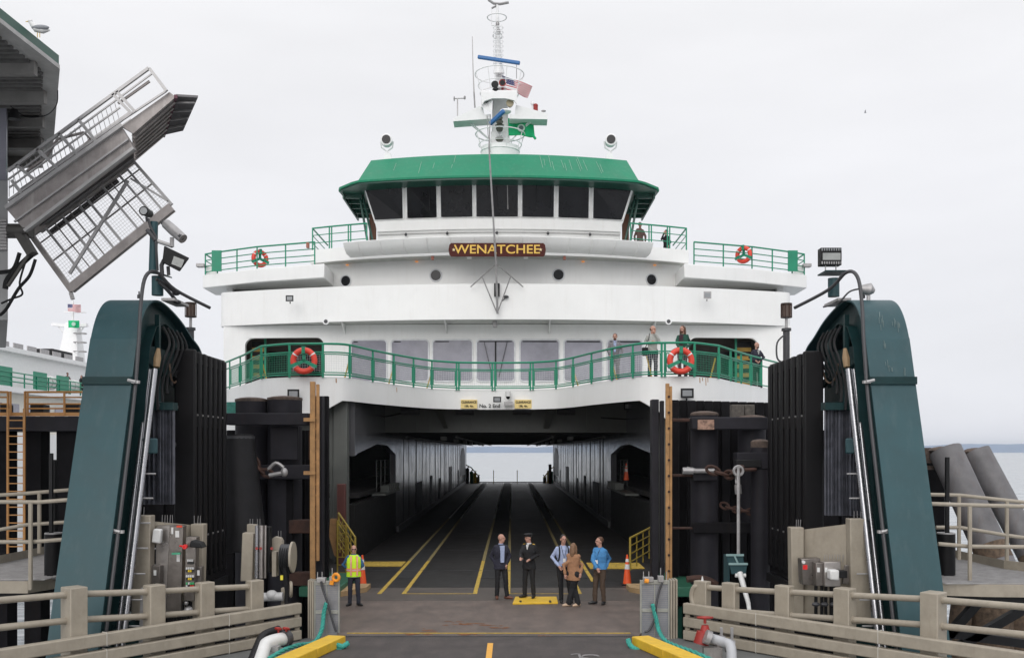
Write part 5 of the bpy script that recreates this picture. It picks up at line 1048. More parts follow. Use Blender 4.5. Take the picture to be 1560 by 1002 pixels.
slabbox('cabinet', T, ((228, 888), (244, 888), (244, 861), (229, 861)), 21.4, .25, STD); slabbox('cabinet', T, ((298, 902), (306, 902), (307, 863), (298, 863)), 21.45, .2, STD)
slabbox('white_box', T, ((230, 826), (244, 828), (245, 806), (233, 805)), 21.3, .16, WHITEP, .03)
slabbox('warning_label', T, ((269, 803), (277, 803), (277, 800), (269, 800)), 21.28, .03, mat('label_red', (.7, .06, .02), .5), 0)
for a in (((261, 813), (263, 803)), ((267, 818), (272, 808)), ((269, 855), (273, 843))): 
    (x0, y1), (x1, y0) = a; slabbox('label_plate', T, ((x0, y1), (x1+1, y1), (x1+1, y0), (x0, y0)), 21.33, .012, WHITEP, 0)
q = MB(); c = P(281, 832.5, 21.1); q.cyl(c, c+Vector((0, .08, 0)), .05, n=14); q.tube([c, P(274, 831, 21.2)], .02, 5); q.build('emergency_button', mat('button_red', (.75, .02, .02), .35), T)
q = MB(); c = P(270, 842.5, 21.2); q.bar(P(262, 843, 21.2), P(275, 842.5, 21.2), .05, .04); q.build('green_handle', mat('handle_green', (.05, .35, .2), .4), T)
slabbox('lamp_hood', T, ((288, 833), (308, 835), (304, 827), (290, 823)), 20.9, .35, BLACK, .02)
cols = {'w': (.6, .6, .6), 'b': (.02, .02, .02), 'y': (.7, .5, .02), 'r': (.6, .03, .02), 'g': (.05, .4, .15)}
for r_, (y, row) in enumerate(((853, 'www'), (857, 'bbb'), (865, 'wwww'), (869, 'byyb'), (877, 'wwww'), (881, 'byyb'), (888, 'gwgg'), (892, 'wbrr'))):
    for k, ch in enumerate(row):
        q = MB(); c = P(285+k*3.1+(2 if len(row) == 3 else 0), y, 21.27); q.box(c.x-.016, c.x+.016, c.y-.03, c.y+.02, c.z-.022, c.z+.022); q.build('push_button', mat('button_'+ch, cols[ch], .4), cb, smooth=False)
for a in ((236, 872), (302, 872)): slabbox('label_plate', T, ((a[0]-2, a[1]+4), (a[0]+2, a[1]+4), (a[0]+2, a[1]-4), (a[0]-2, a[1]-4)), 21.385, .01, WHITEP, 0)
for k, x in enumerate((265, 270, 278, 285, 291)): q = MB(); q.tube([P(x, 916+(k % 2)*14, 21.45), P(x+1, 960, 21.5)], .03, 6); q.build('cable', BLACK, T)
q = MB(); q.ell(P(287, 929, 21.4), .1, .1, .09); q.ell(P(284, 918, 21.35), .05, .05, .05); q.build('connector', GALV, T)
q = MB(); a = P(216, 990, 20.9); q.tube([P(219, 945, 21.2), P(217, 880, 21.2)], .05, 8) if False else q.bar(P(217, 985, 20.8), P(220, 895, 20.8), .12, .1); q.build('stand_bracket', GALV, T, smooth=False)
# second station, left: cylinders and hose reel
T = thing('hose_reel_station', P(400, 890, 23.4), 'beige post with steel cylinders and a black hose reel behind the left guard rail', 'hose reel')
slabbox('support_post', T, ((366, 885), (384, 885), (386, 812), (369, 811)), 23.2, .25, BEIGE, .02); slabbox('cap_plate', T, ((376, 885), (389, 885), (390, 799), (376, 798)), 23.7, .2, BEIGE)
for x, w_ in ((391, 5), (398, 6), (404, 3)): q = MB(); q.tube([P(x, 880, 23.2), P(x+.5, 800, 23.2)], w_/2/F*23.2*1.2, 12); q.build('cylinder', CHROME if x == 391 else STEEL, T)
for x in (391, 397, 414): q = MB(); q.cyl(P(x, 835, 23.05), P(x, 835, 23.15), .035, n=8); q.build('red_valve', RED, T)
slabbox('cabinet', T, ((405, 872), (411, 872), (411, 802), (405, 802)), 23.3, .2, BLACK); slabbox('cabinet', T, ((414, 878), (421, 878), (421, 840), (414, 840)), 23.2, .25, BEIGE)
q = MB(); q.prism([P(x, y, 23.6) for x, y in ((414, 860), (430, 860), (430, 824), (427, 819), (419, 817), (414, 820))], (0, .2, 0)); q.build('reel_bracket', BEIGE, T, bevel=.01)
c = P(437, 848, 23.2)
q = MB(); q.tube([c+Vector((-.13, 0, 0)), c+Vector((.10, 0, 0))], .30, 20); q.build('reel_drum', DARKG, T)
q = MB(); q.tube([c+Vector((.11, 0, 0)), c+Vector((.16, 0, 0))], .36, 24); q.build('reel_disc', BEIGE, T)
q = MB()
for k in range(5): q.ring(c+Vector((-.10+.05*k, 0, -.05)), .32, .024, axis=(1, 0, 0), n=26, m=6)
q.build('hose_coil', BLACK, T)
q = MB(); q.tube([c+Vector((0, -.25, -.2)), P(437, 900, 23.0), P(436, 925, 22.9)], .05, 8); q.build('hanging_hose', BLACK, T)
slabbox('yellow_tag', T, ((427, 883), (431, 883), (431, 876), (427, 876)), 22.9, .03, mat('tag_yellow', (.75, .65, .05), .5), 0)
q = MB(); q.tube([P(399, 909, 22.9), P(431, 908, 22.9)], .10, 12); q.tube([P(412, 908, 22.9), P(412, 903, 22.9)], .12, 10); q.ell(P(414, 906, 22.9), .14, .14, .12); q.build('fitting_pipe', mat('pipe_pale', (.5, .5, .5), .4), T)
slabbox('lower_post', T, ((428, 925), (437, 925), (437, 895), (428, 895)), 23.1, .15, BEIGE)
q = MB(); q.ring(P(443, 897, 23.0), .16, .035, axis=(1, .3, 0), n=18, m=6); q.build('steel_ring', BEIGE, T)
for x in (381, 385, 392, 396, 424, 428): q = MB(); q.tube([P(x, 800 if x < 400 else 818, 23.4), P(x, 790 if x < 400 else 808, 23.4)], .006, 4); q.build('bird_spike', GALV, T)
# right station
T = thing('control_station', P(1260, 940, 21.2), 'right control station: beige screen wall with small stainless switch boxes', 'control station')
slabbox('support_post', T, ((1207, 942), (1225, 942), (1225, 803), (1205, 803)), 21.9, .3, BEIGE, .02); slabbox('support_post', T, ((1297, 950), (1329, 950), (1319, 790), (1295, 790)), 21.0, .3, BEIGE, .02)
q = MB(); q.hexa([P(1225, 940, 22.0), P(1296, 945, 21.2), P(1296, 797, 21.2), P(1225, 806, 22.0)], [P(1225, 940, 22.05), P(1296, 945, 21.25), P(1296, 797, 21.25), P(1225, 806, 22.05)]); q.build('back_plate', BEIGE, T, smooth=False)
b1 = slabbox('switch_box', T, ((1223, 890), (1250, 892), (1250, 850), (1221, 851)), 21.3, .3, STD); slabbox('switch_box', T, ((1243, 892), (1254, 892), (1254, 857), (1243, 857)), 21.05, .25, STD); slabbox('switch_box', T, ((1256, 893), (1281, 893), (1281, 855), (1256, 856)), 20.95, .3, STEEL); slabbox('switch_box', T, ((1283, 889), (1298, 889), (1298, 860), (1287, 860)), 21.1, .05, STD)
slabbox('red_plate', b1, ((1223.5, 867), (1230, 867), (1230, 860), (1223.5, 860)), 21.28, .015, mat('button_red', (.75, .02, .02)), 0)
q = MB(); c = P(1224.5, 856, 21.25); q.cyl(c, c+Vector((0, .05, 0)), .035, n=12); q.build('white_knob', WHITEP, b1)
for x in (1247, 1258.5): slabbox('label_plate', T, ((x-2, 871), (x+2, 871), (x+2, 864), (x-2, 864)), 21.04 if x < 1250 else 20.94, .008, WHITEP, 0)
slabbox('socket', T, ((1265, 883), (1279, 884), (1279, 868), (1265, 868)), 20.7, .24, WHITEP, .03); slabbox('plug', T, ((1280, 880), (1291, 880), (1291, 869), (1280, 869)), 20.72, .2, BLACK)
for x in (1243, 1252, 1258, 1268): q = MB(); q.tube([P(x, 892, 21.15), P(x, 970, 21.3)], .035 if x < 1260 else .06, 6); q.build('cable', BLACK, T)
q = MB()
for x in (1243, 1256, 1270): q.ell(P(x, 920, 21.15), .09, .07, .05, 8, 6)
q.build('clamp_row', DARKG, T)
for k in range(16): x = 1232+k*4 if k > 5 else (1213+k*3 if k < 3 else 1301+(k-3)*5); yb = 803 if k < 3 else (790 if k < 6 else 856); q = MB(); q.tube([P(x, yb, 21.3), P(x+random.uniform(-1, 1), yb-12, 21.3)], .006, 4); q.build('bird_spike', GALV, T)
for i, x in enumerate((316, 337, 1199, 1240)): pass
# ================================================================== LOOSE THINGS
def cone(px, py, label, D=None, h=.92, z=0.):
    g = G(px, py) if D is None else P(px, py, D); T = thing('traffic_cone', g, label, 'traffic cone', 'orange traffic cones'); b = g.copy()
    q = MB(); q.box(b.x-.19, b.x+.19, b.y-.19, b.y+.19, b.z, b.z+.035); q.build('cone_base', BLACK, T, bevel=.01)
    rr = lambda t: lerp(.135, .028, t); co = mat('cone_orange', (.80, .10, .02), .5, var=.12)
    for n, t0, t1, m in (('cone_body', .04, 1, co), ('reflective_collar', .52, .68, WHITEP), ('reflective_collar', .76, .86, WHITEP)):
        e = .0 if n == 'cone_body' else .004; q = MB(); q.cyl(b+Vector((0, 0, t0*h)), b+Vector((0, 0, t1*h)), rr(t0)+e, rr(t1)+e, 18); q.build(n, m, T)
cone(552, 891, 'orange traffic cone beside the man in the yellow vest'); cone(955.5, 890, 'orange traffic cone beside the yellow stair rail on the right')
T = thing('yellow_floor_plate', G(815, 918), 'yellow steel floor plate the officer is standing on', 'floor plate'); q = MB()
q.prism([G(781, 920.5), G(850, 919.5), G(848, 911), G(785, 911)], (0, 0, .055)); q.build('plate', YEL, T, bevel=.01)
for px in (793, 838): q = MB(); c = G(px, 915, .057); q.box(c.x-.03, c.x+.03, c.y-.2, c.y+.12, .056, .06); q.build('lifting_slot', BLACK, T, smooth=False)
def life_ring(px, py, D, label, rz=0., R_=.375, grp='orange life rings on the green railings'):
    T = thing('life_ring', P(px, py, D), label, 'life ring', grp); o = T.location.copy(); 
    q = MB(); q.ring(o, R_, .105, axis=(0, 1, 0), n=48, m=12); rg = q.build('ring', ORANGE, T)
    for a in (35, 145, 215, 325):
        q = MB(); q.ring(o, R_, .1085, axis=(0, 1, 0), n=4, m=12, a0=R(a-3.5), a1=R(a+3.5)); q.build('reflective_band', WHITEP, T)
    q = MB(); q.ring(o, R_+.10, .012, axis=(0, 1, 0), n=40, m=5); q.build('grab_line', mat('line_dark', (.05, .05, .05), .8), T)
    q = MB()
    for a in (90, 205, 335): d = Vector((math.cos(R(a)), 0, math.sin(R(a)))); q.bar(o, o+d*(R_+.13), .12, .05, up=(0, 1, 0)); q.bar(o+d*(R_-.12)+Vector((0, -.12, 0)), o+d*(R_+.13)+Vector((0, -.12, 0)), .12, .025, up=(0, 1, 0))
    q.build('ring_bracket', GREEN if py > 450 else GREEN, T, smooth=False)
    T.rotation_euler = (0, 0, rz); return T
life_ring(463, 549.5, 35.15, 'orange life ring on the bow railing at the left'); life_ring(1037, 549.5, 34.85, 'orange life ring on the bow railing below the long-haired visitor')
life_ring(396, 394, 48.3, 'orange life ring on the left bridge wing railing', R(35), .32); life_ring(1133, 388, 47.9, 'orange life ring on the right bridge wing railing', R(-35), .32)
# flags
def flag(name, q4, D, nx, ny, colf, mats, label, amp):
    TLp, TRp, BRp, BLp = [P(*p, D) for p in q4]; V = []; Fq = []; mi = []
    for j in range(ny+1):
        for i in range(nx+1):
            u, v = i/nx, j/ny; p = lerp(lerp(TLp, TRp, u), lerp(BLp, BRp, u), v); p = p+Vector((0, amp*math.sin(u*7+v*1.5)*(.3+u), .4*amp*math.sin(u*6+.5)*u)); V.append(p)
    for j in range(ny):
        for i in range(nx): a = j*(nx+1)+i; Fq.append((a, a+1, a+nx+2, a+nx+1)); mi.append(colf(i/nx, j/ny, i, j))
    me = bpy.data.meshes.new(name); me.from_pydata(V, [], Fq); me.update()
    for m in mats: me.materials.append(m)
    me.polygons.foreach_set('material_index', mi); me.polygons.foreach_set('use_smooth', [True]*len(mi)); o = bpy.data.objects.new(name, me); C.objects.link(o)
    sl = o.modifiers.new('cloth', 'SOLIDIFY'); sl.thickness = .01; sl.offset = 0
    return tag(o, label, 'flag')
FR, FW, FB = mat('flag_red', (.45, .03, .05), .8), mat('flag_white', (.72, .70, .70), .8), mat('flag_navy', (.04, .045, .14), .8)
def us(u, v, i, j):
    if u < .4 and v < 7/13: return 1 if (i % 3 == 1 and j % 4 == 1) else 2
    return 0 if int(v*13+.01) % 2 == 0 else 1
flag('national_flag', ((764.5, 115), (811, 131), (804, 148), (771, 136)), 51.6, 44, 26, us, [FR, FW, FB], 'red, white and blue flag flying beside the horns on the big mast', .12)
fl = flag('state_flag', ((774, 180), (813, 190), (815, 208), (775, 206.5)), 51.8, 20, 12, lambda u, v, i, j: 0, [mat('flag_green', (.0, .42, .16), .7)], 'bright green flag with a small round seal below the crosstree of the big mast', .12)
q = MB(); c = P(794, 195, 51.55); q.cyl(c, c+Vector((0, .02, 0)), .2, n=20); q.build('flag_seal', mat('seal', (.35, .5, .42), .7), fl)
q = MB(); q.cyl(c+Vector((0, -.01, 0)), c+Vector((0, -.003, 0)), .12, n=20); q.build('seal_centre', mat('seal_dark', (.05, .09, .09), .7), fl)
q = MB(); q.tube([P(811.5, 206, 51.8), P(816, 212, 51.8)], .07, 6); q.build('flag_tail', MATS['flag_green'], fl)
# ================================================================== passenger gangway, raised, and the terminal corner
T = thing('terminal_building', (-12.4, 23, -5), 'corner of the terminal building with a green edged overhanging roof, upper left', 'building')
zr = 12.52; c0 = (-9.99, 22.0); cn = (-10.35, 12.0); cb_ = (-13.3, 28.8)
poly = [cn, c0, cb_, (-22, 30), (-24, 12)]
q = MB(); q.slab(poly, zr, zr+.09); q.build('roof_edge', mat('fascia_white', (.45, .44, .43), .5), T, smooth=False)
q = MB(); q.slab([(x-.02*(i < 3), y) for i, (x, y) in enumerate(poly)], zr+.093, zr+.30); q.build('roof_fascia', mat('fascia_green', (.05, .115, .09), .5, var=.1), T, smooth=False)
SOF = mat('soffit_grey', (.22, .21, .20), .6, var=.15)
for k in range(9):
    y = 14.5+k*1.75; xe = -10.2-max(0, (y-22))*.49-.12; q = MB(); q.box(-22, xe, y, y+.16, zr-.30, zr-.004); q.build('soffit_joist', SOF, T, smooth=False)
q = MB(); q.ribbon([Vector((-22+.12*i, 12.4, zr-.02-.05*(i % 2))) for i in range(98)], [Vector((-22+.12*i, 29.0, zr-.02-.05*(i % 2))) for i in range(98)], (0, 0, .02)) if False else None
SOF2 = mat('soffit_deck', (.13, .125, .12), .6, var=.3, scale=4)
for k in range(62): y = 13+k*.24; xe = -10.3-max(0, (y-22))*.49; q.box(-22, xe-.1, y, y+.1, zr-.06, zr-.003)
q.build('soffit_deck', SOF2, T, smooth=False)
q = MB(); q.slab([(pxX(12, 24.4), 24.4), (pxX(9, 31), 31), (-24, 31), (-24, 24.4)], 7.3, zr-.31); q.build('wall', mat('wall_panel', (.34, .34, .34), .5, var=.06), T, smooth=False)
for z0, z1, nm, m in ((P(0, 155, 24.4).z, P(0, 108, 24.4).z, 'louvre', GALV), (P(0, 275, 24.4).z, P(0, 165, 24.4).z, 'window', GLASSL), (P(0, 382, 24.4).z, P(0, 335, 24.4).z, 'louvre', GALV)):
    q = MB(); q.box(-16, pxX(10.5, 24.37), 24.34, 24.39, z0, z1)
    if nm == 'louvre':
        for k in range(10): z = lerp(z0, z1, (k+.5)/10); q.box(-16, pxX(10.5, 24.3), 24.28, 24.337, z-.03, z+.03)
    q.build(nm, m, T, smooth=False)
q = MB(); c = P(22, 176, 24.0); q.tube([c+Vector((0, 0, .14)), c+Vector((0, 0, -.1))], [.08, .15], 12); q.build('wall_lamp', BLACK, T)
q = MB(); q.tube(catmull([P(16, 162, 24), P(40, 178, 24), P(70, 176, 24), P(86, 160, 23), P(88, 138, 22.5)], 5), .012, 5); q.build('loose_cable', BLACK, T)
# gangway (boarding bridge) raised
GW = thing('boarding_gangway', P(30, 345, 24), 'raised aluminium boarding gangway tilted up to the right, upper left', 'gangway')
def gp(px, py, dD=0.): return P(px, py, 24+dD)
def back(p, w=2.4): return Vector((p.x, p.y+w, p.z))
q = MB(); f4 = [gp(9, 318), gp(184, 193), gp(204, 226), gp(38, 352)]; q.hexa(f4, [back(p, .22) for p in f4]); q.build('side_girder', ALU, GW, smooth=False, bevel=.02)
q = MB(); q.bar(gp(9, 317, -.05), gp(186, 191, -.05), .12, .09); q.bar(gp(38, 352, -.05), gp(204, 226, -.05), .12, .07); q.bar(gp(22, 338, -.05), gp(196, 212, -.05), .06, .04); q.build('girder_flange', ALUB, GW, smooth=False)
q = MB(); f4 = [gp(184, 193, .1), gp(258, 140, .1), gp(268, 148, .1), gp(203, 204, .1)]; q.hexa(f4, [back(p, .1) for p in f4]); q.build('nose_girder', ALU, GW, bevel=.01)
for k in range(8):
    t = k/7.; a = lerp(gp(200, 218, .3), gp(266, 152, .3), t); b = lerp(gp(206, 244, 1.8), gp(249, 206, 1.8), t); 
q = MB(); f4 = [gp(203, 205, .2), gp(267, 149, .2), gp(249, 206, 2.2), gp(204, 244, 2.2)]; q.hexa(f4, [p+Vector((-.03, 0, .05)) for p in f4]); q.build('gangway_deck', mat('deck_plate_brown', (.10, .085, .08), .6, var=.25), GW, smooth=False)
for k in range(7):
    t = (k+.5)/7; a = lerp(gp(203, 205, .18), gp(204, 244, 2.1), t); b = lerp(gp(267, 149, .18), gp(249, 206, 2.1), t); q = MB(); q.bar(a+Vector((.02, -.06, -.04)), b+Vector((.02, -.06, -.04)), .06, .10); q.build('deck_stringer', ALU, GW, smooth=False)
q = MB(); f4 = [gp(268, 147, .1), gp(301.5, 149, .0), gp(279, 199.5, 2.0), gp(250, 206, 2.1)]; q.hexa(f4, [p+Vector((0, .02, .06)) for p in f4]); fp = q.build('end_flap', mat('flap_grey', (.11, .105, .11), .55, var=.2), GW, smooth=False)
q = MB(); q.bar(gp(268, 147, .05), gp(249, 207, 2.1), .07, .09); q.build('flap_hinge', mat('hinge_maroon', (.12, .04, .06), .6), GW, smooth=False)
for k in range(4): t = (k+.7)/4.4; q = MB(); q.bar(lerp(gp(268, 147, .05), gp(250, 206, 2.05), t)+Vector((0, -.04, 0)), lerp(gp(301, 149, -.05), gp(279, 199, 1.95), t)+Vector((0, -.04, 0)), .03, .04); q.build('flap_rib', GALV, fp, smooth=False)
def mem(name, a, b, w=.05, dD=0., m=ALUB): q = MB(); q.bar(gp(*a, dD), gp(*b, dD), w, w); return q.build(name, m, GW, smooth=False)
mem('top_rail', (12, 261), (227, 104), .07); mem('top_rail', (227, 104), (253, 139), .06); mem('middle_rail', (12, 274), (232, 112), .035)
mem('bottom_rail', (12, 306), (186, 183), .05); mem('bottom_rail', (186, 183), (253, 139), .045); mem('middle_rail', (14, 286), (183, 164), .035)
for a, b in (((25, 252), (57, 277)), ((57, 228), (88, 257)), ((90, 204), (119, 236)), ((120, 183), (146, 215)), ((172, 144), (201, 174)), ((18, 275), (33, 295)), ((178, 140), (206, 171)), ((228, 105), (254, 139))): mem('gangway_post', a, b, .07)
for a, b in (((40, 262), (70, 240)), ((70, 240), (88, 212)), ((88, 212), (128, 202)), ((128, 202), (138, 212)), ((138, 212), (126, 226)), ((180, 158), (228, 124))): mem('hand_loop', a, b, .05, .1, ALU)
q = MB()
for k in range(26):
    t = k/25; a = lerp(Vector((14, 300, 0)), Vector((182, 184, 0)), t); q.bar(gp(a.x, a.y, .1), gp(a.x-8 if t > .05 else a.x, a.y-30, .1), .012, .012)
q.build('side_mesh', GALV, GW, smooth=False)
# far railing of the gangway
mem('far_rail', (30, 290), (200, 170), .05, 2.4); mem('far_rail', (30, 300), (200, 182), .04, 2.4)
# underside box and service platform
q = MB(); f4 = [gp(60, 345, .3), gp(204, 240, .3), gp(204, 250, 2.3), gp(80, 338, 2.3)]; q.hexa(f4, [p+Vector((0, 0, .12)) for p in f4]); q.build('gangway_underside', mat('under_dark', (.06, .055, .055), .7), GW, smooth=False)
SP = thing('service_platform', P(150, 345, 25.5), 'aluminium mesh service cage hanging tilted beneath the raised gangway', 'platform')
def sp(px, py, d=0.): return P(px, py, 25.2+d)
def smem(name, a, b, w=.06, d=0., m=ALUB, h=None): q = MB(); q.bar(sp(*a, d), sp(*b, d), w, h or w); return q.build(name, m, SP, smooth=False)
c4_ = [(48, 357), (110, 440), (261, 314), (203, 245)]
smem('outer_beam', (108, 440), (262, 316), .16, 0, ALU, .22); smem('outer_beam', (47, 357), (110, 444), .12, 0, ALU, .12); smem('outer_beam', (48, 357), (203, 245), .10, 0, ALU, .14); smem('outer_beam', (203, 245), (262, 312), .07)
for t in (.12, .28, .44, .52, .68, .84, .92):
    a = (lerp(48, 203, t), lerp(357, 245, t)); b = (lerp(110, 261, t), lerp(436, 312, t)); smem('cross_bar', a, b, .055); 
for t in (.35, .75, .2): a = (lerp(48, 203, t), lerp(357, 245, t)); b = (lerp(110, 261, t), lerp(436, 312, t)); smem('cross_bar', a, b, .03, .4, ALU)
for v in (.18, .5): a = (lerp(48, 110, v), lerp(357, 440, v)); b = (lerp(203, 261, v), lerp(245, 314, v)); smem('long_bar', a, b, .03, .4, ALU)
smem('diagonal_brace', (106, 417), (195, 275), .07, -.06); smem('diagonal_brace', (199, 272), (255, 306), .05, -.06); smem('inner_beam', (60, 350), (190, 255), .10, .6, ALU, .2); smem('inner_beam', (75, 355), (180, 275), .07, .7, mat('under_dark', (.06, .055, .055)), .1)
smem('hanging_arm', (50, 358), (30, 350), .1, 0, ALU); smem('hanging_arm', (108, 446), (111, 456), .08, 0, GALV)
q = MB()
for k in range(46):
    t = (k+.5)/46; a = sp(lerp(48, 203, t), lerp(357, 245, t), .06); b = sp(lerp(110, 261, t), lerp(438, 312, t), .06); q.bar(a, b, .0045, .0045)
for k in range(20):
    t = (k+.5)/20; a = sp(lerp(48, 110, t), lerp(357, 438, t), .065); b = sp(lerp(203, 261, t), lerp(245, 312, t), .065); q.bar(a, b, .0045, .0045)
q.build('cage_mesh', GALV, SP, smooth=False)
q = MB(); q.bar(gp(8, 352, .5), gp(48, 352, .5), .3, .3); q.tube([gp(12, 350, .1), gp(44, 350, .1)], .11, 10); q.build('gangway_pivot', mat('pivot_dark', (.07, .065, .06), .6), GW)
for k, pts in enumerate((((48, 388), (30, 405), (12, 425), (8, 440)), ((54, 395), (45, 420), (28, 440), (10, 470), (0, 480)), ((40, 395), (30, 430), (34, 448), (18, 455), (2, 462)), ((30, 385), (20, 410), (0, 415)))):
    q = MB(); q.tube(catmull([P(*p, 24.2) for p in pts], 5), (.07, .04, .025, .05)[k], 8); tag(q.build('hydraulic_hose', BLACK), ['thick black hose hanging under the gangway pivot', 'long black hose sweeping down left from the gangway pivot', 'thin black hose loop under the gangway pivot', 'short black hose at the building corner below the gangway'][k], 'hose', 'hoses under the gangway')
q = MB(); q.bar(P(28, 352, 24.2), P(50, 388, 24.2), .3, .18); q.bar(P(46, 385, 24.15), P(12, 436, 24.15), .07, .07); tag(q.build('support_strut', mat('pivot_dark', (.07, .065, .06)), bevel=.01), 'dark steel strut below the gangway pivot', 'strut')
# gulls
def gull(px, py, D, label, s=1., fly=False):
    c = P(px, py, D); T = thing('seagull', c, label, 'seagull'); GB = mat('gull_white', (.70, .70, .70), .8); q = MB()
    if not fly:
        q.tube([c+Vector((-.17, 0, .16))*s, c+Vector((-.12, 0, .12))*s, c+Vector((-.02, 0, .02))*s, c+Vector((.12, 0, -.02))*s, c+Vector((.26, 0, -.02))*s], [.02*s, .05*s, .085*s, .07*s, .015*s], 12); q.ell(c+Vector((-.15, 0, .17))*s, .05*s, .042*s, .042*s); q.build('body', GB, T)
        q = MB(); q.ell(c+Vector((.08, -.04, .02))*s, .19*s, .06*s, .055*s); q.build('wing', mat('gull_grey', (.25, .26, .28), .8), T)
        q = MB(); q.tube([c+Vector((-.19, 0, .165))*s, c+Vector((-.25, 0, .155))*s], [.014*s, .004*s], 6); q.build('beak', YEL, T)
        for x in (.0, .05): q = MB(); q.tube([c+Vector((x, 0, -.05))*s, c+Vector((x, 0, -.17))*s], .008*s, 5); q.build('leg', YEL, T)
    else:
        q.tube([c+Vector((-.2, 0, 0))*s, c+Vector((0, 0, 0)), c+Vector((.25, 0, 0))*s], [.03*s, .08*s, .02*s], 8); q.build('body', mat('gull_grey', (.25, .26, .28)), T)
        for k in (-1, 1): q = MB(); q.prism([c+Vector((-.08, 0, 0))*s, c+Vector((.1, 0, 0))*s, c+Vector((.05, .3*k, .45))*s, c+Vector((-.02, .3*k, .5))*s], (0, .02*s, 0)); q.build('wing', mat('gull_grey', (.25, .26, .28)), T, smooth=False)
gull(57, 45, 20.8, 'grey and white seagull standing on the terminal roof edge'); gull(1318, 172, 110, 'tiny seagull flying in the sky at the right', .6, True)
# ================================================================== side platforms with railings and bollard drums
def platform(s):
    f = (lambda x: x) if s < 0 else (lambda x: 1560-x+0)
    T = thing('side_platform', P(f(40), 890, 20.5), f'beige grated side platform with pipe railings {"left" if s < 0 else "right"} of the teal tower', 'platform', 'grated side platforms')
    if s < 0: near = [(-30, 884), (45, 884), (95, 876)]; far = [(-30, 866), (68, 845), (110, 835)]
    else: near = [(1600, 890), (1500, 889), (1432, 887)]; far = [(1600, 876), (1530, 868), (1452, 850)]
    z = 1.42; N1 = [Pz(*p, z) for p in near]; F1 = [Pz(*p, z) for p in far]
    q = MB(); n = len(N1); q.add(N1+F1, [(i, i+1, n+i+1, n+i) for i in range(n-1)]); g_ = q.build('grating', mat('grating', (.15, .15, .15), .5, metal=.4, var=.3, scale=20), T, smooth=False)
    q = MB(); x0, x1 = min(p.x for p in N1+F1), max(p.x for p in N1+F1); yn = min(p.y for p in N1); yf = max(p.y for p in F1)
    k = 0; y = yn+.05
    while y < yf-.05:
        xa, xb = (x0, min(x1, N1[-1].x)-.0) if s < 0 else (max(x0, N1[-1].x), x1); q.box(xa, xb, y, y+.018, z+.003, z+.03); y += .09
    q.build('grating_bars', GALV, g_, smooth=False)
    q = MB(); q.ribbon([p+Vector((0, -.02, -.25)) for p in N1], [p+Vector((0, -.02, .0)) for p in N1], (0, -.05, 0)); q.build('edge_beam', BEIGE, T, smooth=False)
    q = MB(); q.ribbon([p+Vector((0, .02, 0)) for p in F1], [p+Vector((0, .02, .22)) for p in F1], (0, .05, 0)); q.build('kick_plate', BEIGE, T, smooth=False)
    q = MB(); q.ribbon([p+Vector((0, .1, -.45)) for p in N1], [p+Vector((0, .1, -.27)) for p in N1], (0, .4, 0)); q.build('under_beam', BLACK, T, smooth=False)
    def rl(pts, D0): q = MB(); q.tube([P(x, y, D0) for x, y in pts], .042, 8); q.build('railing', BEIGE, T)
    if s < 0:
        rl(((-20, 764), (60, 764.5), (104, 761)), 20.5); rl(((-20, 825), (50, 825), (100, 821)), 20.5); rl(((-20, 755), (30, 752), (105, 746)), 22.5); rl(((-20, 810), (40, 799), (100, 795)), 22.5)
        for x, y0, y1, D in ((46.5, 766, 898, 20.4), (60, 750, 842, 22.5)): q = MB(); q.tube([P(x, y1, D), P(x, y0, D)], .045, 8); q.build('railing_post', BEIGE, T)
    else:
        rl(((1418, 767), (1478, 769), (1600, 772)), 20.5); rl(((1429, 828), (1478, 832), (1600, 833)), 20.5); rl(((1417, 753), (1462, 754), (1600, 769)), 22.5); rl(((1426, 803), (1462, 803), (1534, 815), (1600, 824)), 22.5)
        for x, y0, y1, D in ((1477.5, 771, 906, 20.4), (1461, 755, 852, 22.5), (1534, 763, 868, 22.5)): q = MB(); q.tube([P(x, y1, D), P(x, y0, D)], .045, 8); q.build('railing_post', BEIGE, T)
    cx = 82 if s < 0 else 1441; T2 = thing('drum_post', P(cx, 880, 21.3), f'black drum with a tall black pole on the {"left" if s < 0 else "right"} side platform', 'bollard', 'black drums on the side platforms')
    q = MB(); q.tube([P(cx, 878, 21.3), P(cx, 813, 21.3)], .19, 20); q.build('drum', BLK, T2)
    q = MB(); q.ring(P(cx, 812, 21.3), .17, .02, axis=(0, 0, 1), n=20, m=6); q.tube([P(cx, 880, 21.3), P(cx, 876, 21.3)], .22, 20); q.build('drum_rim', GALV, T2)
    q = MB(); x = 78 if s < 0 else 1443; q.bar(P(x, 815, 21.3), P(x, 690 if s < 0 else 696, 21.3), .07, .07); q.build('pole', BLACK, T2, smooth=False)
platform(-1); platform(1)
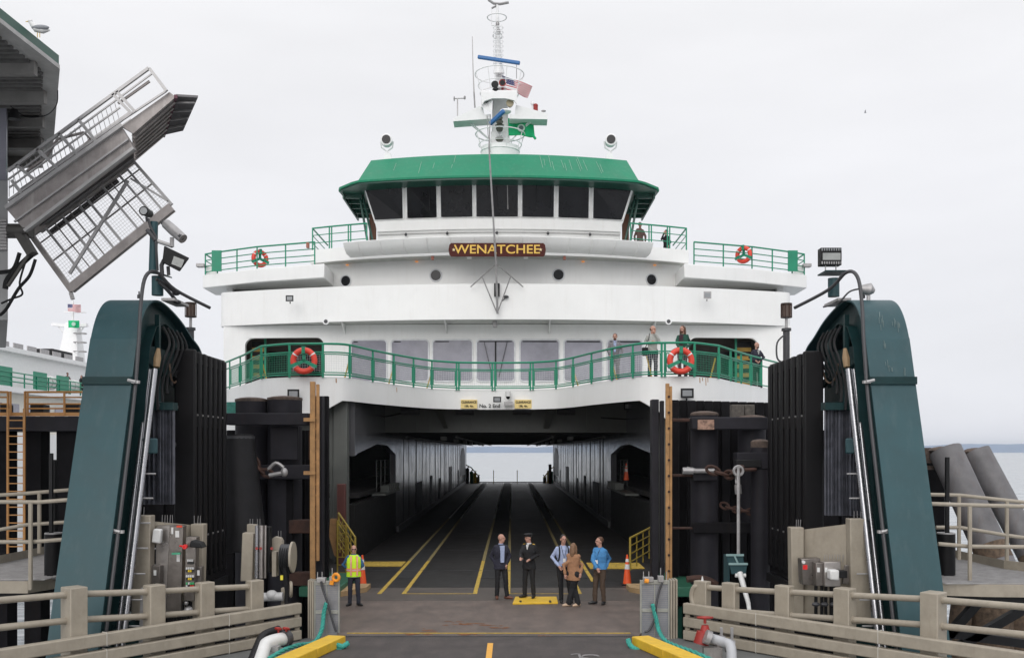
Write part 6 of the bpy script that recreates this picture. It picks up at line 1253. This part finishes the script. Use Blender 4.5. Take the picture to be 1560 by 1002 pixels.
# raking piles on the right
def rake(a, b, r, D0, D1, label):
    T = thing('raking_pile', P(*b, D1), label, 'pile', 'raking steel piles'); A_ = P(*a, D0); B_ = P(*b, D1); d = (B_-A_); B2 = A_+d*2.2
    q = MB(); q.tube([A_, B2], r, 24); q.build('pile_shaft', mat('pile_grey', (.125, .12, .125), .55, var=.35, scale=1.2, streak=.6, streakcol=(.10, .06, .045), bump=.2), T)
    q = MB(); n = d.normalized(); q.ell(A_, r*1.0, r*1.0, .13, 20, 8); q.build('pile_top', RUSTC, T)
    q = MB(); q.tube([lerp(A_, B_, .86)-n*.0, lerp(A_, B_, 1.0)], r*1.012, 24); q.build('marine_growth', mat('growth', (.11, .075, .05), .9, var=.6, scale=8, bump=.6), T)
rake((1440, 686), (1518, 855), .46, 29, 27.6, 'nearer grey raking pile with a rusty top right of the teal tower'); rake((1488, 688), (1585, 870), .40, 31, 29.4, 'farther grey raking pile with a rusty top at the right edge')
q = MB(); a = P(1398, 1000, 30); b = P(1440, 694, 30); q.box(a.x, b.x, 30, 30.8, a.z, b.z); tag(q.build('pier_block', TIMB, bevel=.03), 'dark timber pier block between the right tower and the raking piles', 'pier')
q = MB(); c = P(1417, 692, 29.6); q.tube([c+Vector((0, 0, -.25)), c+Vector((0, 0, .2))], .26, 16); q.bar(P(1408, 712, 29.5), P(1440, 712, 29.5), .3, .12); tag(q.build('rusty_bollard', RUSTC), 'small rusty bollard beside the right tower edge', 'bollard')
# clutter under the right platform
T = thing('cross_bracing', P(1490, 980, 23), 'black diagonal steel bracing under the right side platform', 'bracing')
for a, b in (((1440, 972), (1500, 905)), ((1450, 990), (1580, 915)), ((1430, 912), (1600, 918)), ((1430, 962), (1600, 985))): q = MB(); q.bar(P(*a, 23.5), P(*b, 23.5), .18, .2); q.build('brace', BLACK, T, smooth=False)
for k, (a, b, r, lab) in enumerate((((1510, 915), (1510, 1010), .55, 'rough brown barnacled pile under the right platform at the frame edge'), ((1468, 900), (1455, 1010), .28, 'thin barnacled pile under the right platform near the tower'), ((1560, 905), (1562, 1010), .5, 'stout barnacled pile at the lower right corner'))):
    q = MB(); q.tube([P(*b, 26), P(*a, 26)], r, 14); tag(q.build('barnacled_pile', mat('growth', (.11, .075, .05))), lab, 'pile')
# ================================================================== left pier with orange railing and ladder
T = thing('maintenance_pier', P(60, 700, 30), 'dark pier with an orange railing, ladder and black columns behind the left tower', 'pier')
def pb(name, x0, x1, y0, y1, D, th, m, bev=0.): a = P(x0, y1, D); b = P(x1, y0, D); q = MB(); q.box(a.x, b.x, D, D+th, a.z, b.z); return q.build(name, m, T, bevel=bev, smooth=False)
pb('deck_beam', -60, 150, 634, 656, 29, 2.2, TIMB2); pb('column', -40, 11, 656, 1010, 29.3, .6, TIMB); pb('column', 37, 62, 656, 1010, 29.6, .6, TIMB); pb('column', 86, 150, 656, 1010, 29.4, .6, TIMB)
pb('toe_board', -60, 150, 628, 633.5, 28.9, .06, ORG)
for y in (597, 605, 615, 622): q = MB(); q.tube([P(-60, y, 28.95), P(12, y, 28.95)], .035 if y == 597 else .025, 6); q.build('rail', ORG, T); q = MB(); q.tube([P(38, y, 28.95), P(150, y, 28.95)], .035 if y == 597 else .025, 6); q.build('rail', ORG, T)
for x in (12, 16, 38, 42, 98, -30): q = MB(); q.tube([P(x, 633, 28.9), P(x, 596, 28.9)], .035, 6); q.build('rail_post', ORG, T)
for x in (12, 37): q = MB(); q.bar(P(x, 860, 28.7), P(x, 622, 28.7), .06, .05); q.build('ladder_stile', ORG, T, smooth=False)
for k in range(19): y = 640+k*12; q = MB(); q.bar(P(12, y, 28.7), P(37, y, 28.7), .03, .03); q.build('ladder_rung', ORG, T, smooth=False)
for a, b in ((0, 10), (46, 66), (98, 120)): pb('deck_box', a, b, 616, 632, 29.4, .4, BLACK)
pb('rub_post', 76, 83, 700, 880, 27.5, .2, BLACK)
# second ferry moored on the left
S = thing('moored_ferry', (-40, 75, ZS), 'second white ferry with green railings moored beyond the left pier', 'ferry')
XS = -40.; CREAM = mat('cream_paint', (.72, .69, .62), .5, var=.05); WH2 = mat('white_paint_far', (.78, .78, .78), .5, var=.04)
q = MB(); q.box(-62, XS, 55, 94, 8.9, 11.9); q.build('upper_cabin', WH2, S, smooth=False)
q = MB(); q.box(-63, XS+.5, 54, 96, 11.904, 12.25); q.build('roof_deck', WH2, S, smooth=False)
q = MB(); q.box(-64, XS+2.4, 50, 99, 8.5, 8.89); q.build('promenade', WH2, S, smooth=False)
q = MB(); q.box(-63, XS+1.6, 50, 97, 5.4, 8.49); q.build('main_cabin', CREAM, S, smooth=False)
q = MB(); q.box(-64, XS+2.2, 48, 100, -4.9, 5.39); q.build('hull', WH2, S, smooth=False)
for k in range(16): y = 55+k*2.6; q = MB(); q.box(XS+1.6, XS+1.66, y, y+1.7, 6.5, 7.7); w_ = q.build('window', GLASSL, S, smooth=False)
for k in range(9): y = 52+k*5.0; q = MB(); q.box(XS+2.2, XS+2.26, y, y+2.6, .2, 2.6); q.build('car_deck_opening', BLACK, S, smooth=False)
for k in range(9): y = 52+k*5.0; q = MB(); q.box(XS+2.2, XS+2.26, y, y+2.6, -4.0, -1.4); q.build('car_deck_opening', BLACK, S, smooth=False)
for z in (10.0, 9.65, 9.3): q = MB(); q.tube([(XS+2.3, 50, z), (XS+2.3, 98.5, z)], .05, 5); q.build('deck_rail', GREEN, S)
for k in range(24): y = 51+k*2.0; q = MB(); q.bar((XS+2.3, y, 8.9), (XS+2.3, y, 10.0), .08, .08); q.build('deck_rail_post', GREEN, S, smooth=False)
for y in (78.6, 82.6, 73): q = MB(); q.box(XS+2.2, XS+2.28, y, y+2.2, 8.95, 10.35); q.build('green_screen', GREEN, S, smooth=False)
for y in (80.9, 85.2):
    for d in (0, 1.1): q = MB(); q.tube([(XS+1.7, y+d, 9.7), (XS+1.7, y+d+.9, 9.7)], .55, 14); q.build('life_raft', mat('raft_white', (.7, .7, .68), .5), S)
q = MB()
for k in range(14): y = 62+k*2.3; q.box(XS-.3, XS-.24, y, y+1.6, 12.26, 12.8)
q.build('roof_vents', GALV, S, smooth=False)
q = MB(); q.box(XS-2.6, XS-.6, 88, 92, 12.26, 13.1); q.build('roof_box', BLACK, S, smooth=False)
q = MB(); a = P(109, 556, 100); b = P(111, 492, 100); q.hexa([a+Vector((x*1.05, y, 0)) for x, y in ((-1, -1), (1, -1), (1, 1), (-1, 1))], [b+Vector((x*.55, y*.5, 0)) for x, y in ((-1, -1), (1, -1), (1, 1), (-1, 1))]); m2_ = q.build('mast', WH2, S, bevel=.05)
q = MB(); q.bar(P(80, 494, 100), P(110, 497, 100), .5, .3); q.bar(P(133, 495, 100), P(112, 497, 100), .5, .3); q.bar(P(98, 475, 100), P(131, 476, 100), .12, .12); q.tube([P(111, 495, 100), P(111, 458, 100)], .12, 6); q.tube([P(88, 496, 100), P(103, 515, 100)], .07, 5); q.tube([P(128, 497, 100), P(118, 512, 100)], .07, 5); q.build('mast_arms', WH2, m2_, smooth=False)
q = MB(); c = P(122, 520, 99); 
for z in (0, .9, 1.8): q.ring(c+Vector((0, 0, z-1)), .6, .05, axis=(0, 0, 1), n=16, m=5)
q.build('mast_basket', GALV, m2_)
flag('national_flag', ((103, 463), (122, 464), (122, 475), (103, 473.5)), 99, 44, 26, us, [FR, FW, FB], 'red, white and blue flag at the top of the moored ferry mast', .15)
f2 = flag('state_flag', ((104, 488), (120, 488), (120, 499), (104, 499)), 98.5, 8, 6, lambda u, v, i, j: 0, [MATS['flag_green']], 'small green flag on the moored ferry mast', .12)
q = MB(); c = P(112, 493.5, 98.2); q.cyl(c, c+Vector((0, .03, 0)), .2, n=16); q.build('flag_seal', mat('seal', (.35, .5, .42)), f2)
# ================================================================== PEOPLE
SKIN = mat('skin', (.43, .235, .175), .6, var=.05, scale=20, bump=0); SKIND = mat('skin_brown', (.22, .12, .08), .6, var=.05, scale=20, bump=0)
EYE = mat('eye_dark', (.02, .015, .012), .3, bump=0); LIP = mat('lip', (.32, .11, .10), .5, bump=0)
def ringloft(q, rings, n=16):    # rings: (centre, rx, ry, yaw)
    o = len(q.v)
    for c, rx, ry, yw in rings:
        c = Vector(c)
        for k in range(n): t = 2*math.pi*k/n; x, y = rx*math.cos(t), ry*math.sin(t); q.v.append(c+Vector((x*math.cos(yw)-y*math.sin(yw), x*math.sin(yw)+y*math.cos(yw), 0)))
    m = len(rings)
    for i in range(m-1):
        for k in range(n): k2 = (k+1) % n; q.f.append((o+i*n+k, o+i*n+k2, o+(i+1)*n+k2, o+(i+1)*n+k))
    q.f.append(tuple(o+k for k in range(n))[::-1]); q.f.append(tuple(o+(m-1)*n+k for k in range(n)))
def limb(q, pts, rs, n=12):
    q.tube(pts, rs, n)
    for p, r in zip(pts, rs): q.ell(p, r*.99, r*.99, r*.99, n, 8)
def fuse(o, vox, sm=2, fold=0.):
    rm = o.modifiers.new('fuse', 'REMESH'); rm.mode = 'VOXEL'; rm.voxel_size = vox; rm.use_smooth_shade = True
    if sm: s_ = o.modifiers.new('relax', 'SMOOTH'); s_.iterations = sm; s_.factor = .5
    bpy.context.view_layer.update(); dg = bpy.context.evaluated_depsgraph_get(); me = bpy.data.meshes.new_from_object(o.evaluated_get(dg)); mt = o.data.materials[0]; o.modifiers.clear(); o.data = me
    if not me.materials: me.materials.append(mt)
    if fold:
        sd0 = random.uniform(0, 50)
        for v, nv in zip(me.vertices, [x.normal.copy() for x in me.vertices]):
            c_ = v.co.copy(); h_ = noise.noise(Vector((c_.x*9+sd0, c_.y*9, c_.z*5)))+.6*noise.noise(Vector((c_.x*14+sd0, c_.y*14, c_.z*22+c_.x*10)))
            v.co = c_+nv*h_*fold
    return o
def person(base, H, label, yaw=0., head=0., tilt=0., arms=None, feet=((-.10, 0), (.10, -.03)), top='jacket', topm=None, trm=None, shm=None, hair='short', hairm=None, skin=None, extras=(), top_hem=.84, wide=1., leg=.085, grp=None, loose=1.):
    T = thing('person', base, label, 'person'); S_ = H/1.78; B = Vector(base); skin = skin or SKIN; ca, sa = math.cos(yaw), math.sin(yaw)
    def L(x, y, z): return B+Vector(((x*ca-y*sa)*S_, (x*sa+y*ca)*S_, z*S_))          # body frame (facing -y before yaw)
    def V(x, y, z): return B+Vector((x, y, z))*S_                                     # viewer frame
    sh = [L(-.17*wide, 0, 1.425), L(.17*wide, 0, 1.425)]; hip = [L(-.09, 0, .93), L(.09, 0, .93)]
    ft = [V(f[0], f[1], .07) for f in feet]; kn = [lerp(h, f, .48)+L(0, -.03, 0)-B for h, f in zip(hip, ft)]
    arms = arms or [((-.25, .02, 1.15), (-.24, -.06, .9)), ((.25, .02, 1.15), (.24, -.06, .9))]
    el = [V(*a[0]) for a in arms]; wr = [V(*a[1]) for a in arms]
    tors = lambda k: [(L(0, 0, .86), .155*k*S_, .11*k*S_, yaw), (L(0, 0, .98), .16*k*S_, .112*k*S_, yaw), (L(0, 0, 1.10), .145*k*S_, .105*k*S_, yaw), (L(0, -.01, 1.28), .175*k*S_*wide, .122*k*S_, yaw), (L(0, 0, 1.40), .172*k*S_*wide, .105*k*S_, yaw), (L(0, .005, 1.465), .11*k*S_, .082*k*S_, yaw), (L(0, 0, 1.51), .062*k*S_, .062*k*S_, yaw)]
    # body: one continuous surface
    q = MB(); ringloft(q, tors(.84)); hc_ = B+Vector((0, 0, 1.66*S_))+Matrix.Rotation(yaw+head, 3, 'Z')@Vector((0, -.02*S_, 0)); HM = Matrix.Rotation(yaw+head, 3, 'Z')@Matrix.Rotation(tilt, 3, 'X')
    hd = lambda x, y, z: hc_+HM@(Vector((x, y, z))*S_)
    limb(q, [L(0, 0, 1.45), L(0, -.005, 1.58)], [.058*S_, .055*S_])
    q.ell(hd(0, .01, .025), .076*S_, .095*S_, .095*S_, 16, 12, HM); q.ell(hd(0, -.022, -.05), .058*S_, .07*S_, .075*S_, 14, 10, HM); q.ell(hd(0, -.055, -.092), .028*S_, .025*S_, .025*S_, 10, 8, HM)
    q.tube([hd(0, -.088, .02), hd(0, -.108, -.022)], [.009*S_, .017*S_], 8); q.tube([hd(-.04, -.082, .032), hd(.04, -.082, .032)], .012*S_, 8)
    for s in (-1, 1): q.ell(hd(s*.079, .01, -.005), .012*S_, .022*S_, .032*S_, 10, 8, HM)
    for i in (0, 1):
        limb(q, [lerp(sh[i], L(0, 0, 1.38), .15), el[i], wr[i]], [.034*S_, .032*S_, .026*S_]); limb(q, [hip[i], kn[i], ft[i]], [.08*S_, .052*S_, .036*S_])
        d = (wr[i]-el[i]).normalized(); up = Vector((0, 0, 1)) if abs(d.z) < .7 else Vector((0, -1, 0)); sd_ = d.cross(up).normalized(); nn = sd_.cross(d).normalized(); sd2 = sd_ if i == 0 else -sd_
        pc = wr[i]+d*.045*S_
        q.tube([wr[i], wr[i]+d*.03*S_, wr[i]+d*.09*S_], [.024*S_, .034*S_, .034*S_], 8)
        for k, ln in enumerate((.062, .075, .07, .055)):
            b0 = wr[i]+d*.085*S_+sd2*(-.027+.018*k)*S_; m1 = b0+d*ln*.5*S_-nn*.006*S_; q.tube([b0, m1, m1+(d*.6-nn*.6)*ln*.5*S_], [.0095*S_, .0085*S_, .0075*S_], 6)
        t0 = wr[i]+d*.03*S_-sd2*.025*S_; q.tube([t0, t0+(d*.6-sd2*.7)*.04*S_, t0+(d*.9-sd2*.75)*.06*S_-nn*.012*S_], [.012*S_, .011*S_, .009*S_], 6)
    fuse(q.build('body', skin, T), .0085*S_, 1)
    # garments
    q = MB(); k = 1.10*loose; rr = tors(k); rr[0] = (L(0, 0, top_hem), .175*k*S_, .125*k*S_, yaw); ringloft(q, rr[:-1]+[(L(0, 0, 1.505), .075*S_, .075*S_, yaw)])
    for i in (0, 1): limb(q, [lerp(sh[i], L(0, 0, 1.4), .12), el[i], lerp(el[i], wr[i], .93)], [.064*S_*loose, .054*S_*loose, .042*S_*loose])
    tp = fuse(q.build(top, topm, T), .012*S_, fold=.013)
    q = MB(); ringloft(q, [(L(0, 0, .80), .15*S_, .115*S_, yaw), (L(0, 0, .90), .165*S_, .12*S_, yaw), (L(0, 0, 1.0), .158*S_, .115*S_, yaw)])
    for i in (0, 1): limb(q, [hip[i], lerp(hip[i], kn[i], .5), kn[i], lerp(kn[i], ft[i], .93)], [leg*1.14*S_, leg*1.02*S_, leg*.84*S_, leg*.72*S_])
    fuse(q.build('trousers', trm, T), .013*S_, fold=.012)
    for i in (0, 1):
        q = MB(); dr = Vector((sa*1.0, -ca, 0)) if len(feet[i]) < 3 else Vector((math.sin(feet[i][2]), -math.cos(feet[i][2]), 0)); f0 = Vector((ft[i].x, ft[i].y, B.z)); q.tube([f0-dr*.07*S_+Vector((0, 0, .05))*S_, f0+Vector((0, 0, .055))*S_, f0+dr*.10*S_+Vector((0, 0, .042))*S_, f0+dr*.18*S_+Vector((0, 0, .03))*S_], [.04*S_, .05*S_, .045*S_, .026*S_], 10); q.ell(f0+Vector((0, 0, .03))*S_, .045*S_, .05*S_, .03*S_); fuse(q.build('shoe', shm, T), .009)
    for s in (-1, 1): q = MB(); q.ell(hd(s*.03, -.083, .008), .0125*S_, .006*S_, .007*S_, 8, 6, HM); q.build('eye', EYE, T)
    q = MB(); q.ell(hd(0, -.09, -.055), .024*S_, .008*S_, .006*S_, 10, 6, HM); q.build('mouth', LIP, T)
    if hair != 'bald':
        q = MB(); q.ell(hd(0, .028, .042), .083*S_, .098*S_, .093*S_, 18, 12, HM)
        if hair == 'long':
            q.tube([hd(0, .05, .05), hd(0, .075, -.05), hd(0, .085, -.15), hd(0, .09, -.26)], [.085*S_, .085*S_, .08*S_, .05*S_], 14)
            for s in (-1, 1): q.tube([hd(s*.07, .01, .05), hd(s*.085, .02, -.06), hd(s*.09, .02, -.17)], [.03*S_, .034*S_, .025*S_], 8)
        if hair == 'rim': q.v = []; q.f = []; q.ell(hd(0, .045, .0), .08*S_, .075*S_, .055*S_, 16, 10, HM)
        fuse(q.build('hair', hairm, T), .009, fold=.006)
    for e_ in extras: e_(T, L, V, hd, HM, S_, tp, el, wr, B, yaw)
    return T
CL = lambda n, c, **k: mat('cloth_'+n, c, .85, var=.12, scale=14, bump=.25, bscale=60, **k)
NAVY, BLKC, LBLUE, SKYB, TAN, BROWN, GREYS, GREYC, GREENK, JEAN = CL('navy', (.018, .018, .032)), CL('black', (.010, .010, .012)), CL('light_blue', (.34, .40, .58)), CL('sky_blue', (.06, .22, .46)), CL('tan', (.33, .17, .09)), CL('brown', (.07, .045, .03)), CL('grey_suit', (.17, .165, .175)), CL('grey_check', (.36, .36, .34)), CL('dark_green', (.012, .07, .045)), CL('jeans', (.02, .022, .035))
HB, HBR, HLB = mat('hair_black', (.015, .011, .010), .6, bump=.3), mat('hair_brown', (.09, .04, .02), .6, var=.3, scale=30, bump=.3), mat('hair_light', (.20, .11, .06), .6, var=.3, scale=30, bump=.3)
SHB, SHBR, SHT = mat('shoe_black', (.012, .012, .013), .4), mat('shoe_brown', (.12, .04, .02), .45), mat('shoe_tan', (.55, .40, .28), .6)
def patch(name, m, c, w_, h_, dy=.128, z0=None, taper=1.):
    def f(T, L, V, hd, HM, S_, tp, el, wr, B, yaw):
        x, z = c; q = MB(); a = [L(x-w_/2*taper, -dy, z-h_/2), L(x+w_/2*taper, -dy, z-h_/2), L(x+w_/2, -dy, z+h_/2), L(x-w_/2, -dy, z+h_/2)]; n = (L(0, .07, 0)-L(0, 0, 0)); q.hexa(a, [p+n for p in a]); q.build(name, m, T, bevel=.004)
    return f
def beard(m):
    def f(T, L, V, hd, HM, S_, tp, el, wr, B, yaw):
        q = MB(); q.ell(hd(0, -.045, -.085), .055*S_, .055*S_, .045*S_, 14, 8, HM); q.ell(hd(0, -.091, -.042), .026*S_, .008*S_, .007*S_, 8, 6, HM); q.build('beard', m, T)
    return f
def glasses(T, L, V, hd, HM, S_, tp, el, wr, B, yaw):
    q = MB()
    for s in (-1, 1): q.ell(hd(s*.032, -.096, .008), .024*S_, .006*S_, .017*S_, 10, 6, HM); q.tube([hd(s*.055, -.092, .01), hd(s*.08, 0, .01)], .004*S_, 5)
    q.tube([hd(-.012, -.10, .01), hd(.012, -.10, .01)], .004*S_, 5); q.build('sunglasses', BLACK, T)
def lanyard(T, L, V, hd, HM, S_, tp, el, wr, B, yaw):
    q = MB(); q.tube([L(-.07, -.05, 1.50), L(-.05, -.135, 1.38), L(0, -.15, 1.17), L(.05, -.135, 1.38), L(.07, -.05, 1.50)], .007*S_, 5); q.build('lanyard', NAVY, T); q = MB(); a = L(0, -.155, 1.13); q.box(a.x-.035, a.x+.035, a.y-.01, a.y, a.z-.05, a.z+.05); q.build('badge', WHITEP, T, smooth=False)
def cap_f(T, L, V, hd, HM, S_, tp, el, wr, B, yaw):
    q = MB(); q.tube([hd(0, .01, .045), hd(0, .01, .09)], [.094*S_, .094*S_], 18); q.ell(hd(0, .0, .105), .118*S_, .125*S_, .032*S_, 18, 8, HM); q.build('officer_cap', BLKC, T); q = MB(); q.ell(hd(0, -.095, .052), .065*S_, .05*S_, .008*S_, 14, 6, HM); q.build('cap_visor', BLACK, T)
    for s in (-1, 1): q = MB(); q.bar(L(s*.115, 0, 1.497), L(s*.175, 0, 1.482), .05*S_, .012*S_); q.build('epaulette', GOLD, T, smooth=False)
def straps(T, L, V, hd, HM, S_, tp, el, wr, B, yaw):
    for s in (-1, 1): q = MB(); q.tube([L(s*.10, .10, 1.42), L(s*.11, .02, 1.50), L(s*.115, -.09, 1.44), L(s*.12, -.137, 1.30), L(s*.14, -.12, 1.14), L(s*.165, -.02, 1.08)], .019*S_, 8); q.build('backpack_strap', BLKC, T)
    q = MB(); q.tube([L(0, .19, 1.05), L(0, .20, 1.22), L(0, .17, 1.42)], [.13*S_, .15*S_, .09*S_], 14); q.build('backpack', BLKC, T)
def collar(m):
    def f(T, L, V, hd, HM, S_, tp, el, wr, B, yaw): q = MB(); q.tube([L(0, 0, 1.475), L(0, -.002, 1.525)], [.075*S_, .067*S_], 14); q.build('collar', m, T)
    return f
VESTM = mat('vest_lime', (.55, .85, .03), .7, var=.08, scale=8); VO = mat('vest_orange', (.90, .22, .06), .7); VS = mat('vest_silver', (.62, .45, .42), .5)
def vest(T, L, V, hd, HM, S_, tp, el, wr, B, yaw):
    q = MB(); k = 1.24; ringloft(q, [(L(0, 0, .86), .175*k*S_, .125*k*S_, yaw), (L(0, 0, 1.1), .165*k*S_, .12*k*S_, yaw), (L(0, -.01, 1.28), .172*k*S_, .122*k*S_, yaw), (L(0, 0, 1.42), .165*k*S_, .10*k*S_, yaw), (L(0, 0, 1.50), .09*k*S_, .075*k*S_, yaw)])
    v = q.build('safety_vest', VESTM, T)
    for z, h, m, e in ((1.06, .05, VO, .004), (1.06, .024, VS, .008)): q = MB(); ringloft(q, [(L(0, 0, z-h), (.166*k+e)*S_, (.1205*k+e)*S_, yaw), (L(0, 0, z+h), (.170*k+e)*S_, (.122*k+e)*S_, yaw)], 24); q.build('vest_band', m, v)
    for s in (-1, 1):
        for w_, m, e in ((.05, VO, 0), (.024, VS, .006)):
            q = MB(); q.bar(L(s*.09, -.155-e, .90), L(s*.09, -.160-e, 1.30), w_*S_, .014); q.bar(L(s*.09, -.160-e, 1.30), L(s*.085, -.112-e, 1.47), w_*S_, .014); q.build('vest_stripe', m, v, smooth=False)
JK = lambda s: ((s*.27, .02, 1.15), (s*.17, -.12, .93))
gz = lambda px, py: G(px, py)
person(gz(539, 922), 1.60, 'man in a yellow and orange safety vest and sunglasses, hands behind his back', yaw=R(12), head=R(0), arms=[((-.33, .06, 1.20), (-.16, .16, 1.02)), ((.25, .09, 1.18), (.10, .16, 1.02))], feet=((-.12, 0, R(-25)), (.14, 0, R(50))), top='shirt', topm=CL('blue_shirt', (.04, .12, .26)), trm=JEAN, shm=SHB, hair='rim', hairm=mat('hair_grey', (.3, .28, .26), .7), extras=(vest, glasses, collar(CL('blue_shirt', (.04, .12, .26)))))
person(gz(763, 911.5), 1.79, 'bald man in a dark open suit with a light blue shirt, hands in pockets', yaw=R(18), head=R(52), arms=[((-.26, .05, 1.17), (-.15, -.05, .95)), ((.24, .07, 1.17), (.16, -.03, .95))], feet=((-.11, 0, R(5)), (.17, -.02, R(70))), topm=NAVY, trm=BLKC, shm=SHBR, hair='bald', extras=(patch('shirt_front', LBLUE, (.0, 1.24), .13, .46, .152, taper=.75), collar(LBLUE)), top_hem=.82, loose=1.06)
person(gz(806, 913)+Vector((0, 0, .058)), 1.76, 'ship officer in black uniform and peaked cap, gesturing with both hands', yaw=R(-25), head=R(-38), tilt=R(4), arms=[((-.24, -.10, 1.20), (-.24, -.34, 1.14)), ((.24, -.02, 1.18), (.02, -.26, 1.09))], feet=((-.12, .05, R(-60)), (.13, -.05, R(-15))), topm=BLKC, trm=BLKC, shm=SHB, hair='short', hairm=HB, extras=(cap_f, patch('shirt_front', WHITEP, (0, 1.41), .07, .13, .132, taper=.3), collar(WHITEP)), top_hem=.80, loose=1.05)
person(gz(858, 917.5), 1.83, 'young man in a pale blue shirt with black backpack straps, behind the woman', yaw=R(8), head=R(8), arms=[((-.29, .0, 1.20), (-.12, -.20, .98)), ((.27, .0, 1.18), (.06, -.20, 1.0))], feet=((-.05, 0, 0), (.22, .05, 0)), top='shirt', topm=LBLUE, trm=BLKC, shm=SHB, hair='short', hairm=HB, extras=(straps, lanyard), top_hem=.97)
person(gz(873.5, 923), 1.66, 'long-haired woman in a tan coat and wide black trousers seen from behind', yaw=R(155), head=R(0), arms=[((-.27, .0, 1.17), (-.24, -.06, .92)), ((.25, .02, 1.17), (.20, -.10, .95))], feet=((-.14, 0, R(-75)), (.13, 0, R(-60))), top='coat', topm=TAN, trm=BLKC, shm=SHT, hair='long', hairm=HLB, top_hem=.74, loose=1.06, leg=.11)
person(gz(914, 919.5), 1.79, 'man in a sky blue shirt and brown trousers facing left, lanyard round his neck', yaw=R(-42), head=R(-30), arms=[((-.20, -.06, 1.17), (-.10, -.22, .98)), ((.25, .12, 1.19), (.14, -.04, .96))], feet=((-.14, -.0, R(-75)), (.10, -.06, R(-20))), top='shirt', topm=SKYB, trm=BROWN, shm=SHB, hair='short', hairm=HBR, extras=(lanyard,), top_hem=.93, loose=1.12)
ZD = 6.685
def dk(px, D, z=ZD): return Vector((pxX(px, D), D, z))
person(dk(937, 37.9), 1.86, 'bearded man in a grey suit and lilac shirt standing at the bow railing', yaw=R(-8), head=R(-5), arms=[((-.26, .0, 1.18), (-.20, -.14, .98)), ((.27, .02, 1.2), (.20, -.16, 1.0))], topm=GREYS, trm=GREYS, shm=SHB, hair='short', hairm=HBR, extras=(patch('shirt_front', LBLUE, (0, 1.28), .10, .36, .136, taper=.7), beard(HBR), collar(LBLUE)), top_hem=.80)
def bag(T, L, V, hd, HM, S_, tp, el, wr, B, yaw):
    q = MB(); a = V(-.24, -.08, 1.0); q.box(a.x-.13, a.x+.08, a.y-.08, a.y+.08, a.z-.25, a.z+.05); q.build('shoulder_bag', BLKC, T, bevel=.03); q = MB(); q.tube([V(-.24, -.08, 1.05), V(-.14, -.15, 1.35), V(-.10, 0, 1.52)], .014, 6); q.build('bag_strap', BLKC, T)
person(dk(994, 36.0), 1.92, 'balding man in a grey checked sweater with a black shoulder bag, hand on chin', yaw=R(10), head=R(40), tilt=R(5), arms=[((-.27, .0, 1.2), (-.06, -.22, 1.22)), ((.24, -.08, 1.2), (.06, -.14, 1.5))], top='sweater', topm=GREYC, trm=JEAN, shm=SHB, hair='rim', hairm=HBR, extras=(bag,), top_hem=.88)
person(dk(1040, 36.0), 1.92, 'long-haired bearded visitor in a dark green cardigan above the life ring', yaw=R(-35), head=R(-8), arms=[((-.22, -.10, 1.2), (-.16, -.26, 1.0)), ((.27, .04, 1.18), (.06, -.24, 1.02))], top='cardigan', topm=GREENK, trm=CL('plum', (.05, .02, .03)), shm=SHB, hair='long', hairm=HBR, extras=(patch('shirt_front', CL('plum', (.05, .02, .03)), (0, 1.22), .14, .5, .137), beard(HBR)), top_hem=.72)
person(dk(1152.5, 41.3), 1.90, 'bald bearded man in a dark navy jacket at the right end of the bow railing', yaw=R(25), head=R(10), arms=[((-.27, -.04, 1.2), (-.10, -.24, 1.05)), ((.28, .0, 1.2), (.06, -.24, 1.02))], topm=NAVY, trm=BLKC, shm=SHB, hair='bald', extras=(beard(HBR), patch('shirt_front', GREYC, (0, 1.38), .09, .16, .135, taper=.4)))
pA = person(dk(975, 49.5, 13.51), 1.92, 'dark-haired man in a brown shirt beside the right wheelhouse door', yaw=R(30), head=R(-20), top='shirt', topm=CL('brown_shirt', (.10, .06, .05)), trm=BLKC, shm=SHB, hair='short', hairm=HB, skin=SKIND)
pB = person(dk(1015, 51.0, 13.51), 1.88, 'man in a black jacket holding a phone to his ear on the right bridge deck', yaw=R(-70), head=R(-10), arms=[((-.24, -.12, 1.3), (-.14, -.10, 1.56)), ((.20, .0, 1.18), (.1, -.12, 1.0))], topm=BLKC, trm=BLKC, shm=SHB, hair='short', hairm=HB)
for k, (src, y, lab) in enumerate(((pA, 85.8, 'leftmost of the distant passengers at the moored ferry green railing'), (pB, 88.6, 'second of the distant passengers at the moored ferry green railing'), (pA, 91.5, 'third of the distant passengers at the moored ferry green railing'), (pB, 95, 'rightmost of the distant passengers at the moored ferry green railing'))):
    c = copy_tree(src); c.location = (XS+1.7, y, 8.9); c.rotation_euler = (0, 0, R(40+20*k)); c['label'] = lab; c['group'] = 'passengers on the moored ferry'
cone(954, 732, 'small orange traffic cone inside the right casing opening', D=48, h=.85)
# air between the dock and the far shore: thin even sea haze
m = bpy.data.materials.new('sea_haze'); m.use_nodes = True; n_ = m.node_tree; n_.nodes.clear(); ou = n_.nodes.new('ShaderNodeOutputMaterial'); pv = n_.nodes.new('ShaderNodeVolumePrincipled'); pv.inputs['Color'].default_value = (.80, .86, .95, 1); pv.inputs['Density'].default_value = .00010; n_.links.new(pv.outputs[0], ou.inputs['Volume'])
q = MB(); q.box(-9500, 9500, -300, 9500, ZS-6, 75); hz = q.build('haze', m, smooth=False); hz['kind'] = 'stuff'
